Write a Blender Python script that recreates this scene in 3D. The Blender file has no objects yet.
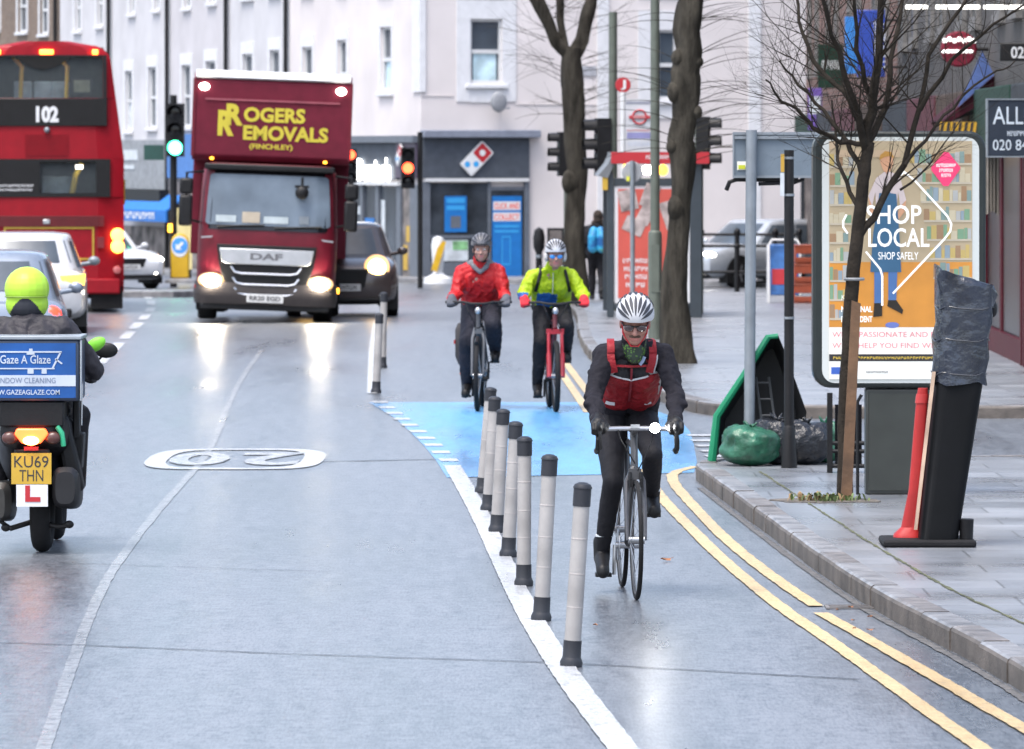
import bpy, bmesh, math, random
import numpy as np
from mathutils import Vector, Matrix, Quaternion
random.seed(7)
SC = bpy.context.scene
COL = SC.collection
R = math.radians
PI = math.pi
F = 6000.0      # focal length in pixels of the 1024 wide picture
H = 2.52        # eye height of the camera
HY = 150.0      # horizon row

# ------------------------------------------------------------------ ground profile and survey helpers
def zg(y):
    if y <= 85: return 0.0
    if y <= 140: return -0.5*(y-85)/55
    if y <= 180: return -0.5-0.4*(y-140)/40
    return -0.9
def W(px, py, y):
    return Vector(((px-512)*y/F, y, H-(py-HY)*y/F))
def G(px, py):
    y = F*H/(py-HY)
    for _ in range(40):
        y = F*(H-zg(y))/(py-HY)
    return Vector(((px-512)*y/F, y, zg(y)))

# ------------------------------------------------------------------ materials
def _nodes(name):
    m = bpy.data.materials.new(name); m.use_nodes = True
    nt = m.node_tree
    b = nt.nodes['Principled BSDF']
    return m, nt, b
def mat(name, col, rough=0.5, metal=0.0, var=0.12, vscale=6.0, bump=0.0, bscale=40.0, emit=None, estr=0.0, spec=0.5,
        coat=0.0, rvar=0.0, dist=0.01):
    m, nt, b = _nodes(name)
    L = nt.links
    b.inputs['Roughness'].default_value = rough
    b.inputs['Metallic'].default_value = metal
    b.inputs['Specular IOR Level'].default_value = spec
    b.inputs['Coat Weight'].default_value = coat
    b.inputs['Coat Roughness'].default_value = 0.08
    tc = nt.nodes.new('ShaderNodeTexCoord')
    n = nt.nodes.new('ShaderNodeTexNoise'); n.inputs['Scale'].default_value = vscale; n.inputs['Detail'].default_value = 5
    L.new(tc.outputs['Object'], n.inputs['Vector'])
    mx = nt.nodes.new('ShaderNodeMix'); mx.data_type = 'RGBA'
    c = Vector(col[:3])
    mx.inputs['A'].default_value = (*[max(0, v*(1-var)) for v in c], 1)
    mx.inputs['B'].default_value = (*[min(1, v*(1+var)) for v in c], 1)
    mr = nt.nodes.new('ShaderNodeMapRange'); mr.inputs['From Min'].default_value = .3; mr.inputs['From Max'].default_value = .7
    L.new(n.outputs['Fac'], mr.inputs['Value']); L.new(mr.outputs['Result'], mx.inputs['Factor'])
    L.new(mx.outputs['Result'], b.inputs['Base Color'])
    if rvar > 0:
        r2 = nt.nodes.new('ShaderNodeMapRange'); r2.inputs['From Min'].default_value = .3; r2.inputs['From Max'].default_value = .7
        r2.inputs['To Min'].default_value = max(0.02, rough-rvar); r2.inputs['To Max'].default_value = min(1, rough+rvar)
        n3 = nt.nodes.new('ShaderNodeTexNoise'); n3.inputs['Scale'].default_value = vscale*1.7; n3.inputs['Detail'].default_value = 4
        L.new(tc.outputs['Object'], n3.inputs['Vector'])
        L.new(n3.outputs['Fac'], r2.inputs['Value']); L.new(r2.outputs['Result'], b.inputs['Roughness'])
    if bump > 0:
        n2 = nt.nodes.new('ShaderNodeTexNoise'); n2.inputs['Scale'].default_value = bscale; n2.inputs['Detail'].default_value = 4
        L.new(tc.outputs['Object'], n2.inputs['Vector'])
        bp = nt.nodes.new('ShaderNodeBump'); bp.inputs['Strength'].default_value = bump; bp.inputs['Distance'].default_value = dist
        L.new(n2.outputs['Fac'], bp.inputs['Height']); L.new(bp.outputs['Normal'], b.inputs['Normal'])
    if emit is not None:
        b.inputs['Emission Color'].default_value = (*emit, 1)
        b.inputs['Emission Strength'].default_value = estr
    return m

def brick_mat(name, c1, c2, mortar, bw, bh, msize, rough, rvar=0.1, bump=0.4, offset=0.5, axes='XY', nscale=0.8, spec=0.5, dirt=0.25):
    """slabs or bricks in world metres"""
    m, nt, b = _nodes(name); L = nt.links
    b.inputs['Specular IOR Level'].default_value = spec
    g = nt.nodes.new('ShaderNodeTexCoord')
    vec = g.outputs['Object']
    if axes == 'XZ':
        sx = nt.nodes.new('ShaderNodeSeparateXYZ'); L.new(vec, sx.inputs[0])
        ad = nt.nodes.new('ShaderNodeMath'); ad.operation = 'ADD'; L.new(sx.outputs[0], ad.inputs[0]); L.new(sx.outputs[1], ad.inputs[1])
        cb = nt.nodes.new('ShaderNodeCombineXYZ'); L.new(ad.outputs[0], cb.inputs[0]); L.new(sx.outputs[2], cb.inputs[1])
        vec = cb.outputs[0]
    bt = nt.nodes.new('ShaderNodeTexBrick')
    bt.offset = offset
    bt.inputs['Color1'].default_value = (*c1, 1); bt.inputs['Color2'].default_value = (*c2, 1); bt.inputs['Mortar'].default_value = (*mortar, 1)
    bt.inputs['Scale'].default_value = 1.0
    bt.inputs['Mortar Size'].default_value = msize; bt.inputs['Mortar Smooth'].default_value = 0.2
    bt.inputs['Brick Width'].default_value = bw; bt.inputs['Row Height'].default_value = bh
    L.new(vec, bt.inputs['Vector'])
    n = nt.nodes.new('ShaderNodeTexNoise'); n.inputs['Scale'].default_value = nscale; n.inputs['Detail'].default_value = 8; n.inputs['Roughness'].default_value = .65
    L.new(g.outputs['Object'], n.inputs['Vector'])
    mr = nt.nodes.new('ShaderNodeMapRange'); mr.inputs['From Min'].default_value = .3; mr.inputs['From Max'].default_value = .7
    mr.inputs['To Min'].default_value = 1-dirt; mr.inputs['To Max'].default_value = 1+dirt
    L.new(n.outputs['Fac'], mr.inputs['Value'])
    mx = nt.nodes.new('ShaderNodeMix'); mx.data_type = 'RGBA'; mx.blend_type = 'MULTIPLY'; mx.inputs['Factor'].default_value = 1
    L.new(bt.outputs['Color'], mx.inputs['A']); L.new(mr.outputs['Result'], mx.inputs['B'])
    L.new(mx.outputs['Result'], b.inputs['Base Color'])
    r2 = nt.nodes.new('ShaderNodeMapRange'); r2.inputs['From Min'].default_value = .35; r2.inputs['From Max'].default_value = .65
    r2.inputs['To Min'].default_value = max(.03, rough-rvar); r2.inputs['To Max'].default_value = rough+rvar
    L.new(n.outputs['Fac'], r2.inputs['Value']); L.new(r2.outputs['Result'], b.inputs['Roughness'])
    ma = nt.nodes.new('ShaderNodeMath'); ma.operation = 'MULTIPLY_ADD'
    n2 = nt.nodes.new('ShaderNodeTexNoise'); n2.inputs['Scale'].default_value = 60
    L.new(g.outputs['Object'], n2.inputs['Vector'])
    inv = nt.nodes.new('ShaderNodeMath'); inv.operation = 'SUBTRACT'; inv.inputs[0].default_value = 1; L.new(bt.outputs['Fac'], inv.inputs[1])
    L.new(n2.outputs['Fac'], ma.inputs[0]); ma.inputs[1].default_value = .25; L.new(inv.outputs[0], ma.inputs[2])
    bp = nt.nodes.new('ShaderNodeBump'); bp.inputs['Strength'].default_value = bump; bp.inputs['Distance'].default_value = .008
    L.new(ma.outputs[0], bp.inputs['Height']); L.new(bp.outputs['Normal'], b.inputs['Normal'])
    return m

def wet_mat(name, c_dark, c_light, r0, r1, bump=.25, worn=None, spec=.5, cover=1.0):
    """wet street surface: patchy colour, streaky gloss, fine grit"""
    m, nt, b = _nodes(name); L = nt.links
    b.inputs['Specular IOR Level'].default_value = spec
    g = nt.nodes.new('ShaderNodeTexCoord')
    mp = nt.nodes.new('ShaderNodeMapping'); mp.inputs['Scale'].default_value = (1.1, .12, 1)
    L.new(g.outputs['Object'], mp.inputs['Vector'])
    n1 = nt.nodes.new('ShaderNodeTexNoise'); n1.inputs['Scale'].default_value = 1.0; n1.inputs['Detail'].default_value = 7; n1.inputs['Roughness'].default_value = .6
    L.new(mp.outputs[0], n1.inputs['Vector'])
    n2 = nt.nodes.new('ShaderNodeTexNoise'); n2.inputs['Scale'].default_value = 9; n2.inputs['Detail'].default_value = 8; n2.inputs['Roughness'].default_value = .7
    L.new(g.outputs['Object'], n2.inputs['Vector'])
    n3 = nt.nodes.new('ShaderNodeTexNoise'); n3.inputs['Scale'].default_value = 70; n3.inputs['Detail'].default_value = 6; n3.inputs['Roughness'].default_value = .7
    L.new(g.outputs['Object'], n3.inputs['Vector'])
    ad = nt.nodes.new('ShaderNodeMath'); ad.operation = 'ADD'; L.new(n1.outputs['Fac'], ad.inputs[0]); L.new(n2.outputs['Fac'], ad.inputs[1])
    mr = nt.nodes.new('ShaderNodeMapRange'); mr.inputs['From Min'].default_value = .75; mr.inputs['From Max'].default_value = 1.25
    L.new(ad.outputs[0], mr.inputs['Value'])
    gr = nt.nodes.new('ShaderNodeTexNoise'); gr.inputs['Scale'].default_value = 38; gr.inputs['Detail'].default_value = 8; gr.inputs['Roughness'].default_value = .8
    m2 = nt.nodes.new('ShaderNodeMapping'); m2.inputs['Scale'].default_value = (.30, .036, 1); L.new(g.outputs['Object'], m2.inputs['Vector']); L.new(m2.outputs[0], gr.inputs['Vector'])
    gm = nt.nodes.new('ShaderNodeMapRange'); gm.inputs['From Min'].default_value = .25; gm.inputs['From Max'].default_value = .75; gm.inputs['To Min'].default_value = -.5; gm.inputs['To Max'].default_value = .5; L.new(gr.outputs['Fac'], gm.inputs['Value'])
    fa = nt.nodes.new('ShaderNodeMath'); fa.operation = 'ADD'; fa.use_clamp = True; L.new(mr.outputs['Result'], fa.inputs[0]); L.new(gm.outputs['Result'], fa.inputs[1])
    mx = nt.nodes.new('ShaderNodeMix'); mx.data_type = 'RGBA'
    mx.inputs['A'].default_value = (*c_dark, 1); mx.inputs['B'].default_value = (*c_light, 1)
    L.new(fa.outputs[0], mx.inputs['Factor'])
    L.new(mx.outputs['Result'], b.inputs['Base Color'])
    rr = nt.nodes.new('ShaderNodeMapRange'); rr.inputs['From Min'].default_value = .35; rr.inputs['From Max'].default_value = .65
    rr.inputs['To Min'].default_value = r0; rr.inputs['To Max'].default_value = r1
    L.new(n1.outputs['Fac'], rr.inputs['Value'])
    rg = nt.nodes.new('ShaderNodeMath'); rg.operation = 'MULTIPLY_ADD'; rg.inputs[1].default_value = .05; L.new(gm.outputs['Result'], rg.inputs[0]); L.new(rr.outputs['Result'], rg.inputs[2]); L.new(rg.outputs[0], b.inputs['Roughness'])
    m4 = nt.nodes.new('ShaderNodeMapping'); m4.inputs['Scale'].default_value = (75, 8, 1); L.new(g.outputs['Object'], m4.inputs['Vector'])
    n4 = nt.nodes.new('ShaderNodeTexNoise'); n4.inputs['Scale'].default_value = 1; n4.inputs['Detail'].default_value = 5; n4.inputs['Roughness'].default_value = .75; L.new(m4.outputs[0], n4.inputs['Vector'])
    s4 = nt.nodes.new('ShaderNodeMapRange'); s4.inputs['From Min'].default_value = .3; s4.inputs['From Max'].default_value = .62; s4.inputs['To Min'].default_value = spec*.62; s4.inputs['To Max'].default_value = spec*1.05
    g4 = nt.nodes.new('ShaderNodeMapRange'); g4.inputs['From Min'].default_value = .36; g4.inputs['From Max'].default_value = .6; g4.inputs['To Min'].default_value = -.36; g4.inputs['To Max'].default_value = .30; L.new(n4.outputs['Fac'], g4.inputs['Value'])
    f4 = nt.nodes.new('ShaderNodeMath'); f4.operation = 'ADD'; f4.use_clamp = True; L.new(fa.outputs[0], f4.inputs[0]); L.new(g4.outputs['Result'], f4.inputs[1]); L.new(f4.outputs[0], mx.inputs['Factor'])
    L.new(n4.outputs['Fac'], s4.inputs['Value']); L.new(s4.outputs['Result'], b.inputs['Specular IOR Level'])
    bp = nt.nodes.new('ShaderNodeBump'); bp.inputs['Strength'].default_value = bump*.3; bp.inputs['Distance'].default_value = .002
    a2 = nt.nodes.new('ShaderNodeMath'); a2.operation = 'MULTIPLY_ADD'; a2.inputs[1].default_value = .9
    mm = nt.nodes.new('ShaderNodeMath'); mm.operation = 'MULTIPLY'; mm.inputs[1].default_value = .06; L.new(n2.outputs['Fac'], mm.inputs[0])
    L.new(n3.outputs['Fac'], a2.inputs[0]); L.new(mm.outputs[0], a2.inputs[2])
    L.new(a2.outputs[0], bp.inputs['Height']); L.new(bp.outputs['Normal'], b.inputs['Normal'])
    if worn is not None:      # worn paint: the asphalt shows where the noise is low
        wn = nt.nodes.new('ShaderNodeTexNoise'); wn.inputs['Scale'].default_value = 14; wn.inputs['Detail'].default_value = 8; wn.inputs['Roughness'].default_value = .75
        L.new(g.outputs['Object'], wn.inputs['Vector'])
        wr = nt.nodes.new('ShaderNodeMapRange'); wr.inputs['From Min'].default_value = worn-.06; wr.inputs['From Max'].default_value = worn+.06
        L.new(wn.outputs['Fac'], wr.inputs['Value'])
        w2 = nt.nodes.new('ShaderNodeMix'); w2.data_type = 'RGBA'
        w2.inputs['A'].default_value = (.08, .085, .093, 1)
        L.new(mx.outputs['Result'], w2.inputs['B']); L.new(wr.outputs['Result'], w2.inputs['Factor'])
        L.new(w2.outputs['Result'], b.inputs['Base Color'])
    return m

def glow(name, col, s, base=None):
    return mat(name, base or col, .3, emit=col, estr=s, var=0)

# ------------------------------------------------------------------ mesh builder
class MB:
    def __init__(s): s.v = []; s.f = []; s.m = []; s.cur = 0
    def add(s, vs, fs, M=None):
        o = len(s.v)
        s.v += [tuple((M @ Vector(p)) if M is not None else p) for p in vs]
        s.f += [tuple(i+o for i in f) for f in fs]; s.m += [s.cur]*len(fs)
        return s
    def mi(s, i): s.cur = i; return s
    def box(s, c, d, rot=None):
        x, y, z = d[0]/2, d[1]/2, d[2]/2
        vs = [(-x,-y,-z),(x,-y,-z),(x,y,-z),(-x,y,-z),(-x,-y,z),(x,-y,z),(x,y,z),(-x,y,z)]
        fs = [(3,2,1,0),(4,5,6,7),(0,1,5,4),(1,2,6,5),(2,3,7,6),(3,0,4,7)]
        M = Matrix.Translation(Vector(c))
        if rot is not None: M = M @ rot
        return s.add(vs, fs, M)
    def bx(s, x0, x1, y0, y1, z0, z1):
        return s.box(((x0+x1)/2, (y0+y1)/2, (z0+z1)/2), (abs(x1-x0), abs(y1-y0), abs(z1-z0)))
    def cyl(s, a, b, r0, r1=None, n=12, cap=True):
        if r1 is None: r1 = r0
        return s.tube([a, b], [r0, r1], n, cap)
    def tube(s, pts, rad, n=10, cap=True, closed=False):
        pts = [Vector(p) for p in pts]
        if not hasattr(rad, '__len__'): rad = [rad]*len(pts)
        k = len(pts); rings = []
        prev = None
        for i in range(k):
            if closed: t = pts[(i+1) % k]-pts[i-1]
            else: t = pts[min(i+1, k-1)]-pts[max(i-1, 0)]
            if t.length < 1e-9: t = Vector((0, 0, 1))
            t.normalize()
            if prev is None:
                a = Vector((0, 0, 1)) if abs(t.z) < .9 else Vector((1, 0, 0))
                u = t.cross(a).normalized()
            else:
                u = prev - t*prev.dot(t)
                u = u.normalized() if u.length > 1e-6 else t.orthogonal().normalized()
            prev = u; w = t.cross(u)
            rings.append([pts[i]+(u*math.cos(2*PI*j/n)+w*math.sin(2*PI*j/n))*rad[i] for j in range(n)])
        vs = [p for r in rings for p in r]; fs = []
        for i in range(k if closed else k-1):
            i2 = (i+1) % k
            for j in range(n):
                fs.append((i*n+j, i*n+(j+1) % n, i2*n+(j+1) % n, i2*n+j))
        if cap and not closed:
            fs.append(tuple(range(n-1, -1, -1))); fs.append(tuple((k-1)*n+j for j in range(n)))
        return s.add([tuple(p) for p in vs], fs)
    def loft(s, rings, cap=True, closed=True):
        n = len(rings[0]); vs = [p for r in rings for p in r]; fs = []
        for i in range(len(rings)-1):
            for j in range(n if closed else n-1):
                fs.append((i*n+j, i*n+(j+1) % n, (i+1)*n+(j+1) % n, (i+1)*n+j))
        if cap and closed:
            fs.append(tuple(range(n-1, -1, -1))); fs.append(tuple((len(rings)-1)*n+j for j in range(n)))
        return s.add(vs, fs)
    def ell(s, c, r, nu=16, nv=10, rot=None, v0=0.0, v1=PI):
        """ellipsoid; v from top pole"""
        vs = []; fs = []
        for i in range(nv+1):
            t = v0+(v1-v0)*i/nv
            for j in range(nu):
                a = 2*PI*j/nu
                vs.append((r[0]*math.sin(t)*math.cos(a), r[1]*math.sin(t)*math.sin(a), r[2]*math.cos(t)))
        for i in range(nv):
            for j in range(nu):
                fs.append((i*nu+j, (i+1)*nu+j, (i+1)*nu+(j+1) % nu, i*nu+(j+1) % nu))
        M = Matrix.Translation(Vector(c))
        if rot is not None: M = M @ rot
        return s.add(vs, fs, M)
    def prism(s, poly, y0, y1, axis='Y'):
        """polygon in (x,z) pushed along y (or (x,y) along z when axis is Z, (y,z) along x when X)"""
        n = len(poly)
        def P(p, t):
            if axis == 'Y': return (p[0], t, p[1])
            if axis == 'Z': return (p[0], p[1], t)
            return (t, p[0], p[1])
        vs = [P(p, y0) for p in poly]+[P(p, y1) for p in poly]
        fs = [tuple(range(n)), tuple(range(2*n-1, n-1, -1))]+[(i, n+i, n+(i+1) % n, (i+1) % n) for i in range(n)]
        return s.add(vs, fs)
    def quad(s, a, b, c, d): return s.add([tuple(a), tuple(b), tuple(c), tuple(d)], [(0, 1, 2, 3)])
    def lathe(s, c, prof, n=16, axis='Z'):
        vs = []; fs = []
        for (r, t) in prof:
            for j in range(n):
                a = 2*PI*j/n
                p = (r*math.cos(a), r*math.sin(a), t)
                if axis == 'X': p = (p[2], p[0], p[1])
                if axis == 'Y': p = (p[0], p[2], p[1])
                vs.append((p[0]+c[0], p[1]+c[1], p[2]+c[2]))
        for i in range(len(prof)-1):
            for j in range(n):
                fs.append((i*n+j, i*n+(j+1) % n, (i+1)*n+(j+1) % n, (i+1)*n+j))
        fs.append(tuple(range(n-1, -1, -1))); fs.append(tuple((len(prof)-1)*n+j for j in range(n)))
        return s.add(vs, fs)
    def torus(s, c, R_, r, n=40, k=10, axis='X'):
        pts = []
        for i in range(n):
            a = 2*PI*i/n
            p = {'X': (0, math.cos(a)*R_, math.sin(a)*R_), 'Y': (math.cos(a)*R_, 0, math.sin(a)*R_), 'Z': (math.cos(a)*R_, math.sin(a)*R_, 0)}[axis]
            pts.append(Vector(c)+Vector(p))
        return s.tube(pts, r, k, closed=True)
    def build(s, name, mats, parent=None, bevel=0.0, smooth=35, seg=2, label=None):
        me = bpy.data.meshes.new(name)
        me.from_pydata(s.v, [], s.f)
        if not isinstance(mats, (list, tuple)): mats = [mats]
        for m in mats: me.materials.append(m)
        if len(mats) > 1: me.polygons.foreach_set('material_index', s.m)
        me.validate()
        bm = bmesh.new(); bm.from_mesh(me); bmesh.ops.recalc_face_normals(bm, faces=bm.faces); bm.to_mesh(me); bm.free()
        if smooth:
            me.shade_smooth(); me.set_sharp_from_angle(angle=R(smooth))
        o = bpy.data.objects.new(name, me); COL.objects.link(o)
        if parent is not None: o.parent = parent
        if bevel > 0:
            b = o.modifiers.new('bevel', 'BEVEL'); b.width = bevel; b.segments = seg; b.limit_method = 'ANGLE'; b.angle_limit = R(40)
        if label: o['label'] = label
        return o

def tag(o, label=None, cat=None, group=None, kind=None):
    if label: o['label'] = label
    if cat: o['category'] = cat
    if group: o['group'] = group
    if kind: o['kind'] = kind
    return o
def thing(name, label, cat, loc=(0, 0, 0), rotz=0.0, group=None, tilt=(0, 0)):
    o = bpy.data.objects.new(name, None); COL.objects.link(o)
    o.empty_display_size = .2
    o.location = loc; o.rotation_euler = (tilt[0], tilt[1], rotz)
    return tag(o, label, cat, group)
def copy_tree(o, parent=None):
    c = o.copy(); COL.objects.link(c)
    if parent is not None: c.parent = parent
    for ch in list(o.children): copy_tree(ch, c)
    return c

_fc = {}
def text_verts(s, bold=0.0):
    key = (s, bold)
    if key in _fc: return _fc[key]
    cu = bpy.data.curves.new('lettering', 'FONT'); cu.body = s; cu.size = 1; cu.offset = bold; cu.resolution_u = 3
    cu.align_x = 'LEFT'
    o = bpy.data.objects.new('lettering', cu); COL.objects.link(o)
    dg = bpy.context.evaluated_depsgraph_get()
    me = bpy.data.meshes.new_from_object(o.evaluated_get(dg))
    vs = [(v.co.x, v.co.y) for v in me.vertices]; fs = [tuple(p.vertices) for p in me.polygons]
    bpy.data.objects.remove(o); bpy.data.curves.remove(cu); bpy.data.meshes.remove(me)
    _fc[key] = (vs, fs)
    return vs, fs
def text(mb, s, x0, x1, z0, z1, y, M=None, bold=0.0, flat=False, shear=0.0):
    """lettering that fills the box x0..x1, z0..z1 on the plane y (facing -y); flat: lies on z = y plane"""
    vs, fs = text_verts(s, bold)
    if not vs: return
    ax = min(p[0] for p in vs); bx = max(p[0] for p in vs); ay = min(p[1] for p in vs); by = max(p[1] for p in vs)
    sx = (x1-x0)/(bx-ax); sy = (z1-z0)/(by-ay)
    out = []
    for p in vs:
        a = x0+(p[0]-ax)*sx; b = z0+(p[1]-ay)*sy
        a += shear*(b-z0)
        out.append((a, b, y) if flat else (a, y, b))
    mb.add(out, fs, M)

# ------------------------------------------------------------------ organic shapes: round cones and ellipsoids fused into one skin
class ORG:
    def __init__(s): s.p = []
    def cap(s, a, ra, b, rb, m=0): s.p.append(('c', Vector(a), ra, Vector(b), rb, m)); return s
    def ell(s, c, r, m=0, rot=None): s.p.append(('e', Vector(c), Vector(r), rot, 0, m)); return s
    def chain(s, pts, m=0):
        for (a, ra), (b, rb) in zip(pts[:-1], pts[1:]): s.cap(a, ra, b, rb, m)
        return s
    def build(s, name, mats, parent, voxel=.01, it=3, fn=None, disp=0.0, label=None, dsc=(9, 9, 5)):
        mb = MB()
        for q in s.p:
            if q[0] == 'c':
                _, a, ra, b, rb, m = q
                d = (b-a); L = d.length
                rot = d.to_track_quat('Z', 'Y').to_matrix().to_4x4() if L > 1e-6 else Matrix.Identity(4)
                n = 14; prof = []
                for i in range(6): t = PI/2*i/5; prof.append((ra*math.sin(t)+1e-5, -ra*math.cos(t)))
                for i in range(6): t = PI/2*i/5; prof.append((rb*math.cos(t)+1e-5, L+rb*math.sin(t)))
                vs = []; fs = []
                for (r, t) in prof:
                    for j in range(n): vs.append((r*math.cos(2*PI*j/n), r*math.sin(2*PI*j/n), t))
                for i in range(len(prof)-1):
                    for j in range(n): fs.append((i*n+j, i*n+(j+1) % n, (i+1)*n+(j+1) % n, (i+1)*n+j))
                fs.append(tuple(range(n-1, -1, -1))); fs.append(tuple((len(prof)-1)*n+j for j in range(n)))
                mb.add(vs, fs, Matrix.Translation(a) @ rot)
            else:
                _, c, r, rot, _, m = q
                mb.ell(c, r, 18, 12, rot, 0.001, PI-.001)
        me = bpy.data.meshes.new('t'); me.from_pydata(mb.v, [], mb.f)
        o = bpy.data.objects.new('t', me); COL.objects.link(o)
        rm = o.modifiers.new('r', 'REMESH'); rm.mode = 'VOXEL'; rm.voxel_size = voxel
        if it:
            sm = o.modifiers.new('s', 'SMOOTH'); sm.factor = .5; sm.iterations = it
        dg = bpy.context.evaluated_depsgraph_get()
        res = bpy.data.meshes.new_from_object(o.evaluated_get(dg)); res.name = name
        bpy.data.objects.remove(o); bpy.data.meshes.remove(me)
        res.materials.clear()
        if not isinstance(mats, (list, tuple)): mats = [mats]
        for mm in mats: res.materials.append(mm)
        if len(mats) > 1:
            N = len(res.polygons); C = np.empty(N*3); res.polygons.foreach_get('center', C); C = C.reshape(-1, 3)
            best = np.full(N, 1e9); idx = np.zeros(N, int)
            for q in s.p:
                if q[0] == 'c':
                    _, a, ra, b, rb, m = q
                    a = np.array(a); b = np.array(b); d = b-a; l2 = max(d@d, 1e-9)
                    t = np.clip((C-a)@d/l2, 0, 1)
                    dist = np.linalg.norm(C-a-t[:, None]*d, axis=1)-(ra+(rb-ra)*t)
                else:
                    _, c, r, rot, _, m = q
                    L = C-np.array(c)
                    if rot is not None: L = L@np.array(rot.to_3x3())
                    k = np.linalg.norm(L/np.array(r), axis=1); dist = (k-1)*min(r)
                w = dist < best; best[w] = dist[w]; idx[w] = m
            if fn is not None:
                for i in range(N):
                    k = fn(C[i], idx[i])
                    if k is not None: idx[i] = k
            res.polygons.foreach_set('material_index', idx.astype(np.int32))
        if disp > 0:          # folds of cloth: soft ridges pushed along the normals
            from mathutils import noise
            res.update()
            nrm = [v.normal.copy() for v in res.vertices]
            for v, nn in zip(res.vertices, nrm):
                q = v.co; a1 = noise.noise(Vector((q.x*dsc[0], q.y*dsc[1], q.z*dsc[2]))); a2 = noise.noise(Vector((q.x*dsc[0]*2.3+7, q.y*dsc[1]*2.3, q.z*dsc[2]*3.4)))
                v.co = q+nn*disp*((.5-abs(a1)*1.7)+.55*(.4-abs(a2)*1.6))
        res.shade_smooth()
        ob = bpy.data.objects.new(name, res); COL.objects.link(ob)
        if parent is not None: ob.parent = parent
        if label: ob['label'] = label
        return ob
# ================================================================== MATERIALS
M = {}
M['asphalt'] = wet_mat('wet_asphalt', (.045, .052, .063), (.150, .162, .180), .27, .40, .40, spec=1.0)
M['asphalt_side'] = wet_mat('side_road_asphalt', (.05, .05, .055), (.085, .085, .09), .25, .5, .25)
M['blue_road'] = wet_mat('blue_road_surface', (.04, .18, .38), (.09, .29, .52), .2, .42, .3, spec=1.0, worn=.40)
M['white_line'] = wet_mat('white_road_paint', (.30, .31, .32), (.46, .47, .48), .25, .5, .2, worn=.40)
M['faint_line'] = wet_mat('worn_road_paint', (.17, .175, .185), (.27, .28, .29), .2, .45, .25, worn=.47)
M['worn_white'] = wet_mat('worn_white_paint', (.24, .25, .26), (.40, .41, .42), .25, .5, .2, worn=.46)
M['yellow_line'] = wet_mat('yellow_road_paint', (.38, .265, .115), (.52, .39, .20), .3, .5, .2, worn=.38)
M['tar'] = wet_mat('tar_seam', (.015, .016, .02), (.03, .032, .036), .3, .5, .2)
M['slab'] = brick_mat('paving_slabs', (.145, .156, .172), (.20, .212, .23), (.095, .10, .106), .9, .62, .009, .33, .10, .35, dirt=.22, spec=.8)
M['kerbstone'] = mat('kerb_granite', (.165, .165, .17), .45, var=.4, vscale=5, bump=.3, bscale=60, rvar=.12)
M['kerbdark'] = mat('kerb_granite_brown', (.13, .12, .115), .5, var=.4, vscale=6, bump=.3, bscale=60, rvar=.12)
M['kerbface'] = mat('kerb_upright_brown', (.085, .072, .062), .6, var=.5, vscale=5, bump=.4, bscale=50)
M['dirt'] = mat('gutter_grit', (.085, .08, .075), .6, var=.5, vscale=12, bump=.6, bscale=50)
M['black'] = mat('black_plastic', (.007, .007, .008), .5, var=.3, bump=.15, spec=.3)
M['blackgloss'] = mat('black_gloss', (.006, .006, .008), .18, var=.2, spec=.4)
M['rubber'] = mat('tyre_rubber', (.009, .009, .01), .8, var=.3, spec=.25, bump=.3, bscale=80)
M['chrome'] = mat('bright_steel', (.62, .63, .65), .22, 1.0, var=.06)
M['alloy'] = mat('alloy_metal', (.45, .46, .48), .32, .9, var=.1)
M['steel_grey'] = mat('galvanised_grey', (.20, .225, .25), .45, .35, var=.15, bump=.1)
M['white'] = mat('white_paint', (.56, .57, .58), .4, var=.05)
M['glass'] = mat('dark_window_glass', (.06, .078, .098), .08, var=.35, vscale=.9, spec=.6)
M['carglass'] = mat('car_glass', (.055, .07, .088), .08, var=.35, vscale=1.5, spec=.4)
M['head'] = glow('headlamp_glow', (1, .88, .68), 90)
M['head_warm'] = glow('headlamp_warm', (1, .62, .20), 5)
M['head_halo'] = glow('headlamp_halo', (1, .50, .16), .55, (.5, .4, .3))  # warm halo of lamp glare, made as a weakly glowing surface
M['head_soft'] = glow('headlamp_soft', (1, .93, .84), 7)
M['tail'] = glow('tail_lamp_glow', (1, .03, .012), 2.0, (.4, .02, .01))
M['amber'] = glow('amber_lamp_glow', (1, .40, .03), 2.6, (.5, .2, .02))
M['tail_off'] = mat('tail_lamp_red', (.32, .015, .015), .2, var=.1)
M['plate_y'] = mat('plate_yellow', (.46, .29, .03), .4, var=.05)
M['plate_w'] = mat('plate_white', (.55, .55, .54), .4, var=.05)
M['ink'] = mat('black_ink', (.02, .02, .025), .5, var=0)
M['red_ink'] = mat('red_ink', (.38, .016, .024), .45, var=.05)
M['white_ink'] = mat('white_ink', (.60, .61, .62), .45, var=.03)
M['bark'] = mat('dark_bark', (.040, .036, .029), .9, spec=.15, var=.75, vscale=7, bump=1, bscale=22, dist=.035)
_nt = M['bark'].node_tree; _mp = _nt.nodes.new('ShaderNodeMapping'); _mp.inputs['Scale'].default_value = (1, 1, .22)
_tc = [n for n in _nt.nodes if n.type == 'TEX_COORD'][0]; _nt.links.new(_tc.outputs['Object'], _mp.inputs['Vector'])
for _n in _nt.nodes:
    if _n.type == 'TEX_NOISE': _n.inputs['Roughness'].default_value = .7; _nt.links.new(_mp.outputs[0], _n.inputs['Vector'])
M['bark_fine'] = mat('young_bark', (.022, .018, .014), .85, spec=.15, var=.4, vscale=14, bump=.6, bscale=60)
M['green_post'] = mat('grey_green_post', (.10, .115, .095), .5, .2, var=.15, bump=.1)

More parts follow.
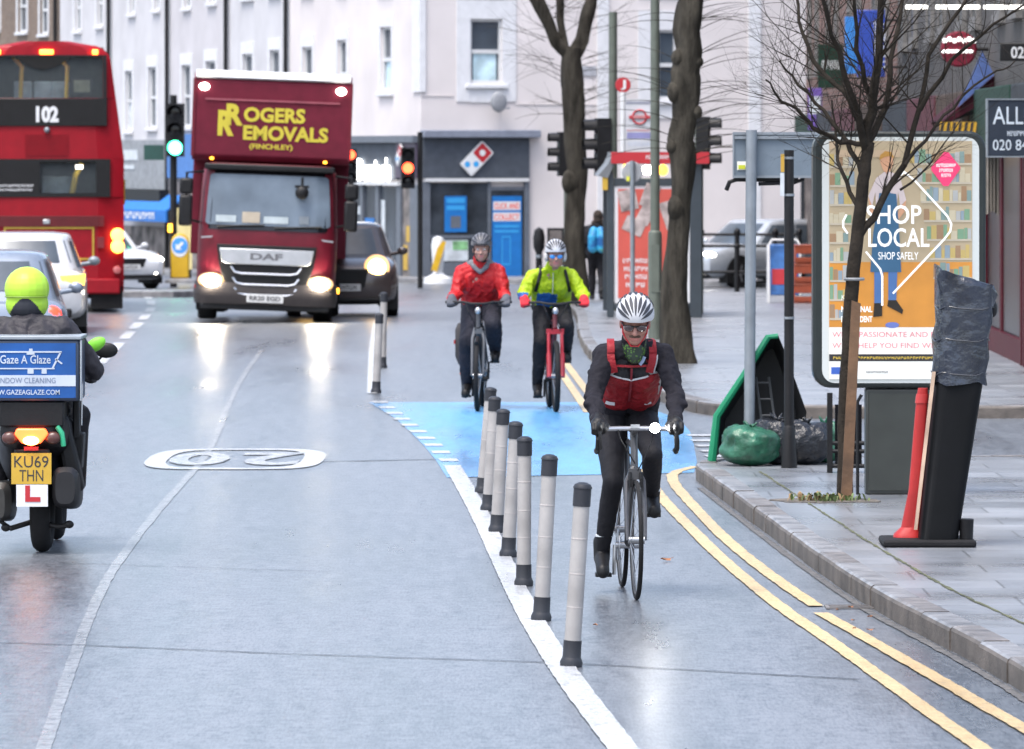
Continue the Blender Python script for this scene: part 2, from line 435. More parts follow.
# ================================================================== ROAD
def sheet(name, ys, xs, mt, off=0):
    mb = MB()
    vs = []; fs = []
    for y in ys:
        for x in xs: vs.append((x, y, zg(y)+off))
    n = len(xs)
    for i in range(len(ys)-1):
        for j in range(n-1): fs.append((i*n+j, i*n+j+1, (i+1)*n+j+1, (i+1)*n+j))
    mb.add(vs, fs)
    return tag(mb.build(name, mt, smooth=0), kind='structure')
sheet('road', list(range(-60, 20, 10))+list(range(20, 185))+[200, 260, 400, 900], [-300, -60, -12, 0, 12, 60, 300], M['asphalt'])

def resample(pts, step=.25):
    out = []
    for a, b in zip(pts[:-1], pts[1:]):
        a = Vector(a[:2]); b = Vector(b[:2]); n = max(1, int((b-a).length/step))
        for i in range(n): out.append(a.lerp(b, i/n))
    out.append(Vector(pts[-1][:2]))
    return out
def smooth_line(pts, it=2):
    p = [Vector(q[:2]) for q in pts]
    for _ in range(it):
        q = [p[0]]
        for a, b in zip(p[:-1], p[1:]): q += [a.lerp(b, .25), a.lerp(b, .75)]
        q.append(p[-1]); p = q
    return p
def strip(mb, pts, w, off, step=.25, jag=0.0):
    p = resample(pts, step); vs = []; fs = []
    for i, q in enumerate(p):
        t = (p[min(i+1, len(p)-1)]-p[max(i-1, 0)]).normalized(); nrm = Vector((-t.y, t.x))
        for k, sg in enumerate((1, -1)):
            e = q+nrm*sg*(w/2+random.uniform(-jag, jag))
            vs.append((e.x, e.y, zg(e.y)+off))
    for i in range(len(p)-1): fs.append((2*i, 2*i+1, 2*i+3, 2*i+2))
    mb.add(vs, fs)
def gp(*pp): return [G(a, b) for a, b in pp]
def poly_patch(mb, pts, off, step=1.0):
    """ground polygon between two polylines given as rows (left, right) from near to far"""
    vs = []; fs = []
    for (l, r) in pts:
        for k in range(9):
            q = Vector(l[:2]).lerp(Vector(r[:2]), k/8); vs.append((q.x, q.y, zg(q.y)+off))
    for i in range(len(pts)-1):
        for k in range(8): fs.append((i*9+k, i*9+k+1, (i+1)*9+k+1, (i+1)*9+k))
    mb.add(vs, fs)

# blue cycle crossing
rows = [((447, 478), (694, 473)), ((437, 462), (697, 462)), ((424, 446), (694, 446)), ((410, 432), (690, 432)), ((396, 419), (680, 420)), ((372, 404.5), (640, 405)), ((368, 402.5), (600, 402.5))]
mb = MB(); poly_patch(mb, [(G(*a), G(*b)) for a, b in rows], .004)
tag(mb.build('blue_cycle_crossing', M['blue_road'], smooth=0), kind='structure')

# cycle lane line: solid then dashed
mb = MB()
LL = smooth_line(gp((800, 1010), (655, 790), (622, 749), (560, 668), (520, 600), (490, 535), (470, 496), (452, 466)))
strip(mb, LL, .135, .008, .1, jag=.003)
dash = resample(smooth_line(gp((450, 462), (425, 437), (405, 422), (388, 409), (374, 398))), .05)
i = 0
while i+9 < len(dash):
    strip(mb, dash[i:i+9], .15, .008); i += 24
strip(mb, smooth_line(gp((372, 394), (372, 375), (373, 345), (378, 318))), .10, .008)
tag(mb.build('cycle_lane_line', M['white_line'], smooth=0), kind='structure')
# centre dashes
mb = MB()
for a, b in [((147, 295), (149, 299)), ((151, 301), (151, 305)), ((152, 307.5), (149, 312)), ((147, 315), (142, 320)), ((139.5, 323), (133.5, 329)), ((131, 332), (124, 339)), ((120, 343), (112, 351)), ((108, 355), (99, 364)), ((95, 369), (85, 380)), ((80, 386), (66, 399))]:
    strip(mb, gp(a, b), .15, .006)
for a, b in [((140, 293), (147, 292)), ((129, 291), (136, 292))]:
    strip(mb, gp(a, b), .22, .006)
tag(mb.build('centre_line_dashes', M['white_line'], smooth=0), kind='structure')
# faint old lane line
mb = MB()
strip(mb, smooth_line(gp((-40, 1010), (30, 790), (48, 735), (75, 655), (100, 590), (125, 552), (160, 508), (188, 477), (207, 455), (217, 435), (226, 410), (240, 380), (262, 350))), .062, .004, jag=.004)
tag(mb.build('old_lane_line', M['faint_line'], smooth=0), kind='structure')
# double yellow lines
mb = MB()
strip(mb, smooth_line(gp((1330, 1010), (1040, 790), (985, 752), (911, 700), (828, 640), (781, 609), (724, 562), (690, 528), (668, 506), (652, 486), (646, 470)), 1), .086, .008, .12, jag=.004)
strip(mb, smooth_line(gp((1420, 960), (1090, 765), (1010, 722), (940, 681), (868, 640), (821, 614)), 1), .086, .008, .12, jag=.004)
strip(mb, smooth_line(gp((816, 607), (780, 583), (747, 558), (718, 533), (692, 505), (673, 484), (672, 473), (697, 467)), 1), .086, .008, .12, jag=.004)
strip(mb, smooth_line(gp((588, 413), (577, 396), (566, 380), (558, 368), (548, 352))), .085, .008)
strip(mb, smooth_line(gp((603, 413), (590, 396), (578, 380), (570, 369), (556, 352))), .085, .008)
strip(mb, gp((590, 415), (612, 415)), .085, .008)
tag(mb.build('double_yellow_lines', M['yellow_line'], smooth=0), kind='structure')
# give way bars at the side road mouth
mb = MB()
for k in range(6):
    q = G(687+4.6*k, 436+5.2*k); strip(mb, [(q.x, q.y), (q.x+.30, q.y+.02)], .30, .008)
    if k < 4: strip(mb, [(q.x+.45, q.y), (q.x+.75, q.y+.02)], .30, .008)
tag(mb.build('give_way_bars', M['white_line'], smooth=0), kind='structure')
# painted roundel with a 20, read from the far side
c = G(236, 459.5); RX, RY = .72*1.0, 1.62
mb = MB()
def ell_ring(mb, rx0, ry0, rx1, ry1, off, n=56):
    vs = []; fs = []
    for i in range(n):
        a = 2*PI*i/n
        # squared ends like the worn roundel
        k = lambda v, e: math.copysign(abs(v)**e, v)
        for (rx, ry) in ((rx0, ry0), (rx1, ry1)):
            x = c.x+rx*k(math.cos(a), .42); y = c.y+ry*k(math.sin(a), .7); vs.append((x, y, zg(y)+off))
    for i in range(n): fs.append((2*i, 2*i+1, 2*((i+1) % n)+1, 2*((i+1) % n)))
    mb.add(vs, fs)
ell_ring(mb, 1.0*RX, RY, .76*RX, RY*.88, .008)
tag(mb.build('speed_roundel', M['white_line'], smooth=0), kind='structure')
mb = MB()
Mx = Matrix.Translation((c.x, c.y, 0)) @ Matrix.Rotation(PI, 4, 'Z')
text(mb, '2', -.54, -.03, -1.0, 1.0, .0082, Mx, flat=True, bold=.03)
text(mb, '0', .05, .54, -1.0, 1.0, .0082, Mx, flat=True, bold=.03)
tag(mb.build('speed_numerals', M['worn_white'], smooth=0), kind='structure')
# seams and patches in the asphalt
mb = MB()
strip(mb, smooth_line(gp((-40, 642), (100, 646), (250, 653), (400, 658), (560, 663), (700, 671), (860, 680))), .022, .0045, .1, jag=.006)
strip(mb, smooth_line(gp((320, 462), (420, 460), (470, 459))), .05, .0045, .1, jag=.02)
strip(mb, smooth_line(gp((60, 563), (200, 568), (330, 572))), .012, .0045, .1, jag=.004)
tag(mb.build('asphalt_seams', M['tar'], smooth=0), kind='structure')
mb = MB()
q = G(868, 608); [mb.box((q.x-.09, q.y-.10+.05*k, .008), (.26, .016, .006)) for k in range(5)]; mb.box((q.x-.225, q.y, .008), (.02, .24, .007)); mb.box((q.x+.045, q.y, .008), (.02, .24, .007))
tag(mb.build('gully_grate', M['kerbdark'], bevel=0), 'dark iron drain grate in the gutter beside the kerb', 'drain')

# ================================================================== PAVEMENTS
KT = .12
def kerb_and_pavement(prefix, kerb, back, closed_pts, label=None):
    pass
near = smooth_line([(3.3, 12), (2.75, 20), (2.385, 27.95), (2.16, 30.8), (2.0, 32.5), (1.83, 35.7), (1.71, 38.4), (1.55, 42.3), (1.43, 45.2), (1.40, 45.9), (1.46, 46.5), (1.8, 46.9), (3.2, 47.1), (8, 47.4), (40, 48)], 2)
far = smooth_line([(40, 57.2), (8, 56.6), (3.2, 56.2), (2.1, 56.4), (1.72, 57.4), (1.45, 60.5), (1.10, 65.5), (.98, 69), (.85, 78), (1.0, 92), (.9, 99), (.75, 106), (.9, 110), (3, 112), (40, 114)], 2)
def pave(name, line, extra):
    """pavement slab as a raised plate that follows the ground, kerb edge along line"""
    pl = resample(line, .5)
    bm = bmesh.new()
    # inset edge for the top (behind the kerb stones)
    ins = []
    for i, q in enumerate(pl):
        t = (pl[min(i+1, len(pl)-1)]-pl[max(i-1, 0)]).normalized(); ins.append(q+Vector((t.y, -t.x))*.15)
    outline = ins+[Vector(e) for e in extra]
    vs = [bm.verts.new((p.x, p.y, 0)) for p in outline]
    f = bm.faces.new(vs)
    ys = sorted({int(p.y) for p in outline})
    for y in (85, 95, 100, 105, 110):
        bmesh.ops.bisect_plane(bm, geom=bm.verts[:]+bm.edges[:]+bm.faces[:], plane_co=(0, y, 0), plane_no=(0, 1, 0))
    bmesh.ops.triangulate(bm, faces=bm.faces[:])
    for v in bm.verts: v.co.z = zg(v.co.y)+KT
    me = bpy.data.meshes.new(name); bm.normal_update()
    for fc in bm.faces:
        if fc.normal.z < 0: fc.normal_flip()
    bm.to_mesh(me); bm.free()
    me.materials.append(M['slab'])
    o = bpy.data.objects.new(name, me); COL.objects.link(o); tag(o, kind='structure')
    return pl
def kerbs(name, line, L=.915, w=.15):
    pl = resample(line, .05); mb = MB(); step = int(L/.05); i = 0; k = 0
    while i < len(pl)-1:
        j = min(i+step, len(pl)-1)
        if pl[i].y > 9 and abs(pl[i].x) < 20:
            ring = []
            mb.mi(1 if random.random() < .35 else 0)
            a0 = i; a1 = j; n = 6; dz = random.uniform(-.004, .004); dx = random.uniform(-.006, .006)
            rings = []
            for s in range(n+1):
                f = s/n
                idx = min(int(round(a0+(a1-a0)*f)), len(pl)-1); q = pl[idx]
                if s == 0: q = q+(pl[min(idx+1, len(pl)-1)]-q)*.12
                if s == n: q = q+(pl[max(idx-1, 0)]-q)*.12
                t = (pl[min(idx+2, len(pl)-1)]-pl[max(idx-2, 0)]).normalized(); nr = Vector((t.y, -t.x))
                z = zg(q.y)
                A = q+nr*dx; B = q+nr*w
                C = q+nr*(dx+.022)
                rings.append([(A.x, A.y, z-.05), (A.x, A.y, z+KT-.022+dz), (A.x+nr.x*.008, A.y+nr.y*.008, z+KT-.006+dz), (C.x, C.y, z+KT+dz+.003), (B.x, B.y, z+KT+dz+.003), (B.x, B.y, z-.05)])
            mb.loft(rings)
        i = j; k += 1
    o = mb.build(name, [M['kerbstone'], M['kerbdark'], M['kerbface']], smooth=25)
    for p in o.data.polygons:          # darker brown on every upright face
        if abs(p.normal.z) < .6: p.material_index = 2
    return tag(o, kind='structure')
pave('near_pavement', near, [(40, 12)])
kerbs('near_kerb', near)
pave('far_pavement', far, [(40, 100), (40, 80)])
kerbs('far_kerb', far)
# moss line behind the kerb stones and gutter grit
mb = MB()
for off, w, h in ((.40, .018, KT+.004),):
    pl = resample(near[:-6], .1)
    p2 = []
    for i, q in enumerate(pl):
        t = (pl[min(i+1, len(pl)-1)]-pl[max(i-1, 0)]).normalized(); p2.append(q+Vector((t.y, -t.x))*off)
    strip(mb, [p for p in p2 if 14 < p.y < 44.8], w, h, .1, jag=.007)
M['moss'] = mat('moss', (.07, .075, .035), .9, var=.5, vscale=5, bump=.5)
tag(mb.build('mossy_joint', M['moss'], smooth=0), kind='structure')
mb = MB()
pl = resample(near[:-6], .1); p2 = []
for i, q in enumerate(pl):
    t = (pl[min(i+1, len(pl)-1)]-pl[max(i-1, 0)]).normalized(); p2.append(q-Vector((t.y, -t.x))*.05)
strip(mb, [p for p in p2 if 14 < p.y < 44.8], .045, .005, .1, jag=.005)
tag(mb.build('gutter_dirt', M['dirt'], smooth=0), kind='structure')
# traffic island on the left and the pavement by the corner shop
def plate(name, pts, h=KT, mt=None):
    mb = MB(); n = len(pts)
    top = [(p[0], p[1], zg(p[1])+h) for p in pts]; bot = [(p[0], p[1], zg(p[1])-.05) for p in pts]
    mb.add(top+bot, [tuple(range(n))]+[(i, (i+1) % n, n+(i+1) % n, n+i) for i in range(n)])
    return tag(mb.build(name, mt or M['kerbstone'], bevel=.02), kind='structure')
a = G(122, 297); b = G(196, 297)
plate('traffic_island', [(a.x-2, a.y-.6), (b.x-.4, a.y-.6), (b.x, a.y), (b.x-.3, a.y+1.5), (a.x-2, a.y+1.5)])
plate('corner_pavement', [(-2.6, 133.2), (-1.0, 132.2), (3.2, 130.2), (7, 124), (30, 122), (30, 150), (-13, 168), (-14, 162)])
# scraps on the wet road
M['leaf'] = mat('brown_leaf', (.22, .09, .035), .6, var=.4, vscale=30)
def leaf(p, s, rz, up=.015):
    mb = MB(); out = []
    for i in range(10):
        a = 2*PI*i/10; r = s*(.55 if i % 2 else 1.0)*random.uniform(.8, 1.1)
        out.append((r*math.cos(a), r*math.sin(a)*.7, up*(.4+.6*math.cos(2*a))))
    top = out; bot = [(x, y, z-.002) for x, y, z in out]
    n = 10
    mb.add(top+bot, [tuple(range(n)), tuple(range(2*n-1, n-1, -1))]+[(i, (i+1) % n, n+(i+1) % n, n+i) for i in range(n)])
    o = mb.build('fallen_leaf', M['leaf'], smooth=0); o.location = p; o.rotation_euler = (0, 0, rz)
    return o
p = G(667, 562); tag(leaf((p.x, p.y, .014), .05, .4), 'brown fallen leaf lying on the wet road right of the front cyclist', 'leaf')
p = G(595, 627); tag(leaf((p.x, p.y, .012), .022, 1.4, .008), 'tiny dark leaf scrap on the road beside the nearest white wand', 'leaf')

rl = random.Random(12)
for k in range(6):
    p = G(846+rl.uniform(-14, 26)+k*5, 608+k*5+rl.uniform(-4, 4)); tag(leaf((p.x, p.y, .013), rl.uniform(.012, .026), rl.uniform(0, 6), .007), 'small brown leaf scrap in the gutter by the drain grate', 'leaf', 'leaf scraps in the gutter')
# ================================================================== BUILDINGS
M['render_white'] = mat('pale_render', (.575, .535, .53), .8, var=.13, vscale=.5, bump=.15, bscale=30)
M['render_lilac'] = mat('pale_lilac_render', (.455, .44, .455), .8, var=.13, vscale=.7, bump=.15, bscale=30)
M['render_cool'] = mat('cool_white_render', (.475, .47, .485), .8, var=.13, vscale=.7, bump=.15, bscale=30)
M['trim'] = mat('white_trim', (.58, .585, .605), .6, var=.06)
M['fascia_grey'] = mat('slate_grey_fascia', (.058, .068, .085), .65, spec=.2, var=.12)
M['grey_frame'] = mat('grey_shop_frame', (.10, .115, .14), .45, var=.12)
M['brick_brown'] = brick_mat('brown_brick', (.13, .085, .06), (.17, .12, .085), (.17, .15, .13), .225, .075, .01, .8, .05, .5, axes='XZ', nscale=.5)
M['brick_red'] = brick_mat('red_brick', (.11, .045, .035), (.15, .065, .045), (.13, .11, .095), .225, .075, .01, .9, .05, .5, axes='XZ', nscale=.5)
M['roof'] = mat('slate_roof', (.10, .105, .12), .6, var=.3, vscale=3, bump=.4, bscale=12)
M['maroon'] = mat('maroon_shop_paint', (.06, .006, .012), .6, var=.2, spec=.2)
M['blue_poster'] = mat('blue_poster', (.010, .14, .42), .4, var=.1)
M['blue_cloth'] = mat('blue_awning_cloth', (.012, .13, .42), .85, var=.12)
M['poster_light'] = mat('poster_pale', (.48, .52, .55), .4, var=.2)
M['orange_ink'] = mat('orange_red_ink', (.72, .07, .04), .45, var=.05)
M['skyblue'] = mat('bright_blue_ink', (.03, .28, .6), .45, var=.05)
M['lit_white'] = glow('lit_white_letters', (1, .99, .96), 3)
M['lamp_white'] = glow('shop_tube_lamp', (1, .97, .9), 1.2)
M['shop_glass'] = mat('shop_window_glass', (.035, .042, .052), .18, spec=.3, var=.7, vscale=1.3)
M['goods'] = mat('window_display', (.13, .115, .11), .6, var=.9, vscale=2.5, spec=.25)

def glyph_row(mb, x0, x1, z0, z1, y, n, Mx=None):
    """a row of strokes for lettering too blurred in the photograph to read"""
    rr = random.Random(n); w = (x1-x0)/n
    for k in range(n):
        a = x0+k*w; b = a+w*.72; t = w*.2
        for (p, q, c_, d) in ((a, a+t, z0, z1), (b-t, b, z0+(z1-z0)*rr.choice((0, .4)), z1)): mb.add([(p, y, c_), (q, y, c_), (q, y, d), (p, y, d)], [(0, 1, 2, 3)], Mx)
        zz = rr.choice((z0, (z0+z1)/2, z1-t)); mb.add([(a+t, y, zz), (b-t, y, zz), (b-t, y, zz+t), (a+t, y, zz+t)], [(0, 1, 2, 3)], Mx)

class Facade:
    def __init__(s, A, B):
        s.A = Vector(A); s.B = Vector(B); s.u = (s.B-s.A).normalized(); s.L = (s.B-s.A).length
        s.rot = math.atan2(s.u.y, s.u.x)
    def t(s, px):
        k = (px-512)/F
        return (k*s.A.y-s.A.x)/(s.u.x-k*s.u.y)
    def y(s, px): return s.A.y+s.t(px)*s.u.y
    def z(s, px, py): return H-(py-HY)*s.y(px)/F

def wall_mesh(mb, x0, x1, z0, z1, holes, rev=.12):
    xs = sorted({x0, x1, *[h[0] for h in holes], *[h[1] for h in holes]}); zs = sorted({z0, z1, *[h[2] for h in holes], *[h[3] for h in holes]})
    for a, b in zip(xs[:-1], xs[1:]):
        for c_, d in zip(zs[:-1], zs[1:]):
            mx, mz = (a+b)/2, (c_+d)/2
            if any(h[0] < mx < h[1] and h[2] < mz < h[3] for h in holes): continue
            mb.quad((a, 0, c_), (b, 0, c_), (b, 0, d), (a, 0, d))
    for (a, b, c_, d) in holes:
        mb.quad((a, 0, c_), (b, 0, c_), (b, rev, c_), (a, rev, c_)); mb.quad((a, 0, d), (b, 0, d), (b, rev, d), (a, rev, d))
        mb.quad((a, 0, c_), (a, 0, d), (a, rev, d), (a, rev, c_)); mb.quad((b, 0, c_), (b, 0, d), (b, rev, d), (b, rev, c_))
def sash(root, a, b, c_, d, surround=.14, y=.0, pale_lower=False, ext=.3):
    """sash window: glass part with frame, sill and surround under it"""
    g = MB().bx(a, b, .105, .135, c_, d).build('window', M['glass'], root)
    f = MB(); w = .055
    f.bx(a, b, .06, .104, d-w, d); f.bx(a, b, .06, .104, c_, c_+w*1.3); f.bx(a, a+w, .06, .104, c_+w*1.3, d-w); f.bx(b-w, b, .06, .104, c_+w*1.3, d-w)
    m = (c_+d)/2
    f.bx(a+w, b-w, .055, .104, m-.035, m+.035)
    f.build('frame', M['white'], g)
    s = MB(); s.bx(a-.1, b+.1, -.09, .05, c_-.09, c_-.003); s.build('sill', M['trim'], g, bevel=.01)
    t = MB(); q = surround
    t.bx(a-q, a-.003, -.025, .0, c_, d); t.bx(b+.003, b+q, -.025, .0, c_, d); t.bx(a-q, b+q, -.025, .0, d+.003, d+ext)
    t.build('surround', M['trim'], g)
    bl = MB().bx(a+w, b-w, .098, .1035, c_+w*1.3, m-.04) if pale_lower else None
    if bl: bl.build('net_curtain', M['poster_light'], g)
    return g

def house(fac, p0, p1, label, wallm, wins, zbot, ztop, pipe=None, depth=9, extra=None, name='terraced_house'):
    t0, t1 = fac.t(p0), fac.t(p1)
    o = fac.A+fac.u*t0
    root = thing(name, label, 'house', (o.x, o.y, 0), fac.rot)
    L = t1-t0
    holes = []
    for (xa, xb, ya, yb, *r) in wins:
        pm = (xa+xb)/2
        holes.append((fac.t(xa)-t0, fac.t(xb)-t0, fac.z(pm, yb), fac.z(pm, ya)))
    mb = MB(); wall_mesh(mb, 0, L, zbot, ztop, holes)
    mb.quad((0, 0, zbot), (0, depth, zbot), (0, depth, ztop), (0, 0, ztop)); mb.quad((L, 0, zbot), (L, depth, zbot), (L, depth, ztop), (L, 0, ztop))
    mb.quad((0, depth, zbot), (L, depth, zbot), (L, depth, ztop), (0, depth, ztop))
    mb.build('wall', wallm, root, smooth=0)
    r = MB().prism([(-.25, ztop+.003), (depth+.2, ztop+.003), (depth/2, ztop+2.6)], -.05 if p0 > 60 else -.1, L-.06, 'X'); r.build('roof', M['roof'], root)
    for h, w in zip(holes, wins): sash(root, *h, pale_lower=len(w) > 4 and w[4])
    if pipe:
        t = fac.t(pipe)-t0
        MB().cyl((t, -.09, zbot), (t, -.09, ztop-.3), .055).build('downpipe', M['black'], root)
    return root, t0

CO = (W(421, 0, 136).x, 136.0)
LF = Facade((W(40, 0, 169).x, 169.0), CO)
LF = Facade((CO[0]-8.18*1.45, CO[1]+24*1.45), CO)
ZB = -1.0
# the terrace that runs away to the left
h1, t = house(LF, 60, 113, 'pale terraced house at the left above the red bus, beside the brown brick house', M['render_cool'],
              [(75, 81, -16, 31), (97, 103, -20, 26), (76, 82, 70, 132, True), (98, 104, 69, 131)], ZB, 9.6, 111.5)
h2, t = house(LF, 113, 171, 'pale terraced house with narrow sash windows between the red bus and green traffic light', M['render_cool'],
              [(129.5, 135, -34, 14), (154, 159.5, -36, 10), (125.5, 132.5, 71, 131, True), (148.5, 156.5, 67, 128)], ZB, 9.9, 170)
h3, t = house(LF, 171, 230, 'pale lilac terraced house directly behind the green traffic light', M['render_lilac'],
              [(184, 190.5, -40, 8), (209, 216, -44, 3), (182, 191, 65, 127), (206, 216, 61, 124, True)], ZB, 10.2, 229)
h4, t = house(LF, 230, 290, 'pale terraced house rising behind the top of the removals lorry', M['render_cool'],
              [(243, 253, -48, -2), (270, 280, -51, -6), (243, 253, 54, 119, True), (270, 280, 50, 116)], ZB, 10.5, 289)
# corner building: two faces
t0 = LF.t(290.0); o = LF.A+LF.u*t0
FF = Facade(CO, (W(830, 0, 139.5).x, 139.5))
corner = thing('corner_building', 'pale cream corner building with the grey pizza shop on its ground floor', 'building', (CO[0], CO[1], 0), 0)
def sub(nm, fac):
    e = bpy.data.objects.new(nm, None)
    return e
def on(fac, mb):
    """turn facade coordinates (x along, y into the wall, z up) into coordinates of the corner building"""
    return mb
class FB(MB):
    """builder whose points are given along a facade and stored relative to a root"""
    def __init__(s, fac, root_loc):
        super().__init__(); s.M = Matrix.Translation((fac.A.x-root_loc[0], fac.A.y-root_loc[1], 0)) @ Matrix.Rotation(fac.rot, 4, 'Z')
    def add(s, vs, fs, M=None):
        return super().add(vs, fs, s.M if M is None else s.M @ M)
ZT = 10.9
CF = Facade(LF.A+LF.u*LF.t(290.0), CO)     # left face, starting at its own left end
def pxrect(fac, xa, xb, ya, yb): pm = (xa+xb)/2; return (fac.t(xa), fac.t(xb), fac.z(pm, yb), fac.z(pm, ya))
lw = [pxrect(CF, 303, 313, -54, -9), pxrect(CF, 338, 346, -58, -12), pxrect(CF, 380, 392, -60, -12), pxrect(CF, 303, 313, 47, 113), pxrect(CF, 338, 347, 40, 108), pxrect(CF, 381, 392, 27, 92)]
fw = [pxrect(FF, 470, 502, 19, 84), pxrect(FF, 658, 677, 30, 100), pxrect(FF, 470, 502, -75, -20), pxrect(FF, 658, 677, -75, -20)]
mb = FB(CF, CO); wall_mesh(mb, 0, CF.L, ZB, ZT, lw)
mb.M = FB(FF, CO).M; wall_mesh(mb, 0, FF.L, ZB, ZT, fw)
cc = [CF.A, Vector(CO), FF.B, FF.B+Vector((0, 12)), CF.A+Vector((4, 12))]
mb.M = Matrix.Translation((-CO[0], -CO[1], 0))
for a, b in ((2, 3), (3, 4), (4, 0)):
    a, b = cc[a], cc[b]; mb.quad((a.x, a.y, ZB), (b.x, b.y, ZB), (b.x, b.y, ZT), (a.x, a.y, ZT))
mb.build('wall', M['render_white'], corner, smooth=0)
mb = MB(); mb.prism([(p.x-CO[0], p.y-CO[1]) for p in cc], ZT+.003, ZT+.4, 'Z'); mb.build('roof', M['roof'], corner)
def fsash(fac, h, sur=.14, pale=False, ext=.3):
    a, b, c_, d = h; w = .06
    g = FB(fac, CO).bx(a, b, .105, .135, c_, d).build('window', M['glass'], corner)
    f = FB(fac, CO); f.bx(a, b, .05, .104, d-w, d); f.bx(a, b, .05, .104, c_, c_+w*1.4); f.bx(a, a+w, .05, .104, c_+w*1.4, d-w); f.bx(b-w, b, .05, .104, c_+w*1.4, d-w)
    m = (c_+d)/2; f.bx(a+w, b-w, .045, .104, m-.045, m+.045); f.build('frame', M['white'], g)
    FB(fac, CO).bx(a-.12, b+.12, -.1, .05, c_-.1, c_-.003).build('sill', M['trim'], g, bevel=.012)
    t = FB(fac, CO); t.bx(a-sur, a-.003, -.03, 0, c_-.1-(.3 if sur > .3 else 0), d); t.bx(b+.003, b+sur, -.03, 0, c_-.1-(.3 if sur > .3 else 0), d); t.bx(a-sur, b+sur, -.03, 0, d+.003, d+ext)
    if sur > .3: t.bx(a+.0, b-.0, -.03, 0, c_-.42, c_-.103)
    t.build('surround', M['trim'], g)
    if pale: FB(fac, CO).bx(a+w+.05, b-w-.05, .098, .1035, c_+w*1.4, m-.05).build('net_curtain', mat('net_curtain', (.45, .6, .66), .7, var=.3, vscale=3), g)
for i, h in enumerate(lw): fsash(CF, h, pale=i in (1, 5))
fsash(FF, fw[0], .33, True, .42); fsash(FF, fw[1], .5, False, .45); fsash(FF, fw[2], .33); fsash(FF, fw[3], .5)
# pilasters and bands
mb = FB(FF, CO)
for xa, xb, yb in ((414.5, 423, 92),):
    pass
for xa, xb in ((597, 608), (748, 760)):
    a, b, c_, d = pxrect(FF, xa, xb, 0, 100); mb.bx(a, b, -.05, 0, -.5, ZT)
a, b, c_, d = pxrect(FF, 421, 425, -300, 92); mb.bx(-.04, b, -.05, 0, c_, ZT)
mb.build('pilaster', M['trim'], corner)
mb = FB(CF, CO); a, b, c_, d = pxrect(CF, 414, 421, 0, 92); mb.bx(a, b+.04, -.05, 0, c_, ZT)
mb.bx(CF.t(342), CF.t(346), -.04, 0, CF.z(342, 30), ZT) if False else None
mb.build('pilaster', M['trim'], corner)
mb = FB(FF, CO); z = FF.z(480, 95); mb.bx(0, FF.t(470)-.4, -.02, 0, z-.03, z); mb.bx(FF.t(515), FF.t(596), -.02, 0, z-.22, z-.19); mb.build('string_course', M['render_white'], corner)
# satellite dish
mb = FB(FF, CO); x, z = FF.t(494), FF.z(494, 102)
mb.ell((x, -.32, z), (.2, .07, .24), 20, 10); mb.cyl((x, -.25, z), (x+.1, 0, z-.12), .02); mb.cyl((x+.02, -.3, z-.2), (x+.16, -.5, z-.14), .012); mb.box((x+.16, -.5, z-.14), (.05, .08, .05))
mb.build('satellite_dish', mat('dish_grey', (.22, .23, .25), .5), corner)
# cable and street name plate
mb = FB(FF, CO); a, b, c_, d = pxrect(FF, 580, 596, 66, 76); mb.bx(a, b, -.03, 0, c_, d); mb.build('name_plate', mat('name_plate_grey', (.34, .35, .38), .5), corner)
mb = FB(FF, CO)
for px in (574, 578, 587):
    pass
# ---- pizza shop, front face
FY = lambda px, py: FF.z(px, py)
def ff(xa, xb, ya, yb, y0, y1, nm, m, parent=corner, bevel=0.0, fac=FF):
    a, b, c_, d = pxrect(fac, xa, xb, ya, yb)
    return FB(fac, CO).bx(a, b, y0, y1, c_, d).build(nm, m, parent, bevel=bevel)
sf = ff(422, 528, 138, 178, -.10, 0, 'shop_fascia', M['fascia_grey'])
ff(420, 537, 130, 137.7, -.28, 0, 'cornice', mat('cornice_blue_grey', (.17, .19, .24), .5), sf, .02)
ff(424, 527, 178.3, 181.5, -.13, 0, 'light_strip', M['white'], sf)
ff(429, 487, 183, 262, -.03, .0, 'shop_window', M['shop_glass'])
mb = FB(FF, CO)
for xa, xb, ya, yb, y in ((421.5, 429, 181.8, 284, .09), (487, 490, 181.8, 284, .07), (523.5, 528, 181.8, 284, .09), (429.2, 486.8, 235, 238.5, .06), (429.2, 486.8, 262.3, 284, .08), (490.2, 523.3, 187, 190.5, .05)):
    a, b, c_, d = pxrect(FF, xa, xb, ya, yb); mb.bx(a, b, -y, 0, c_, d)
mb.build('shop_frame', M['grey_frame'], corner)
ff(490.2, 523.3, 190.7, 284, -.03, 0, 'shop_door', M['shop_glass'])
pb = ff(491.5, 521, 196, 277, -.045, -.033, 'door_poster', M['blue_poster'])
def fft(s, xa, xb, ya, yb, y, nm, m, parent, fac=FF, bold=.0):
    a, b, c_, d = pxrect(fac, xa, xb, ya, yb); mb = FB(fac, CO); text(mb, s, a, b, c_, d, y, bold=bold); return mb.build(nm, m, parent, smooth=0)
ff(492.5, 519.5, 201.5, 210, -.049, -.0455, 'poster_band', M['white_ink'], pb); ff(492.5, 519.5, 212.5, 221, -.049, -.0455, 'poster_band', M['white_ink'], pb)
fft('CLICK AND', 493.5, 518.5, 203, 208.8, -.052, 'poster_lettering', M['orange_ink'], pb, bold=.02)
fft('COLLECT', 493.5, 518.5, 214, 219.8, -.052, 'poster_lettering', M['orange_ink'], pb, bold=.02)
mb = FB(FF, CO)
for xa, xb, ya, yb in ((501, 502, 237, 264), (509, 510, 237, 264), (501, 510, 236, 237.5), (501, 510, 263.5, 265)):
    a, b, c_, d = pxrect(FF, xa, xb, ya, yb); mb.bx(a, b, -.049, -.0455, c_, d)
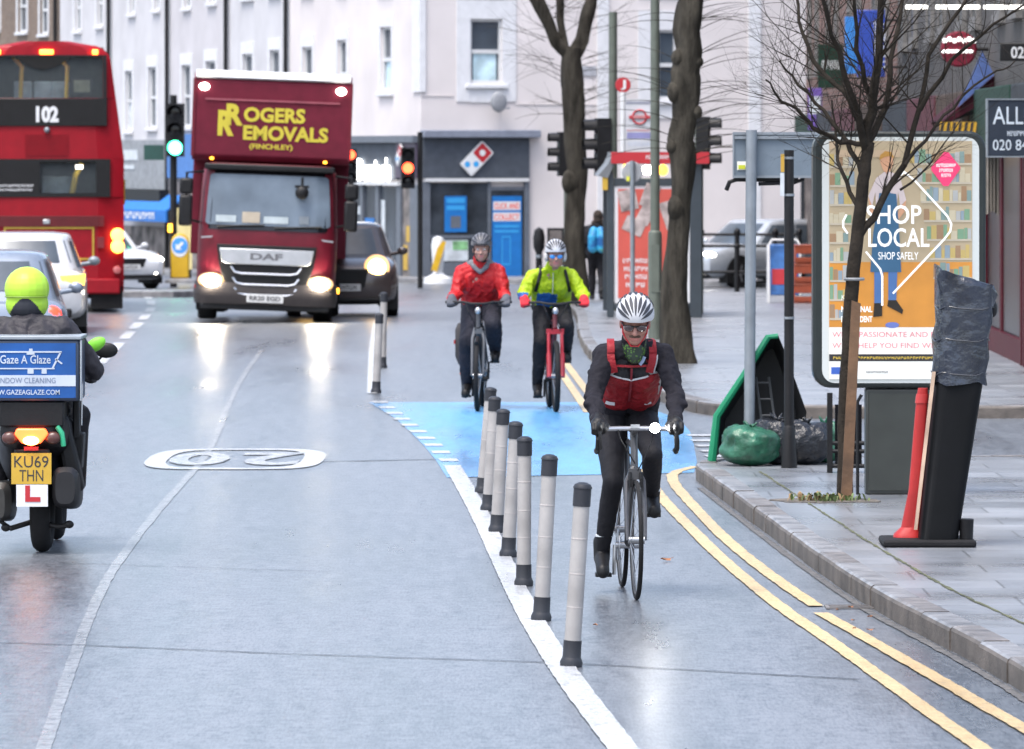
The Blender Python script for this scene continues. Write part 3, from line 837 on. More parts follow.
for ya in (225, 230): a, b, c_, d = pxrect(FF, 494, 518, ya, ya+2.5); mb.bx(a, b, -.049, -.0455, c_, d)
mb.build('poster_drawing', M['skyblue'], pb)
wp = ff(444, 466, 196, 232, -.045, -.033, 'window_poster', M['blue_poster'])
ff(446, 464, 198, 203, -.049, -.0455, 'poster_band', M['skyblue'], wp); ff(446, 464, 205.5, 210, -.049, -.0455, 'poster_band', M['skyblue'], wp); ff(450, 460, 216, 228, -.049, -.0455, 'poster_panel', M['grey_frame'], wp)
wp2 = ff(434.5, 467.5, 240, 261, -.045, -.033, 'window_poster', M['poster_light'])
ff(452, 467, 241, 250, -.049, -.0455, 'poster_panel', mat('poster_green', (.2, .42, .2), .5, var=.5, vscale=6), wp2)
# logo tile: a leaning two-square tile, red over blue with white pips
mb_c = (FF.t(474.5), FF.z(474.5, 158.5))
def logo(parent, fac, cx, cz, s, y):
    def rr(mb, x0, x1, z0, z1, ya, yb, Mx, r):
        pts = []
        for (qx, qz, a0) in ((x1-r, z1-r, 0), (x0+r, z1-r, 90), (x0+r, z0+r, 180), (x1-r, z0+r, 270)):
            for k in range(5): a = R(a0+90*k/4); pts.append((qx+r*math.cos(a), qz+r*math.sin(a)))
        n = len(pts)
        vs = [(p[0], ya, p[1]) for p in pts]+[(p[0], yb, p[1]) for p in pts]
        mb.add(vs, [tuple(range(n)), tuple(range(2*n-1, n-1, -1))]+[(i, n+i, n+(i+1) % n, (i+1) % n) for i in range(n)], Mx)
    Mx = Matrix.Translation((cx, 0, cz)) @ Matrix.Rotation(R(45), 4, 'Y')
    k = s
    b = FB(fac, CO); rr(b, -k*.55, k*.55, -k*1.05, k*1.05, y, y+.05, Mx, .12*k); t = b.build('logo_tile', M['white_ink'], parent)
    b = FB(fac, CO); rr(b, -k*.46, k*.46, .06*k, k*.96, y-.006, y-.001, Mx, .08*k); b.build('logo_red', M['red_ink'], t)
    b = FB(fac, CO); rr(b, -k*.46, k*.46, -k*.96, -.06*k, y-.006, y-.001, Mx, .08*k); b.build('logo_pale', M['white_ink'], t)
    b = FB(fac, CO)
    def disc(mb, x, z, r, yy):
        n = 16; vs = [(x+r*math.cos(2*PI*i/n), yy, z+r*math.sin(2*PI*i/n)) for i in range(n)]; mb.add(vs, [tuple(range(n))], Mx)
    disc(b, 0, .51*k, .2*k, y-.009); b.build('logo_pip', M['white_ink'], t, smooth=0)
    b = FB(fac, CO); disc(b, .2*k, -.3*k, .19*k, y-.009); disc(b, -.2*k, -.72*k, .19*k, y-.009); b.build('logo_pip', M['skyblue'], t, smooth=0)
logo(sf, FF, mb_c[0], mb_c[1], .36, -.17)
# ---- pizza shop, left face
lf_ = ff(291, 400, 143, 179, -.10, 0, 'shop_fascia', M['fascia_grey'], fac=CF)
ff(400.3, 420.5, 137, 178, -.12, 0, 'corner_sign', mat('dark_plum', (.06, .045, .075), .5), lf_, fac=CF)
logo(lf_, CF, CF.t(407), CF.z(407, 155), .24, -.2)
ff(291, 421, 136, 142.7, -.2, 0, 'cornice', M['grey_frame'], lf_, fac=CF)
fft("Domino's", 364, 397, 158, 181, -.16, 'lit_lettering', M['lit_white'], lf_, CF, .05)
mb = FB(CF, CO); a, b, c_, d = pxrect(CF, 357, 363, 153, 183); mb.prism([(a, c_+.2), ((a+b)/2, c_), (b, c_+.2), (b, d-.2), ((a+b)/2, d), (a, d-.2)], -.17, -.12); mb.build('lit_tile', M['poster_light'], lf_)
ff(291, 404, 181.5, 184.5, -.15, 0, 'light_strip', M['white'], lf_, fac=CF)
ff(291, 400, 186, 284, -.03, 0, 'shop_window', M['shop_glass'], fac=CF)
for xa, xb in ((340, 343), (364, 366), (379, 382), (400, 404), (413.5, 421)):
    a, b, c_, d = pxrect(CF, xa, xb, 184.8, 286); FB(CF, CO).bx(a, b, -.09, 0, c_, d).build('shop_mullion', M['grey_frame'], corner)
ff(404.2, 413, 186, 284, -.03, 0, 'shop_door', mat('shop_interior', (.16, .14, .13), .5, var=.7, vscale=3), fac=CF)
for xa, xb, ya, yb, m in ((366.5, 376, 218, 234, 'blue_poster'), (383, 386.5, 200, 255, 'poster_light'), (408, 412, 226, 242, 'plate_y'), (405, 409, 245, 270, 'plate_y'), (346, 362, 206, 214, 'poster_light')):
    ff(xa, xb, ya, yb, -.045, -.033, 'window_poster', M[m], fac=CF)

# ---- ground floor shops of the terrace (parts of the houses)
def shopfront(root, fac, p0, p1, t0, fz, items):
    for (xa, xb, ya, yb, y0, y1, nm, m) in items:
        a, b, c_, d = pxrect(fac, xa, xb, ya, yb)
        MB().bx(a-t0, b-t0, y0, y1, c_, d).build(nm, m, root)
q0 = LF.t(113)
shopfront(h2, LF, 113, 171, q0, 0, [(113.5, 170.5, 140, 189, -.12, 0, 'shop_fascia', mat('shop_fascia_mid_grey', (.22, .235, .25), .6, var=.2)), (113.5, 170.5, 189.5, 205, -.3, 0, 'blind_box', M['black']), (113.5, 170.5, 226, 290, -.05, 0, 'shop_window', M['goods']), (124, 142, 150, 160, -.14, -.122, 'sign_panel', M['poster_light']), (126, 139, 165, 169, -.14, -.122, 'sign_panel', M['poster_light'])])
q1 = LF.t(171)
shopfront(h3, LF, 171, 230, q1, 0, [(171.5, 229.5, 134, 178, -.12, 0, 'shop_fascia', mat('shop_fascia_blue', (.05, .16, .42), .5)), (171.5, 229.5, 180, 290, -.06, 0, 'shop_window', M['goods'])])
shopfront(h1, LF, 60, 113, LF.t(60), 0, [(60.5, 112.5, 146, 195, -.12, 0, 'shop_fascia', M['fascia_grey']), (60.5, 112.5, 196, 290, -.06, 0, 'shop_window', M['goods'])])
shopfront(h4, LF, 230, 290, LF.t(230), 0, [(230.5, 289.5, 136, 180, -.12, 0, 'shop_fascia', M['fascia_grey']), (230.5, 289.5, 181, 290, -.06, 0, 'shop_window', M['goods'])])
# blue awning of the shop
a, b, c_, d = pxrect(LF, 134, 188, 193, 221)
aw = MB(); aw.prism([(0, d), (-.6, c_+.3), (-.6, c_), (-.55, c_), (-.55, c_+.28), (0, d-.07)], a-q0, b-q0, 'X')
av = aw.build('awning', M['blue_cloth'], h2)
mb = MB(); glyph_row(mb, a-q0+.8, b-q0-1.0, c_+.06, c_+.24, -.605, 11); mb.build('awning_lettering', M['white_ink'], av, smooth=0)
# brown brick house at far left
BF = Facade((W(-20, 0, 176).x, 176), (LF.A+LF.u*LF.t(59.8)))
bh, tt = house(BF, -40, 59, 'brown brick house with white window surrounds at the far left above the bus roof', M['brick_brown'], [(18, 27, -20, 32), (40, 48, -14, 34), (-8, 0, -20, 30), (18, 27, 75, 130), (40, 48, 75, 130)], ZB, 9.0, 58)

# ================================================================== RIGHT-HAND SHOPS
RF = Facade((6.35, 131), (5.72, 60))
def rshop(p0, p1, label, wallm, zt):
    t0, t1 = RF.t(p0), RF.t(p1); o = RF.A+RF.u*t0; L = t1-t0
    root = thing('shop_building', label, 'building', (o.x, o.y, 0), RF.rot)
    mb = MB(); mb.bx(0, L, 0, 11, -.6, zt); mb.build('wall', wallm, root, smooth=0)
    MB().prism([(-.3, zt+.003), (11.3, zt+.003), (5.5, zt+3)], 0, L, 'X').build('roof', M['roof'], root)
    return root, t0, L
far_shop, ft0, fL = rshop(806, 897, 'red brick shop building at the far right beside the cream wall', M['brick_red'], 9)
near_shop, nt0, nL = rshop(897.5, 1085, 'dark brick shop building with maroon shopfront at the right edge', mat('sooty_render', (.045, .04, .037), .8, var=.4, vscale=1.2, bump=.3), 9.4)
def rpart(root, t0, xa, xb, ya, yb, y0, y1, nm, m, bevel=0):
    a, b = RF.t(xa)-t0, RF.t(xb)-t0
    z1 = RF.z(xa, ya); z0 = RF.z(xa, yb)
    return MB().bx(a, b, y0, y1, min(z0, z1), max(z0, z1)).build(nm, m, root, bevel=bevel)
rnd = random.Random(3)
# shop bays: window, fascia, upper windows
M['green_shop'] = mat('dark_green_paint', (.012, .035, .024), .7, spec=.15)
M['shop_dark'] = mat('dark_slate_paint', (.03, .034, .04), .7, spec=.15)
M['brown_shop'] = mat('brown_paint', (.055, .036, .026), .7, spec=.15, var=.3)
M['dim_trim'] = mat('grimy_trim', (.16, .155, .15), .8, spec=.15, var=.3)
M['dim_glass'] = mat('dim_shop_glass', (.02, .024, .028), .3, spec=.2, var=.5, vscale=1.5)
M['dim_goods'] = mat('dim_window_display', (.12, .10, .09), .8, spec=.15, var=.9, vscale=3.5)
M['purple'] = mat('purple_sign', (.13, .08, .30), .6, spec=.2)
cols = ['green_shop', 'shop_dark', 'maroon', 'brown_shop']
for root, t0, L, nb in ((far_shop, ft0, fL, 4), (near_shop, nt0, nL, 5)):
    for k in range(nb):
        x0 = L*k/nb+.12; x1 = L*(k+1)/nb-.12
        MB().bx(x0, x1, -.25, 0, 2.55, 3.25).build('shop_fascia', M[cols[(k+(nb == 5)) % 4]], root, bevel=.02)
        MB().bx(x0+.2, x1-.2, -.04, 0, .4, 2.45).build('shop_window', M['dim_glass'] if k % 2 else M['dim_goods'], root)
        fm_ = M['maroon'] if nb == 5 and k > 2 else M[cols[(k+1) % 4]]
        MB().bx(x0, x0+.2, -.12, 0, -.5, 2.54).build('shop_pilaster', fm_, root); MB().bx(x1-.2, x1, -.12, 0, -.5, 2.54).build('shop_pilaster', fm_, root); MB().bx(x0+.2, x1-.2, -.1, 0, -.5, .39).build('stall_riser', fm_, root)
        for xx in (.3, .7):
            xm = x0+(x1-x0)*xx
            g = MB().bx(xm-.5, xm+.5, -.03, 0, 4.2, 5.9).build('window', M['dim_glass'], root)
            f = MB()
            for q in ((-.56, -.5, 4.14, 5.96), (.5, .56, 4.14, 5.96), (-.5, .5, 5.9, 5.96), (-.5, .5, 4.14, 4.2), (-.5, .5, 5.02, 5.08)): f.bx(xm+q[0], xm+q[1], -.06, 0, q[2], q[3])
            f.build('frame', M['dim_trim'], g)
            MB().bx(xm-.65, xm+.65, -.08, 0, 4.02, 4.137).build('sill', M['dim_trim'], g)
# maroon pilaster and door by the right edge
def wall_y(px): return RF.y(px)
def hang(px0, px1, py0, py1, y, thick=.06):
    """rectangle facing the camera, at depth y: returns x0,x1,z0,z1 in metres"""
    s = y/F; return ((px0-512)*s, (px1-512)*s, H-(py1-HY)*s, H-(py0-HY)*s)
x0, x1, z0, z1 = hang(1001, 1013, 130, 362, 70.5)
c0 = thing('shop_column', 'maroon painted column of the shopfront at the right edge', 'column', (x0, 70.5, 0))
MB().bx(0, x1-x0, 0, .25, 0, z1).build('shaft', M['maroon'], c0, bevel=.015); MB().bx(-.03, x1-x0+.03, -.03, .28, .0, .25).build('plinth', M['maroon'], c0, bevel=.01)
# projecting signs ---------------------------------------------------------
def proj(name, label, cat, px0, px1, py0, py1, y, m, thick=.12, arm=True):
    x0, x1, z0, z1 = hang(px0, px1, py0, py1, y)
    r = thing(name, label, cat, ((x0+x1)/2, y, (z0+z1)/2))
    w, h = (x1-x0)/2, (z1-z0)/2
    MB().bx(-w, w, 0, thick, -h, h).build('panel', m, r, bevel=.01)
    if arm:
        wx = RF.A.x+(RF.A.y-y)*(-RF.u.x/-RF.u.y*-1) if False else RF.A.x+(RF.B.x-RF.A.x)*(RF.A.y-y)/(RF.A.y-RF.B.y)
        mb = MB()
        for zz in (-h*.7, h*.7): mb.cyl((w-.02, thick/2, zz), (max(wx-(x0+x1)/2+.05, w+.05), thick/2, zz), .02)
        mb.build('bracket', M['black'], r)
    return r, w, h
M['sign_blue'] = mat('sign_royal_blue', (.02, .055, .33), .4, var=.2, vscale=2)
M['sign_cyan'] = mat('sign_bright_blue', (.025, .18, .52), .5)
r, w, h = proj('projecting_sign', 'tall royal blue projecting shop sign with vertical white lettering behind the small tree', 'sign', 857, 885, 10, 77, 91, M['sign_blue'])
MB().bx(-w-.18, -w-.003, .0, .12, -h*.9, h*.8).build('side_panel', M['sign_cyan'], r)
mb = MB(); Mx = Matrix.Translation((w*.62, -.004, 0)) @ Matrix.Rotation(R(-90), 4, 'Y'); glyph_row(mb, -h*.72, h*.72, -.09, .09, 0, 9, Mx); mb.build('lettering', M['white_ink'], r, smooth=0)
x0, x1, z0, z1 = hang(941, 977, 26, 72, 73.5)
r = thing('round_sign', 'round maroon hanging sign with a row of white letters, right of the blue sign', 'sign', ((x0+x1)/2, 73.5, (z0+z1)/2))
rad = (x1-x0)/2
MB().lathe((0, .06, 0), [(rad*.9, -.07), (rad, -.05), (rad, .05), (rad*.9, .07)], 28, 'Y').build('disc', mat('disc_maroon', (.17, .012, .03), .6, spec=.2), r)
mb = MB()
for k in range(7): mb.ell((-rad*.8+k*rad*.27, -.03, .10+.02*(k % 2)), (.03, .02, .03), 8, 6); mb.ell((-rad*.85+k*rad*.25, -.03, -.03), (.03, .02, .022), 8, 6)
mb.build('letter_beads', glow('letter_glow', (1, 1, .98), .8), r)  # glowing beads stand in for the sign's white letters
MB().cyl((rad, .06, 0), (rad+.35, .06, 0), .025).build('bracket', M['black'], r)
r, w, h = proj('shop_sign', 'dark slate shop sign with pale serif lettering and a phone number at the right edge', 'sign', 988, 1068, 100, 156, 62, mat('sign_slate', (.022, .03, .045), .6, spec=.2))
mb = MB(); text(mb, 'ALLI', -w+.05, -w+.40, .04, .22, -.004); glyph_row(mb, -w+.2, -w+.4, -.08, -.03, -.004, 6); text(mb, '020 84', -w+.05, -w+.41, -.23, -.12, -.004); mb.build('lettering', mat('sign_pale_ink', (.5, .56, .62), .5), r, smooth=0)
mb = MB()
for q in ((-w-.015, w+.015, -h-.015, -h+.0), (-w-.015, w+.015, h, h+.015), (-w-.015, -w, -h, h)): mb.bx(q[0], q[1], -.01, .13, q[2], q[3])
mb.build('rim', M['steel_grey'], r)
r, w, h = proj('small_sign', 'small black projecting sign with white lettering above the slate sign', 'sign', 1000, 1075, 43, 61, 66, M['black'])
mb = MB(); text(mb, '020', -w+.12, -w+.34, -.07, .06, -.004, bold=.02); mb.build('lettering', M['white_ink'], r, smooth=0)
# dark sloping awning with a blue triangular side panel
yq = 72.5; s_ = yq/F
r = thing('awning', 'dark maroon sloping awning with a blue triangular side panel above the striped board', 'awning', ((994-512)*s_, yq, H-(122-HY)*s_))
xx = lambda px: (px-994)*s_
zz_ = lambda py: (122-py)*s_
MB().prism([(xx(943), zz_(121)), (xx(952), zz_(121)), (xx(994), zz_(96)), (xx(994), zz_(76))], 0, 2.4, 'Y').build('canopy', mat('awning_maroon', (.035, .006, .012), .8, var=.3, spec=.15), r)
MB().prism([(xx(982), zz_(51)), (xx(994), zz_(75)), (xx(958), zz_(107))], -.04, -.005, 'Y').build('side_panel', mat('awning_blue', (.07, .11, .26), .8, var=.3, spec=.15), r)
for yy in (.05, 1.2, 2.35): MB().tube([(xx(945), yy, zz_(123)), (xx(975), yy, zz_(112)), (xx(994), yy, zz_(110))], .015, 6).build('awning_arm', M['black'], r)
# hazard band
x0, x1, z0, z1 = hang(940, 987, 122, 134, 72)
r = thing('hazard_board', 'yellow and black diagonal striped board just above the lit poster panel', 'board', (x0, 72, z0))
MB().bx(0, x1-x0, 0, .05, 0, z1-z0).build('panel', mat('hazard_yellow', (.48, .27, .015), .6), r)
mb = MB(); n = 8; wq = (x1-x0)/n
for k in range(n): mb.prism([(k*wq, .005), (k*wq+wq*.45, .005), (k*wq+wq*.75, z1-z0-.005), (k*wq+wq*.3, z1-z0-.005)], -.004, -.001, 'Y')
mb.build('stripe', M['ink'], r)
MB().bx(x1-x0-.3, x1-x0-.003, .055, .1, -.35, -.005).build('drop_panel', mat('hazard_orange', (.7, .35, .04), .5), r)
# lamps at the top right, pale hanging cloth
for k, (a, b) in enumerate(((906, 928), (936, 980), (984, 1030))):
    x0, x1, z0, z1 = hang(a, b, 5, 9, 66.5)
    o = MB().bx(0, x1-x0, 0, .08, 0, z1-z0).build('tube_lamp', M['lamp_white'], bevel=.01); o.location = (x0, 66.5, z0)
    tag(o, ['short white tube lamp at the top right, leftmost of three', 'white tube lamp at the top right, middle of three', 'white tube lamp in the top right corner of the view'][k], 'lamp', 'tube lamps over the right shops')
M['cloth_beige'] = mat('beige_cloth', (.24, .215, .185), .85, var=.2, bump=.4, bscale=12)
def cloth(px0, px1, py0, py1, y, m, label):
    x0, x1, z0, z1 = hang(px0, px1, py0, py1, y)
    mb = MB(); n = 16; rings = []
    pts_f = [((x0+(x1-x0)*i/n), .03*math.sin(i*1.7)) for i in range(n+1)]
    prof = [(p[0], y+p[1]-.02) for p in pts_f]+[(p[0], y+p[1]+.02) for p in reversed(pts_f)]
    mb.loft([[(q[0], q[1], z0+.02*math.sin(q[0]*40)) for q in prof], [(q[0], q[1], z1) for q in prof]])
    return tag(mb.build('hanging_cloth', m, smooth=60), label, 'cloth', 'cloths hanging outside the right shop')
cloth(985, 1000, 154, 213, 71.2, M['cloth_beige'], 'beige cloth hanging left of the maroon shop column')
cloth(1015, 1040, 150, 195, 69.0, mat('pale_cloth', (.30, .275, .25), .85, var=.15), 'pale cloth hanging right of the maroon shop column')
# odd coloured signs glimpsed through the tree
r, w, h = proj('green_sign', 'dark green hanging shop sign glimpsed through the small tree', 'sign', 818, 845, 44, 88, 112, M['green_shop'])
mb = MB(); glyph_row(mb, -w*.7, w*.7, -.06, .1, -.004, 5); mb.build('lettering', M['white_ink'], r, smooth=0)
r, w, h = proj('purple_banner', 'small purple and white banner low behind the small tree', 'banner', 808, 822, 88, 130, 118, M['purple'], .05)
MB().bx(-w*.8, w*.8, -.01, -.003, -.1, h*.6).build('pale_patch', M['poster_light'], r)
# ================================================================== VEHICLES
M['bus_red'] = mat('bus_red_paint', (.235, .004, .011), .45, var=.08, spec=.25)
M['truck_red'] = mat('lorry_maroon_paint', (.105, .005, .014), .42, var=.12, spec=.3)
M['truck_box'] = mat('lorry_box_maroon', (.105, .008, .020), .6, var=.12, spec=.2)
M['yellow_sign'] = mat('lettering_yellow', (.48, .40, .03), .45, var=.05)
M['grille_grey'] = mat('grille_grey', (.03, .03, .033), .45, var=.15)
def ring_sq(cx, cy, rx, ry, n, e, z):
    out = []
    for i in range(n):
        a = 2*PI*i/n
        c_, s_ = math.cos(a), math.sin(a)
        out.append((cx+rx*math.copysign(abs(c_)**(2/e), c_), cy+ry*math.copysign(abs(s_)**(2/e), s_), z))
    return out
def wheel(parent, x, y, r, w, side, rim=None, dual=False):
    """wheel in the y-z plane; side = +1 shows its face towards +x"""
    g = MB(); g.lathe((x, y, r), [(r*.62, -w/2), (r*.93, -w/2), (r, -w*.36), (r, w*.36), (r*.93, w/2), (r*.62, w/2)], 26, 'X')
    t = g.build('wheel', M['rubber'], parent)
    q = MB(); xx = x+side*w*.36
    q.lathe((xx, y, r), [(r*.63, -.02), (r*.63, .02), (r*.56, .025), (r*.2, .0), (r*.16, .03), (.01, .035)] if side > 0 else [(.01, -.035), (r*.16, -.03), (r*.2, 0), (r*.56, -.025), (r*.63, -.02), (r*.63, .02)], 26, 'X')
    for k in range(5):
        a = 2*PI*k/5; q.box((xx+side*.022, y+math.cos(a)*r*.36, r+math.sin(a)*r*.36), (.03, r*.42, r*.12), Matrix.Rotation(a, 4, 'X'))
    q.build('rim', rim or M['alloy'], t)
    return t

# ---------------------------------------------------------------- double-decker bus, rear towards us
def bus():
    y0 = 97.0; s = y0/F; cx = 46
    zb = zg(y0)
    loc = ((cx-512)*s, y0, zb)
    b = thing('double_decker_bus', 'red double decker bus on route 102 seen from behind in the left lane', 'bus', loc, R(5.0))
    X = lambda px: (px-cx)*s
    Z = lambda py: H-(py-HY)*s-zb
    L = 10.2
    def hw(z):   # half width by height: upright to the lower deck, leaning in above
        if z < 2.5: return 1.26
        return 1.26-(z-2.5)*.135
    zt = Z(37.5)
    # shell: side walls and roof as lofted sections along y
    prof = []
    zs = [.33, .6, 1.2, 1.8, 2.5, 3.0, 3.5, zt-.42]
    for z in zs: prof.append((hw(z), z))
    wtop = hw(zt-.42)
    for k in range(1, 7):
        a = PI/2*k/6; prof.append((wtop-.34+.34*math.cos(a), zt-.42+.30*math.sin(a)))
    prof.append((wtop*.35, zt-.06))
    half = prof
    def sect(y, k=1.0, dz=0):
        pts = [(x*k, y, z-dz) for x, z in half]+[(-x*k, y, z-dz) for x, z in reversed(half)]
        return pts
    sh = MB(); rings = [sect(.10), sect(.6), sect(L-.6), sect(L, .97, .05)]
    vs = [p for r in rings for p in r]; n = len(rings[0]); fs = []
    for i in range(3):
        for j in range(n): fs.append((i*n+j, i*n+(j+1) % n, (i+1)*n+(j+1) % n, (i+1)*n+j))
    fs.append(tuple(3*n+j for j in range(n))); sh.add(vs, fs)
    # rear panel with window openings, slightly crowned: cells follow the tapering outline
    openU = (X(-10), X(103), Z(98), Z(57)); openL = (X(-8), X(110), Z(197), Z(159))
    zl = sorted({*[z for _, z in half], openU[2], openU[3], openL[2], openL[3]})
    def wid(z):
        for (x0, z0), (x1, z1) in zip(half[:-1], half[1:]):
            if z0 <= z <= z1+1e-6: return x0+(x1-x0)*(z-z0)/max(z1-z0, 1e-6)
        return half[-1][0]
    for za, zc in zip(zl[:-1], zl[1:]):
        zm = (za+zc)/2; wa, wc = wid(za+1e-5), wid(zc-1e-5)
        segs = [(-1, 1)]
        for op in (openU, openL):
            if op[2] < zm < op[3]: segs = [('l', op[0]), (op[1], 'r')]
        for sg in segs:
            ya = 0
            def P(v, w): return -w if v in (-1, 'l') else (w if v in (1, 'r') else v)
            nseg = 6
            for q in range(nseg):
                f0, f1 = q/nseg, (q+1)/nseg
                a0 = P(sg[0], wa)+(P(sg[1], wa)-P(sg[0], wa))*f0; a1 = P(sg[0], wa)+(P(sg[1], wa)-P(sg[0], wa))*f1
                c0 = P(sg[0], wc)+(P(sg[1], wc)-P(sg[0], wc))*f0; c1 = P(sg[0], wc)+(P(sg[1], wc)-P(sg[0], wc))*f1
                yb = lambda x, w: .10*(abs(x)/max(w, .01))**6
                sh.quad((a0, yb(a0, wa), za), (a1, yb(a1, wa), za), (c1, yb(c1, wc), zc), (c0, yb(c0, wc), zc))
    sh.build('body', M['bus_red'], b, smooth=50)
    # upper rear window: glass over a lit saloon
    saloon = mat('bus_saloon', (.10, .115, .12), .8, var=.7, vscale=2.2, spec=.2)
    it = MB(); it.bx(openU[0]-.1, openU[1]+.06, 2.6, 2.7, openU[2]-.6, openU[3]+.2); it.bx(openL[0]-.1, openL[1]+.1, 2.6, 2.7, openL[2]-.6, openL[3]+.3)
    it.bx(-1.0, 1.0, .3, 2.55, openU[3]+.03, openU[3]+.06); it.bx(-1.0, 1.0, .3, 2.55, openL[3]+.03, openL[3]+.06)
    it.build('saloon', saloon, b)
    gu = MB(); gu.bx(openU[0], openU[1], .03, .045, openU[2], openU[3])
    glass, nt, bs = _nodes('bus_clear_glass'); bs.inputs['Base Color'].default_value = (.10, .12, .13, 1); bs.inputs['Roughness'].default_value = .12; bs.inputs['Specular IOR Level'].default_value = .3; bs.inputs['Alpha'].default_value = .25
    g = gu.build('upper_window', glass, b)
    pl = mat('pole_yellow', (.75, .55, .05), .4)
    mb = MB()
    for x in (X(20), X(66)): mb.tube([(x, .5, openU[2]-.3), (x+.03, .5, openU[3]-.15), (x-.1, .6, openU[3])], .035, 8)
    mb.tube([(X(72), .5, Z(196)), (X(76), .5, Z(175)), (X(82), .6, Z(164))], .05, 8); mb.build('grab_pole', pl, b)
    mb = MB()
    for px, w in ((14, .30), (34, .30), (52, .30)): mb.bx(X(px), X(px)+w, .7, .8, openU[2]-.3, openU[2]+.28)
    for px, w in ((42, .26), (56, .28)): mb.bx(X(px), X(px)+w, .7, .8, openL[2]-.3, openL[2]+.33)
    mb.build('seat_back', mat('seat_blue', (.42, .58, .66), .7, var=.4, vscale=4), b, bevel=.03)
    mb = MB().bx(X(72), X(92), .25, .3, Z(94), Z(78)); mb.build('window_notice', M['ink'], b)
    MB().bx(X(74), X(90), .235, .248, Z(92), Z(80)).build('notice_paper', mat('olive_paper', (.25, .27, .18), .6, var=.3), b)
    mb = MB(); mb.bx(X(38), X(52), .3, .36, Z(65), Z(62)); mb.build('saloon_lamp', glow('saloon_light', (1, .96, .88), 3), b)
    mb = MB(); mb.bx(X(76), X(83), .3, .36, Z(169), Z(165)); mb.build('saloon_lamp', glow('saloon_light_low', (1, .93, .8), 4), b)
    # dark curved header inside the glass, black route panel
    mb = MB(); pts = [(X(14)+(X(72)-X(14))*k/12, Z(57)-(.20*math.sin(PI*k/12))) for k in range(13)]; mb.prism(pts+[(X(72), Z(57)+.0), (X(14), Z(57)+.0)], .012, .028); mb.build('window_header', M['blackgloss'], b)
    mb = MB(); mb.bx(openU[0]-.03, X(107), -.03, .02, Z(126), Z(98.3)); rp = mb.build('route_panel', M['blackgloss'], b, bevel=.008)
    mb = MB()
    for q in ((X(103.2), X(106.5), Z(98), Z(55)), (openU[0], X(103), Z(57), Z(55))): mb.bx(q[0], q[1], -.022, .015, q[2], q[3])
    mb.build('window_rim', M['black'], b)
    mb = MB(); text(mb, '102', X(36), X(58.5), Z(122.5), Z(106), -.035, bold=.05); mb.build('route_number', M['white_ink'], rp, smooth=0)
    # lower window: black surround, saloon glass on the right
    mb = MB()
    for q in ((openL[0], X(40), Z(197), Z(159)), (X(96), X(110), Z(197), Z(159)), (X(40), X(96), Z(197), Z(193)), (X(40), X(96), Z(162), Z(159))): mb.bx(q[0], q[1], -.02, .03, q[2], q[3])
    lp = mb.build('lower_window_panel', M['blackgloss'], b)
    MB().bx(X(40), X(96), .035, .05, Z(193), Z(162)).build('lower_window', glass, b)
    mb = MB(); glyph_row(mb, X(-6), X(34), Z(187), Z(184.5), -.024, 16); glyph_row(mb, X(-6), X(33), Z(191), Z(188.8), -.024, 18); mb.build('notice_lettering', M['white_ink'], lp, smooth=0)
    # louvre, dark grille band, yellow-framed hatch
    mb = MB()
    for k in range(9): z = Z(155)+k*(Z(134)-Z(155))/8.5; mb.bx(X(25), X(68), -.02, 0, z, z+.022)
    mb.build('vent_louvre', M['bus_red'], b)
    mb = MB()
    for k in range(5): z = Z(226)+k*.035; mb.bx(X(-6), X(104), -.03, 0, z, z+.022)
    mb.build('engine_grille', mat('grille_dark_red', (.12, .012, .015), .5), b)
    MB().bx(X(43), X(50), -.05, -.031, Z(224), Z(219.5)).build('grille_badge', M['alloy'], b, bevel=.01)
    mb = MB(); q = .03
    a, c_, d, e = X(4), X(94), Z(260), Z(227)
    mb.bx(a, c_, -.012, 0, e-q, e); mb.bx(a, c_, -.012, 0, d, d+q); mb.bx(a, a+q, -.012, 0, d+q, e-q); mb.bx(c_-q, c_, -.012, 0, d+q, e-q)
    mb.build('hatch_outline', mat('hatch_mustard', (.42, .28, .03), .5), b)
    # lamps
    for px, py in ((117.5, 235), (117.5, 246.5)):
        MB().lathe((X(px), .02, Z(py)), [(.11, 0), (.10, -.07), (.05, -.09)], 18, 'Y').build('tail_lamp', glow('bus_indicator', (1, .42, .06), 2.6), b)
        MB().lathe((X(2*cx-px), .02, Z(py)), [(.11, 0), (.10, -.07), (.05, -.09)], 18, 'Y').build('tail_lamp', M['tail_off'], b)
    MB().lathe((X(117), .04, Z(270)), [(.07, 0), (.06, -.09), (.03, -.1)], 16, 'Y').build('reflector', mat('reflector_pink', (.45, .12, .12), .2), b)
    MB().bx(X(97), X(104), -.03, 0, Z(248), Z(237)).build('side_vent', mat('dark_red', (.16, .01, .015), .5), b)
    for px, w in ((46.5, 14), (95, 6), (-2, 6)):
        MB().bx(X(px-w/2), X(px+w/2), -.06, .06, Z(54.5), Z(49.5)).build('roof_lamp', glow('bus_brake_lamp', (1, .2, .03), 3), b, bevel=.015)
    MB().ell((X(47), -.04, Z(130)), (.05, .06, .05), 12, 8).build('rear_camera', M['steel_grey'], b)
    mb = MB(); mb.bx(-1.2, 1.2, -.04, .14, .30, .55); mb.build('bumper', M['bus_red'], b, bevel=.03)
    mb = MB(); mb.bx(-1.15, 1.15, .3, L-1, .22, .32); mb.build('chassis', M['black'], b)
    wheel(b, 1.02, 2.4, .50, .42, 1); wheel(b, -1.02, 2.4, .50, .42, -1); wheel(b, 1.05, L-2.6, .5, .34, 1); wheel(b, -1.05, L-2.6, .5, .34, -1)
    MB().bx(.72, 1.24, .05, .07, .06, .42).build('mudflap', M['rubber'], b); MB().bx(-1.24, -.72, .05, .07, .06, .42).build('mudflap', M['rubber'], b)
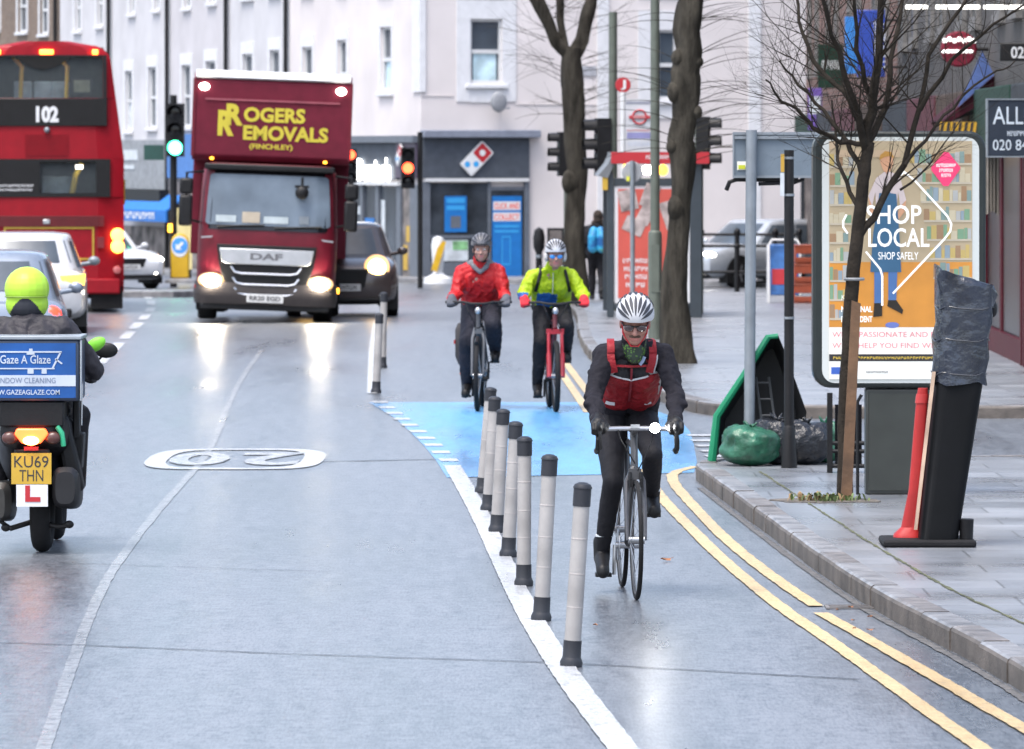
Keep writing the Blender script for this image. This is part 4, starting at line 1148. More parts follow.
    # side windows on the kerb side and road side
    mb = MB()
    for sx in (1, -1):
        for (za, zc) in ((1.55, 2.3), (2.95, 3.6)):
            mb.add([(sx*(hw(za)+.006), .6, za), (sx*(hw(za)+.006), L-.8, za), (sx*(hw(zc)+.006), L-.8, zc), (sx*(hw(zc)+.006), .6, zc)], [(0, 1, 2, 3)])
    mb.build('side_window', M['carglass'], b)
    MB().bx(1.262, 1.30, .9, 1.0, Z(205), Z(180)).build('side_marker', mat('mustard', (.45, .3, .02), .5), b)
    return b
bus()

# ---------------------------------------------------------------- removals lorry
def truck():
    y0 = 88.6; s = y0/F; cx = 264.0
    t = thing('removals_lorry', 'maroon box lorry with yellow lettering and headlights on, driving towards us', 'lorry', ((cx-512)*s, y0, zg(y0)), R(1.8), None, (0, R(2.2)))
    X = lambda px: (px-cx)*s
    Zc = H-zg(y0)
    Z = lambda py: Zc-(py-HY)*s
    # unrolled coordinates: measured straight from the centre line of the tilted front
    body = M['truck_red']
    # cab: lofted shell, front at y=0, rear at y=1.75
    def sec(z, yf, w, e=7): return ring_sq(0, (yf+1.75)/2, w, (1.75-yf)/2, 44, e, z)
    mb = MB()
    mb.loft([sec(.42, .10, 1.0), sec(.60, .03, 1.03), sec(.95, 0, 1.035), sec(1.30, .0, 1.035), sec(1.40, .02, 1.03), sec(1.9, .10, 1.01), sec(2.22, .17, .99), sec(2.34, .3, .93)])
    mb.build('cab', body, t)
    lowgrey = mat('bumper_grey', (.035, .03, .03), .5, spec=.3, var=.15)
    # bumper with corner pieces
    mb = MB(); mb.loft([ring_sq(0, .5, 1.045, .54, 44, 7, .26), ring_sq(0, .48, 1.065, .55, 44, 7, .36), ring_sq(0, .48, 1.065, .55, 44, 7, .46), ring_sq(0, .49, 1.05, .53, 44, 7, .58)]); mb.build('bumper', lowgrey, t)
    mb = MB(); mb.bx(-.95, .95, .0, .4, .18, .27); mb.build('air_dam', M['black'], t, bevel=.02)
    # windscreen: patch over the shell
    def patch(mb, zf, n=14, off=.012):
        rows = []
        for (z, yf, w, xf) in zf:
            cy, ry = (yf+1.75)/2, (1.75-yf)/2
            rows.append([(w*xf*k, cy-ry*(1-abs(xf*k)**7)**(1/7)-off, z) for k in [(-1+2*i/n) for i in range(n+1)]])
        mb.loft(rows, cap=False, closed=False)
    wsg = mat('lorry_windscreen', (.105, .135, .17), .1, var=.3, vscale=1.5, spec=.4)
    mb = MB(); patch(mb, [(1.36, .012, 1.032, .955), (1.375, .016, 1.032, .965), (1.9, .10, 1.01, .96), (2.24, .18, .985, .94), (2.27, .2, .97, .90)]); mb.build('windscreen_surround', M['blackgloss'], t)
    mb = MB(); patch(mb, [(1.43, .026, 1.028, .86), (1.46, .031, 1.027, .90), (1.9, .10, 1.01, .89), (2.15, .155, .995, .88), (2.18, .16, .993, .84)], off=.02); ws = mb.build('windscreen', wsg, t)
    # things on the dashboard behind the glass, shown in the lower part of the glass
    mb = MB()
    for px, w, h, m in ((222, .30, .10, 0), (247, .26, .16, 1), (272, .36, .10, 0), (300, .14, .12, 2)):
        mb.mi(m); mb.bx(X(px)-w/2, X(px)+w/2, .005, .012, 1.47, 1.47+h)
    mb.build('dashboard_clutter', [mat('paper_white', (.42, .48, .50), .3), mat('paper_buff', (.42, .36, .28), .3), M['steel_grey']], ws)
    # hanging mirror camera
    mb = MB(); x = X(297); mb.cyl((x, -.02, 2.17), (x, -.03, 2.02), .02); mb.ell((x, -.05, 1.94), (.10, .06, .10), 14, 10); mb.bx(x-.11, x+.1, -.04, .0, 2.01, 2.05); mb.build('camera_pod', M['black'], t)
    mb = MB()
    for x0, x1 in ((-.75, -.05), (.1, .8)): mb.tube([(x0, -.02, 1.40), ((x0+x1)/2, -.03, 1.425), (x1, -.005, 1.44)], .014, 6)
    mb.build('wiper', M['black'], t)
    # black sun visor strip over screen
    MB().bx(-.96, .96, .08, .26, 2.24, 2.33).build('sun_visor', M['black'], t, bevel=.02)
    # grille
    g = MB(); g.prism([(-.74, 1.20), (.74, 1.20), (.70, .90), (.60, .62), (.50, .46), (-.50, .46), (-.60, .62), (-.70, .90)], -.03, .02); gr = g.build('grille', M['black'], t, bevel=.01); gr.location.z = -.06
    mb = MB(); mb.prism([(-.70, 1.145), (.70, 1.145), (.66, .955), (.60, .915), (-.60, .915), (-.66, .955)], -.065, -.03); bar = mb.build('grille_bar', mat('grille_silver', (.42, .43, .45), .35, .5), gr, bevel=.012)
    mb = MB(); text(mb, 'DAF', -.24, .24, .985, 1.085, -.069, bold=.04); mb.build('badge_lettering', mat('badge_grey', (.12, .12, .13), .4), bar, smooth=0)
    for k, (z, w) in enumerate(((.78, .46), (.62, .43), (.47, .40))):
        mb = MB(); mb.tube([(-w-.06, -.045, z+.10), (-w, -.05, z+.02), (-w+.1, -.055, z), (w-.1, -.055, z), (w, -.05, z+.02), (w+.06, -.045, z+.10)], .02, 8); mb.build('grille_slat', M['chrome'], gr)
    # lamps
    for sx in (-1, 1):
        hb = MB(); hb.ell((sx*.80, .0, .60), (.20, .08, .115), 18, 10); hb.build('headlight_halo', M['head_halo'], t)  # glowing shell added for the orange glare round the lamp
        hl = MB(); hl.ell((sx*.80, -.07, .60), (.135, .035, .085), 18, 10); hl.build('headlight', M['head'], t)
    mb = MB(); mb.box((-1.03, .12, .5), (.04, .1, .06)); mb.build('indicator', M['tail_off'], t)
    MB().box((1.075, .55, .50), (.03, .1, .08)).build('indicator', M['amber'], t)
    pz = MB().bx(-.27, .27, -.085, -.06, .30, .42).build('number_plate', M['plate_w'], t)
    mb = MB(); text(mb, 'RR20 EGD', -.23, .23, .325, .395, -.088, bold=.03); mb.build('plate_lettering', M['ink'], pz, smooth=0)
    # door handles recess / bonnet step
    mb = MB()
    for sx in (-1, 1): mb.prism([(sx*.80, 1.26), (sx*.98, 1.24), (sx*.97, 1.22), (sx*.82, 1.235)], -.03, .0)
    mb.build('step_recess', M['grille_silver'] if 'grille_silver' in M else M['alloy'], t)
    # side windows and door line
    for sx in (-1, 1):
        mb = MB(); mb.add([(sx*1.04, .45, 1.42), (sx*1.04, 1.35, 1.42), (sx*1.012, 1.35, 2.12), (sx*1.012, .55, 2.12)], [(0, 1, 2, 3)]); mb.build('side_window', M['carglass'], t)
        # mirrors on arms
        mb = MB(); x = sx*1.22; mb.tube([(sx*.98, .2, 2.2), (x, -.02, 2.18), (x, -.02, 1.5), (sx*1.02, .2, 1.45)], .02, 8); mb.build('mirror_arm', M['black'], t)
        mb = MB(); mb.box((sx*1.22, -.05, 1.62), (.2, .14, .46)); mb.box((sx*1.22, -.05, 1.98), (.2, .14, .24)); mb.build('door_mirror', M['black'], t, bevel=.04)
    # wheels and chassis
    for sx in (-1, 1):
        wheel(t, sx*.86, .95, .42, .28, sx); wheel(t, sx*.86, 4.9, .42, .5, sx)
        mb = MB(); mb.prism([(.40, .30), (1.5, .30), (1.5, .75), (1.3, .95), (.6, .95), (.40, .75)], sx*1.0, sx*1.045, 'X')
    MB().bx(-.5, .5, .6, 6.6, .42, .62).build('chassis', M['black'], t)
    # box with overhang above the cab
    bx0, bx1 = -1.17, 1.17
    zt = Z(71)-.04; zl = 2.37
    mb = MB(); mb.prism([(1.85, .95), (1.85, zl), (.45, zl), (.38, zl+.08), (.42, zt-.12), (.6, zt), (7.0, zt), (7.0, .95)], bx0, bx1, 'X')
    box = mb.build('cargo_box', M['truck_box'], t, bevel=.02)
    mb = MB(); mb.prism([(.47, zt-.10), (.62, zt+.012), (6.9, zt+.012), (6.9, zt+.035), (.56, zt+.035), (.38, zt-.07)], bx0+.02, bx1-.02, 'X'); mb.build('roof_cap', M['white'], box, bevel=.02)
    for (xa, xb) in ((bx0-.015, bx0+.03), (bx1-.03, bx1+.015)): MB().prism([(.36, zl+.06), (.40, zt-.1), (.46, zt-.1), (.42, zl+.06)], xa, xb, 'X').build('corner_trim', M['truck_red'], box)
    mb = MB(); mb.box((.0, .392, zt-.40), (2.0, .01, .025)); mb.build('seam', mat('faded_pink', (.26, .06, .08), .5), box)
    for x in (bx0+.15, bx1-.16):
        MB().ell((x, .385, zt-.22), (.075, .03, .055), 14, 8).build('marker_lamp', M['head_soft'], box)
    for x in (bx0+.3, bx1-.36): MB().ell((x, .40, zl+.03), (.03, .02, .02), 8, 6).build('marker_lamp', M['amber'], box)
    # lettering: two interlocked capitals and the name
    mb = MB(); yy = .374
    zc = zl+.08
    hgt = zt-.12-zc
    def fy(z): return .38+(.04)*(z-zc)/hgt-.012
    def put(sx, a, b, c_, d, bold=.035):
        text(mb, sx, a, b, c_, d, fy((c_+d)/2), bold=bold)
    xo = .0
    put('R', -.68+xo, -.43+xo, 2.90, 3.22, .05); put('R', -.80+xo, -.56+xo, 2.74, 3.12, .05)
    put('OGERS', -.42+xo, .49+xo, 2.96, 3.18, .04); put('EMOVALS', -.42+xo, .84+xo, 2.69, 2.91, .04); put('(FINCHLEY)', -.32+xo, .32+xo, 2.54, 2.64, .03)
    mb.build('lettering', M['yellow_sign'], box, smooth=0)
    return t
truck()

# ---------------------------------------------------------------- cars
def car_paint(name, col, metal=.0): return mat(name, col, .25, metal, var=.08, coat=.6)
def make_car(label, paint, loc, rotz, L=4.3, Wd=1.78, ht=1.48, belt=.92, hood=.95, cab=(.95, 3.95), top=(1.65, 3.55), ground=.2, lights='off', rear='off', plate=None, group='cars in the street', round_lamps=False, big=False):
    """front towards -y, origin below the middle of the car"""
    c = thing('car', label, 'car', loc, rotz, group)
    w = Wd/2; y0 = -L/2
    # lower body: cross sections along the length
    def sec(y, k, z0, z1, e=5.0):
        out = []; n = 28
        for i in range(n):
            a = 2*PI*i/n; ca, sa = math.cos(a), math.sin(a)
            out.append((w*k*math.copysign(abs(ca)**(2/e), ca), y, (z0+z1)/2+(z1-z0)/2*math.copysign(abs(sa)**(2/e), sa)))
        return out
    rb = belt+.04
    st = [(0, .72, .34, hood*.68), (.05, .86, .26, hood*.78), (.22, .95, ground, hood*.88), (.55, .99, ground, hood*.96), (1.0, 1.0, ground, hood), (cab[0]+.4, 1.0, ground, belt+.02), (L*.55, 1.0, ground, rb), (cab[1]-.2, 1.0, ground, rb), (L-.3, .985, ground, rb-.01), (L-.06, .93, .27, rb-.08), (L, .82, .36, rb-.2)]
    mb = MB(); mb.loft([sec(y0+a, k, z0, z1) for a, k, z0, z1 in st])
    # greenhouse
    def gring(t):
        yf = cab[0]+(top[0]-cab[0])*t; yr = cab[1]+(top[1]-cab[1])*t
        ww = w*(.955-.20*t)
        return (0, y0+(yf+yr)/2, ww, (yr-yf)/2, belt-.06+(ht-.05-belt+.06)*t)
    rings = []
    for t in (0, .25, .5, .75, .92, 1.0):
        cx, cy, rx, ry, z = gring(t); rings.append(ring_sq(cx, cy, rx, ry, 40, 5.5, z))
    cx, cy, rx, ry, z = gring(1.0)
    rings.append(ring_sq(cx, cy, rx*.93, ry*.95, 40, 5.5, z+.03)); rings.append(ring_sq(cx, cy, rx*.7, ry*.8, 40, 4.5, z+.05))
    mb.loft(rings)
    mb.build('body', paint, c, smooth=40)
    def gp_(t, u, face, off=.008):
        cx, cy, rx, ry, z = gring(t); e = 5.5
        if face in 'fr':
            yy = ry*(1-abs(u)**e)**(1/e); return (cx+rx*u, cy+(-yy-off if face == 'f' else yy+off), z)
        xx = rx*(1-abs(u)**e)**(1/e); return (cx+(xx+off if face == 'R' else -xx-off), cy+ry*u, z)
    def pane(nm, face, u0, u1, t0, t1, uo=0.0, m=None):
        mb = MB(); rows = []
        for i in range(5):
            t = t0+(t1-t0)*i/4; rows.append([gp_(t, u0+uo*(i/4)+(u1-u0-(2*uo if face in 'fr' else 0)*(i/4))*k/8, face) for k in range(9)])
        mb.loft(rows, cap=False, closed=False); return mb.build(nm, m or M['carglass'], c)
    pane('windscreen', 'f', -.90, .90, .14, .93); pane('rear_window', 'r', -.86, .86, .30, .90)
    for sd in 'RL':
        pane('side_window', sd, -.84, -.04, .18, .88); pane('side_window', sd, .0, .82, .18, .88)
    # wheels and arches
    for sx in (1, -1):
        for yy in (y0+.85, y0+L-.80):
            a = MB(); n = 18; pts = [(yy+.40*math.cos(PI*k/n), .30+.40*math.sin(PI*k/n)) for k in range(n+1)]
            a.prism(pts+[(yy-.40, .12), (yy+.40, .12)], sx*(w-.24), sx*(w+.004), 'X'); a.build('wheel_arch', M['black'], c)
            wheel(c, sx*(w-.10), yy, .32, .21, sx)
        mb = MB(); mb.ell((sx*(w+.10), y0+cab[0]+.55, belt+.07), (.085, .05, .065), 14, 8); mb.cyl((sx*(w-.08), y0+cab[0]+.58, belt+.02), (sx*(w+.05), y0+cab[0]+.56, belt+.04), .03); mb.build('door_mirror', paint if not big else M['steel_grey'], c)
    # face
    lm = {'on': M['head'], 'soft': M['head_soft'], 'off': M['chrome']}[lights]
    for sx in (1, -1):
        if round_lamps: mb = MB(); mb.lathe((sx*w*.60, y0+.03, hood*.80), [(.15, .12), (.14, 0), (.07, -.04)], 20, 'Y')
        else: mb = MB(); mb.ell((sx*w*.70, y0+.16, hood*.74), (.20, .12, .075), 16, 8)
        hl_ = mb.build('headlight', M['head_warm'] if round_lamps else lm, c)
        if round_lamps: MB().lathe((sx*w*.60, y0+.06, hood*.80), [(.20, .12), (.195, 0), (.15, -.01)], 22, 'Y').build('lamp_halo', M['head_halo'], hl_)  # added glow that imitates the glare about the lens
        mb = MB()
        if big: mb.prism([(sx*w*.98, rb-.10), (sx*w*.60, rb-.12), (sx*w*.64, rb-.22), (sx*w*.96, rb-.25)], y0+L-.10, y0+L-.01)
        else: mb.ell((sx*w*.80, y0+L-.10, rb-.20), (.11, .07, .10), 14, 8)
        mb.build('tail_light', {'on': M['tail'], 'amber': M['amber'], 'off': M['tail_off']}[rear], c)
        mb = MB(); mb.ell((sx*w*.66, y0+.05, .36), (.07, .05, .045), 12, 8); mb.build('fog_lamp', M['head_soft'] if lights == 'soft' else M['chrome'], c)
    mb = MB(); mb.prism([(-w*.45, hood*.78), (w*.45, hood*.78), (w*.38, .46), (-w*.38, .46)], y0-.005, y0+.10); mb.build('grille', M['black'], c, bevel=.02)
    mb = MB(); mb.bx(-w*.8, w*.8, y0+.0, y0+.2, .24, .32); mb.build('front_bumper', M['black'], c, bevel=.03)
    mb = MB(); mb.bx(-w*.78, w*.78, y0+L-.16, y0+L+.01, .24, .38); mb.build('rear_bumper', M['black'], c, bevel=.03)
    p = MB().bx(-.26, .26, y0-.03, y0-.006, .42, .53).build('number_plate', M['plate_w'], c)
    p2 = MB().bx(-.26, .26, y0+L+.003, y0+L+.02, .62, .73).build('number_plate', M['plate_y'], c)
    if plate:
        mb = MB(); glyph_row(mb, -.21, .21, .44, .51, y0-.033, 7); mb.build('plate_lettering', M['ink'], p, smooth=0)
    return c
M['paint_white'] = car_paint('car_white', (.47, .48, .50)); M['paint_silver'] = car_paint('car_silver_blue', (.20, .235, .29), .35)
M['paint_dark'] = car_paint('car_dark_brown', (.065, .05, .048), .2); M['paint_black'] = car_paint('car_black', (.02, .022, .027)); M['paint_pale'] = car_paint('car_pale_silver', (.34, .37, .41), .25)
def at_rear(px, y): return ((px-512)*y/F, y, zg(y))
# white hatchback, rear 81 m away, seen from behind
w1 = make_car('white hatchback with amber rear indicator glowing, seen from behind in front of the bus', M['paint_white'], at_rear(21, 83.2), R(184), L=4.3, Wd=1.82, ht=1.39, belt=.90, cab=(.95, 4.22), top=(1.7, 3.85), rear='amber', big=True)
# silver-blue hatchback nearer
w2 = make_car('silver blue hatchback with red tail light, right behind the neon helmet', M['paint_silver'], at_rear(-14, 65.2), R(184.5), L=4.2, Wd=1.76, ht=1.44, belt=.94, cab=(.95, 4.1), top=(1.7, 3.6), rear='on')
w4 = make_car('white oncoming saloon half hidden by the bus, its headlights on', M['paint_white'], at_rear(90, 126), R(24), L=4.6, Wd=1.84, ht=1.36, belt=.82, hood=.84, lights='soft', plate=True, cab=(1.2, 4.1), top=(2.0, 3.6))
w5 = make_car('dark brown small car with one bright headlight, half hidden behind the lorry', M['paint_dark'], at_rear(341, 95.2), R(3.0), L=3.8, Wd=1.72, ht=1.46, belt=.95, hood=.98, lights='on', round_lamps=True, cab=(.95, 3.6), top=(1.45, 3.35), plate=True)
w6 = make_car('pale silver parked saloon beyond the black railing', M['paint_pale'], at_rear(754, 127.5), R(-44), L=4.6, Wd=1.8, ht=1.44, belt=.9, lights='soft', plate=True, cab=(1.3, 4.1), top=(2.1, 3.6))

# ---------------------------------------------------------------- motor scooter
def scooter():
    y0 = 37.3; s = y0/F; cx = 31.5
    t = thing('motor_scooter', 'black motor scooter with blue delivery box and L plate, at the left edge', 'scooter', ((cx-512)*s, y0, 0), 0)
    X = lambda px: (px-cx)*s
    Z = lambda py: H-(py-HY)*s
    # rear wheel at y=.05.. (rear towards us); front of the scooter towards +y
    ax = .33
    r = .27
    g = MB(); g.torus((.04, .36, r), r-.06, .065, 36, 12, 'X'); tyre = g.build('wheel', M['rubber'], t)
    q = MB(); q.lathe((.04, .36, r), [(.16, -.03), (.17, 0), (.16, .03)], 24, 'X'); q.build('rim', M['black'], tyre)
    g = MB(); g.torus((.04, 1.5, r), r-.055, .055, 36, 12, 'X'); tyre2 = g.build('wheel', M['rubber'], t)
    q = MB(); q.lathe((.04, 1.5, r), [(.16, -.03), (.17, 0), (.16, .03)], 24, 'X'); q.build('rim', M['alloy'], tyre2)
    dk = mat('scooter_dark_plastic', (.010, .010, .012), .45, spec=.3, var=.2)
    # tail cowl
    mb = MB()
    def ring(y, z, w, h, n=20, e=3.2):
        out = []
        for i in range(n):
            a = 2*PI*i/n; ca, sa = math.cos(a), math.sin(a); out.append((w*math.copysign(abs(ca)**(2/e), ca), y, z+h*math.copysign(abs(sa)**(2/e), sa)))
        return out
    mb.loft([ring(.02, .76, .13, .06), ring(.06, .76, .20, .11), ring(.25, .74, .235, .16), ring(.55, .66, .25, .22), ring(.85, .56, .22, .26), ring(1.0, .45, .20, .16)]); mb.build('tail_cowl', dk, t)
    mb = MB(); mb.loft([ring(.16, .88, .15, .035), ring(.2, .90, .2, .06), ring(.5, .88, .22, .06), ring(.8, .82, .17, .05)]); mb.build('seat', M['black'], t)
    # lower: belt cover (left) and silencer (right)
    mb = MB(); mb.loft([ring(.04, .37, .03, .09), ring(.08, .38, .07, .12), ring(.5, .36, .07, .13), ring(.75, .34, .05, .1)]); o = mb.build('engine_case', mat('engine_grey', (.05, .048, .045), .4, .5, var=.3), t); o.location = (-.20, 0, -.05)
    mb = MB(); mb.loft([ring(-.02, .42, .06, .10), ring(.02, .42, .085, .13), ring(.45, .38, .08, .12), ring(.7, .34, .04, .05)]); o = mb.build('silencer', mat('silencer_dark', (.016, .016, .018), .45, .4, var=.3), t); o.location = (.21, 0, .0)
    mb = MB(); mb.tube([(-.16, .16, .28), (-.20, .14, .20), (-.14, .12, .16), (.0, .2, .2), (.16, .14, .17), (.22, .12, .18)], .018, 8); mb.ell((.225, .12, .185), (.03, .02, .025)); mb.ell((-.17, .12, .165), (.03, .02, .025)); mb.build('stand', M['black'], t)
    # mudguard, number plate, learner plate
    mb = MB(); mb.prism([(-.11, .66), (.11, .66), (.10, .40), (.05, .33), (-.05, .33), (-.10, .40)], .015, .05); mb.build('mudguard', dk, t, bevel=.01)
    a, b_, c_, d = X(11.5), X(51.5), Z(484), Z(453)
    p = MB().bx(a, b_, -.012, -.004, c_, d).build('number_plate', M['plate_y'], t)
    mb = MB(); text(mb, 'KU69', a+.018, b_-.018, c_+.103, d-.018, -.0135, bold=.0); text(mb, 'THN', a+.05, b_-.05, c_+.018, c_+.088, -.0135); mb.build('plate_lettering', M['ink'], p, smooth=0)
    a, b_, c_, d = X(16.5), X(48), Z(506.5), Z(484.5)
    p = MB().bx(a, b_, -.014, -.006, c_, d).build('learner_plate', M['white_ink'], t)
    mb = MB(); mb.bx(a+.055, a+.085, -.0175, -.0145, c_+.03, d-.005); mb.bx(a+.085, a+.15, -.0175, -.0145, c_+.03, c_+.06); mb.build('learner_letter', M['red_ink'], p, smooth=0)
    # lamps
    mb = MB(); n = 16; mb.prism([(-.09, .79), (.085, .79), (.105, .755), (.06, .70), (.0, .68), (-.06, .70), (-.105, .755)], -.035, .02); hub = mb.build('tail_light', glow('scooter_tail', (1, .09, .02), 2), t, bevel=.01)
    MB().ell((.0, -.045, .715), (.05, .015, .028), 12, 8).build('bulb', glow('scooter_bulb', (1, .5, .15), 6), hub)
    for sx in (-1, 1): MB().ell((sx*.135, -.005, .73), (.05, .03, .04), 12, 8).build('indicator', mat('indicator_clear', (.08, .03, .025), .3), t)
    MB().bx(-.045, .045, -.02, 0, .652, .676).build('reflector', M['tail_off'], t)
    mb = MB(); mb.tube([(.16, .0, .80), (.19, -.01, .76), (.20, .0, .68)], .016, 6); mb.build('green_strap', mat('strap_green', (.02, .32, .16), .6), t)
    # footboard, leg shield, handlebar, mirrors
    mb = MB(); mb.bx(-.22, .22, .95, 1.35, .26, .33); mb.build('footboard', dk, t, bevel=.03)
    mb = MB(); mb.loft([ring(1.30, .36, .22, .06), ring(1.36, .6, .24, .2), ring(1.42, .9, .2, .12)]); mb.prism([(-.24, .35), (.24, .35), (.26, .75), (.16, 1.0), (-.16, 1.0), (-.26, .75)], 1.33, 1.38); mb.build('leg_shield', dk, t, bevel=.02)
    mb = MB(); mb.tube([(-.34, 1.12, 1.08), (-.1, 1.25, 1.05), (.1, 1.25, 1.05), (.34, 1.12, 1.08)], .018, 8); mb.build('handlebar', M['black'], t)
    for sx in (-1, 1):
        mb = MB(); mb.tube([(sx*.22, 1.22, 1.06), (sx*.36, 1.2, 1.2)], .008, 6); mb.ell((sx*.385, 1.18, 1.235), (.075, .02, .05), 14, 8); mb.build('mirror', M['black'], t)
    mb = MB(); mb.ell((.345, .75, 1.285), (.072, .025, .042), 14, 8, Matrix.Rotation(R(-30), 4, 'Y')); mb.build('mirror_cover', mat('neon_green_cover', (.16, .50, .03), .5), t)
    mb = MB(); mb.tube([(.30, 1.0, 1.10), (.32, .8, 1.24)], .01, 6); mb.build('mirror_stem', M['black'], t)
    # side panel slab on the right (board strapped along the scooter)
    mb = MB(); mb.prism([(.12, .88), (.21, .86), (.315, .40), (.25, .36), (.20, .45)], .18, .34); mb.build('leg_cover', M['black'], t, bevel=.02)
    mb = MB(); mb.prism([(.235, 1.04), (.275, 1.05), (.275, .72), (.235, .70)], .3, .45); mb.prism([(.20, .76), (.30, .74), (.285, .52), (.22, .5)], .35, .55); mb.build('pannier', M['black'], t, bevel=.01)
    mb = MB(); mb.tube([(.30, .2, 1.06), (.295, .2, .80)], .007, 6); mb.build('wire', M['chrome'], t)
    # delivery box
    x0, x1, z0, z1 = X(-19), X(80), Z(401), Z(339)
    mb = MB(); mb.bx(x0, x1, -.02, .46, z0, z1); bx = mb.build('delivery_box', mat('box_dark_blue', (.03, .045, .075), .4), t, bevel=.02)
    bl = mat('box_print_blue', (.014, .075, .26), .5, spec=.25, var=.25, vscale=3)
    a, b_ = x0+.02, x1-.025
    fr = MB().bx(a, b_, -.028, -.0215, z0+.02, z1-.025).build('print_panel', bl, bx)
    wi = mat('print_white', (.42, .47, .55), .5)
    mb = MB()
    def pz(py): return Z(py)
    text(mb, 'Gaze A Glaze', X(0.5), X(51), pz(363.5), pz(355), -.032, bold=.01)
    mb.build('lettering', wi, fr, smooth=0)
    mb = MB()
    for (xa, xb, za, zb) in ((X(-14), X(62), pz(352.5), pz(351)), (X(-14), X(55), pz(369), pz(367.8)), (X(28), X(34), pz(373.5), pz(369)), (X(42), X(47), pz(373.5), pz(369)), (X(27), X(35), pz(354.5), pz(352.5)), (X(29.5), X(33), pz(351), pz(348.5))): mb.bx(xa, xb, -.0315, -.0285, za, zb)
    mb.prism([(X(62), pz(352)), (X(60), pz(352)), (X(52), pz(368)), (X(54), pz(368))], -.0315, -.0285); mb.prism([(X(56), pz(358)), (X(63), pz(363)), (X(62), pz(364.2)), (X(55), pz(359.2))], -.0315, -.0285)
    mb.build('squeegee_drawing', wi, fr)
    mb = MB(); mb.bx(a, b_, -.0312, -.0284, pz(386), pz(375)); st = mb.build('white_band', wi, fr)
    mb = MB(); text(mb, 'WINDOW CLEANING', X(-8), X(56), pz(383), pz(377.5), -.0345); mb.build('band_lettering', mat('print_grey', (.12, .16, .25), .5), st, smooth=0)
    mb = MB(); text(mb, 'WWW.GAZEAGLAZE.COM', X(-14), X(60), pz(394.5), pz(389.5), -.032, bold=.01); mb.build('web_lettering', wi, fr, smooth=0)
    mb = MB(); mb.bx(x0-.01, x1+.012, -.03, .47, z1-.004, z1+.02); mb.bx(x1+.002, x1+.014, -.026, .0, z0, z1-.005); mb.build('box_lid', mat('lid_grey', (.22, .25, .28), .4), bx, bevel=.008)
    MB().bx(-.2, .2, .0, .42, .80, z0-.005).build('rack', M['black'], t, bevel=.01)
    return t
scooter()
# ================================================================== STREET FURNITURE
M['wand_white'] = mat('wand_white_plastic', (.30, .288, .28), .5, var=.22, vscale=4)
M['wand_grey'] = mat('wand_dark_plastic', (.022, .024, .03), .5, var=.2, spec=.3)
M['wand_line'] = mat('wand_seam', (.32, .30, .29), .5)
wands = [((571, 667), (583, 482), 'white wand nearest the camera, its foot by the solid white line', 1),
         ((541, 621), (550, 454), 'second nearest white wand, just behind the nearest one', 1),
         ((523.7, 586), (524.7, 436), 'third wand from the camera, the most upright of the row', 1),
         ((508, 557), (516, 421), 'fourth wand from the camera, between two closely spaced wands', 1),
         ((496.5, 532.5), (503.5, 408.5), 'fifth wand from the camera, in front of the two farthest of the row', 1),
         ((488, 511), (495, 396), 'sixth wand from the camera, overlapping the wand behind it', 1),
         ((482, 493), (491, 387), 'seventh and farthest wand of the near row, below the red jacketed cyclist', 1),
         ((376, 393), (379.5, 313), 'lone wand beyond the blue surface, at the end of the dashed line', 1),
         ((382.5, 368), (384, 292), 'farthest wand, just behind the lone wand beside the dark car', 1)]
for (b, t, lab, k) in wands:
    g = G(*b); s = g.y/F; h = math.hypot((b[1]-t[1])*s, (t[0]-b[0])*s); lean = math.atan2((t[0]-b[0]), (b[1]-t[1]))
    o = thing('wand_bollard', lab, 'bollard', g, random.uniform(0, 3), 'white wands along the cycle lane')
    o.rotation_euler = (random.uniform(-.01, .01), lean, 0)
    r = .041
    MB().lathe((0, 0, 0), [(r*1.32, 0), (r*1.36, .025), (r*1.16, .045), (r*1.1, .05), (r*1.08, h*.145)], 20).build('base', M['wand_grey'], o)
    mb = MB(); mb.lathe((0, 0, 0), [(r*1.0, h*.14), (r*.99, h*.5), (r*.97, h*.88)], 20); mb.mi(1)
    for f in (.32, .50, .69): mb.lathe((0, 0, 0), [(r*1.0, h*f), (r*1.012, h*f+.002), (r*1.012, h*f+.006), (r*.99, h*f+.008)], 20)
    mb.build('post', [M['wand_white'], M['wand_line']], o)
    MB().lathe((0, 0, 0), [(r*1.06, h*.87), (r*1.06, h*.965), (r*1.14, h*.966), (r*1.14, h*.972), (r*.95, h*.988), (r*.5, h*.998), (.002, h)], 20).build('cap', M['wand_grey'], o)

def post(name, label, cat, px, y, ztop, r, m, px_top=None, zbase=None):
    x = (px-512)*y/F; zb = zg(y) if zbase is None else zbase
    o = thing(name, label, cat, (x, y, zb))
    dx = 0 if px_top is None else (px_top-px)*y/F
    return o, dx
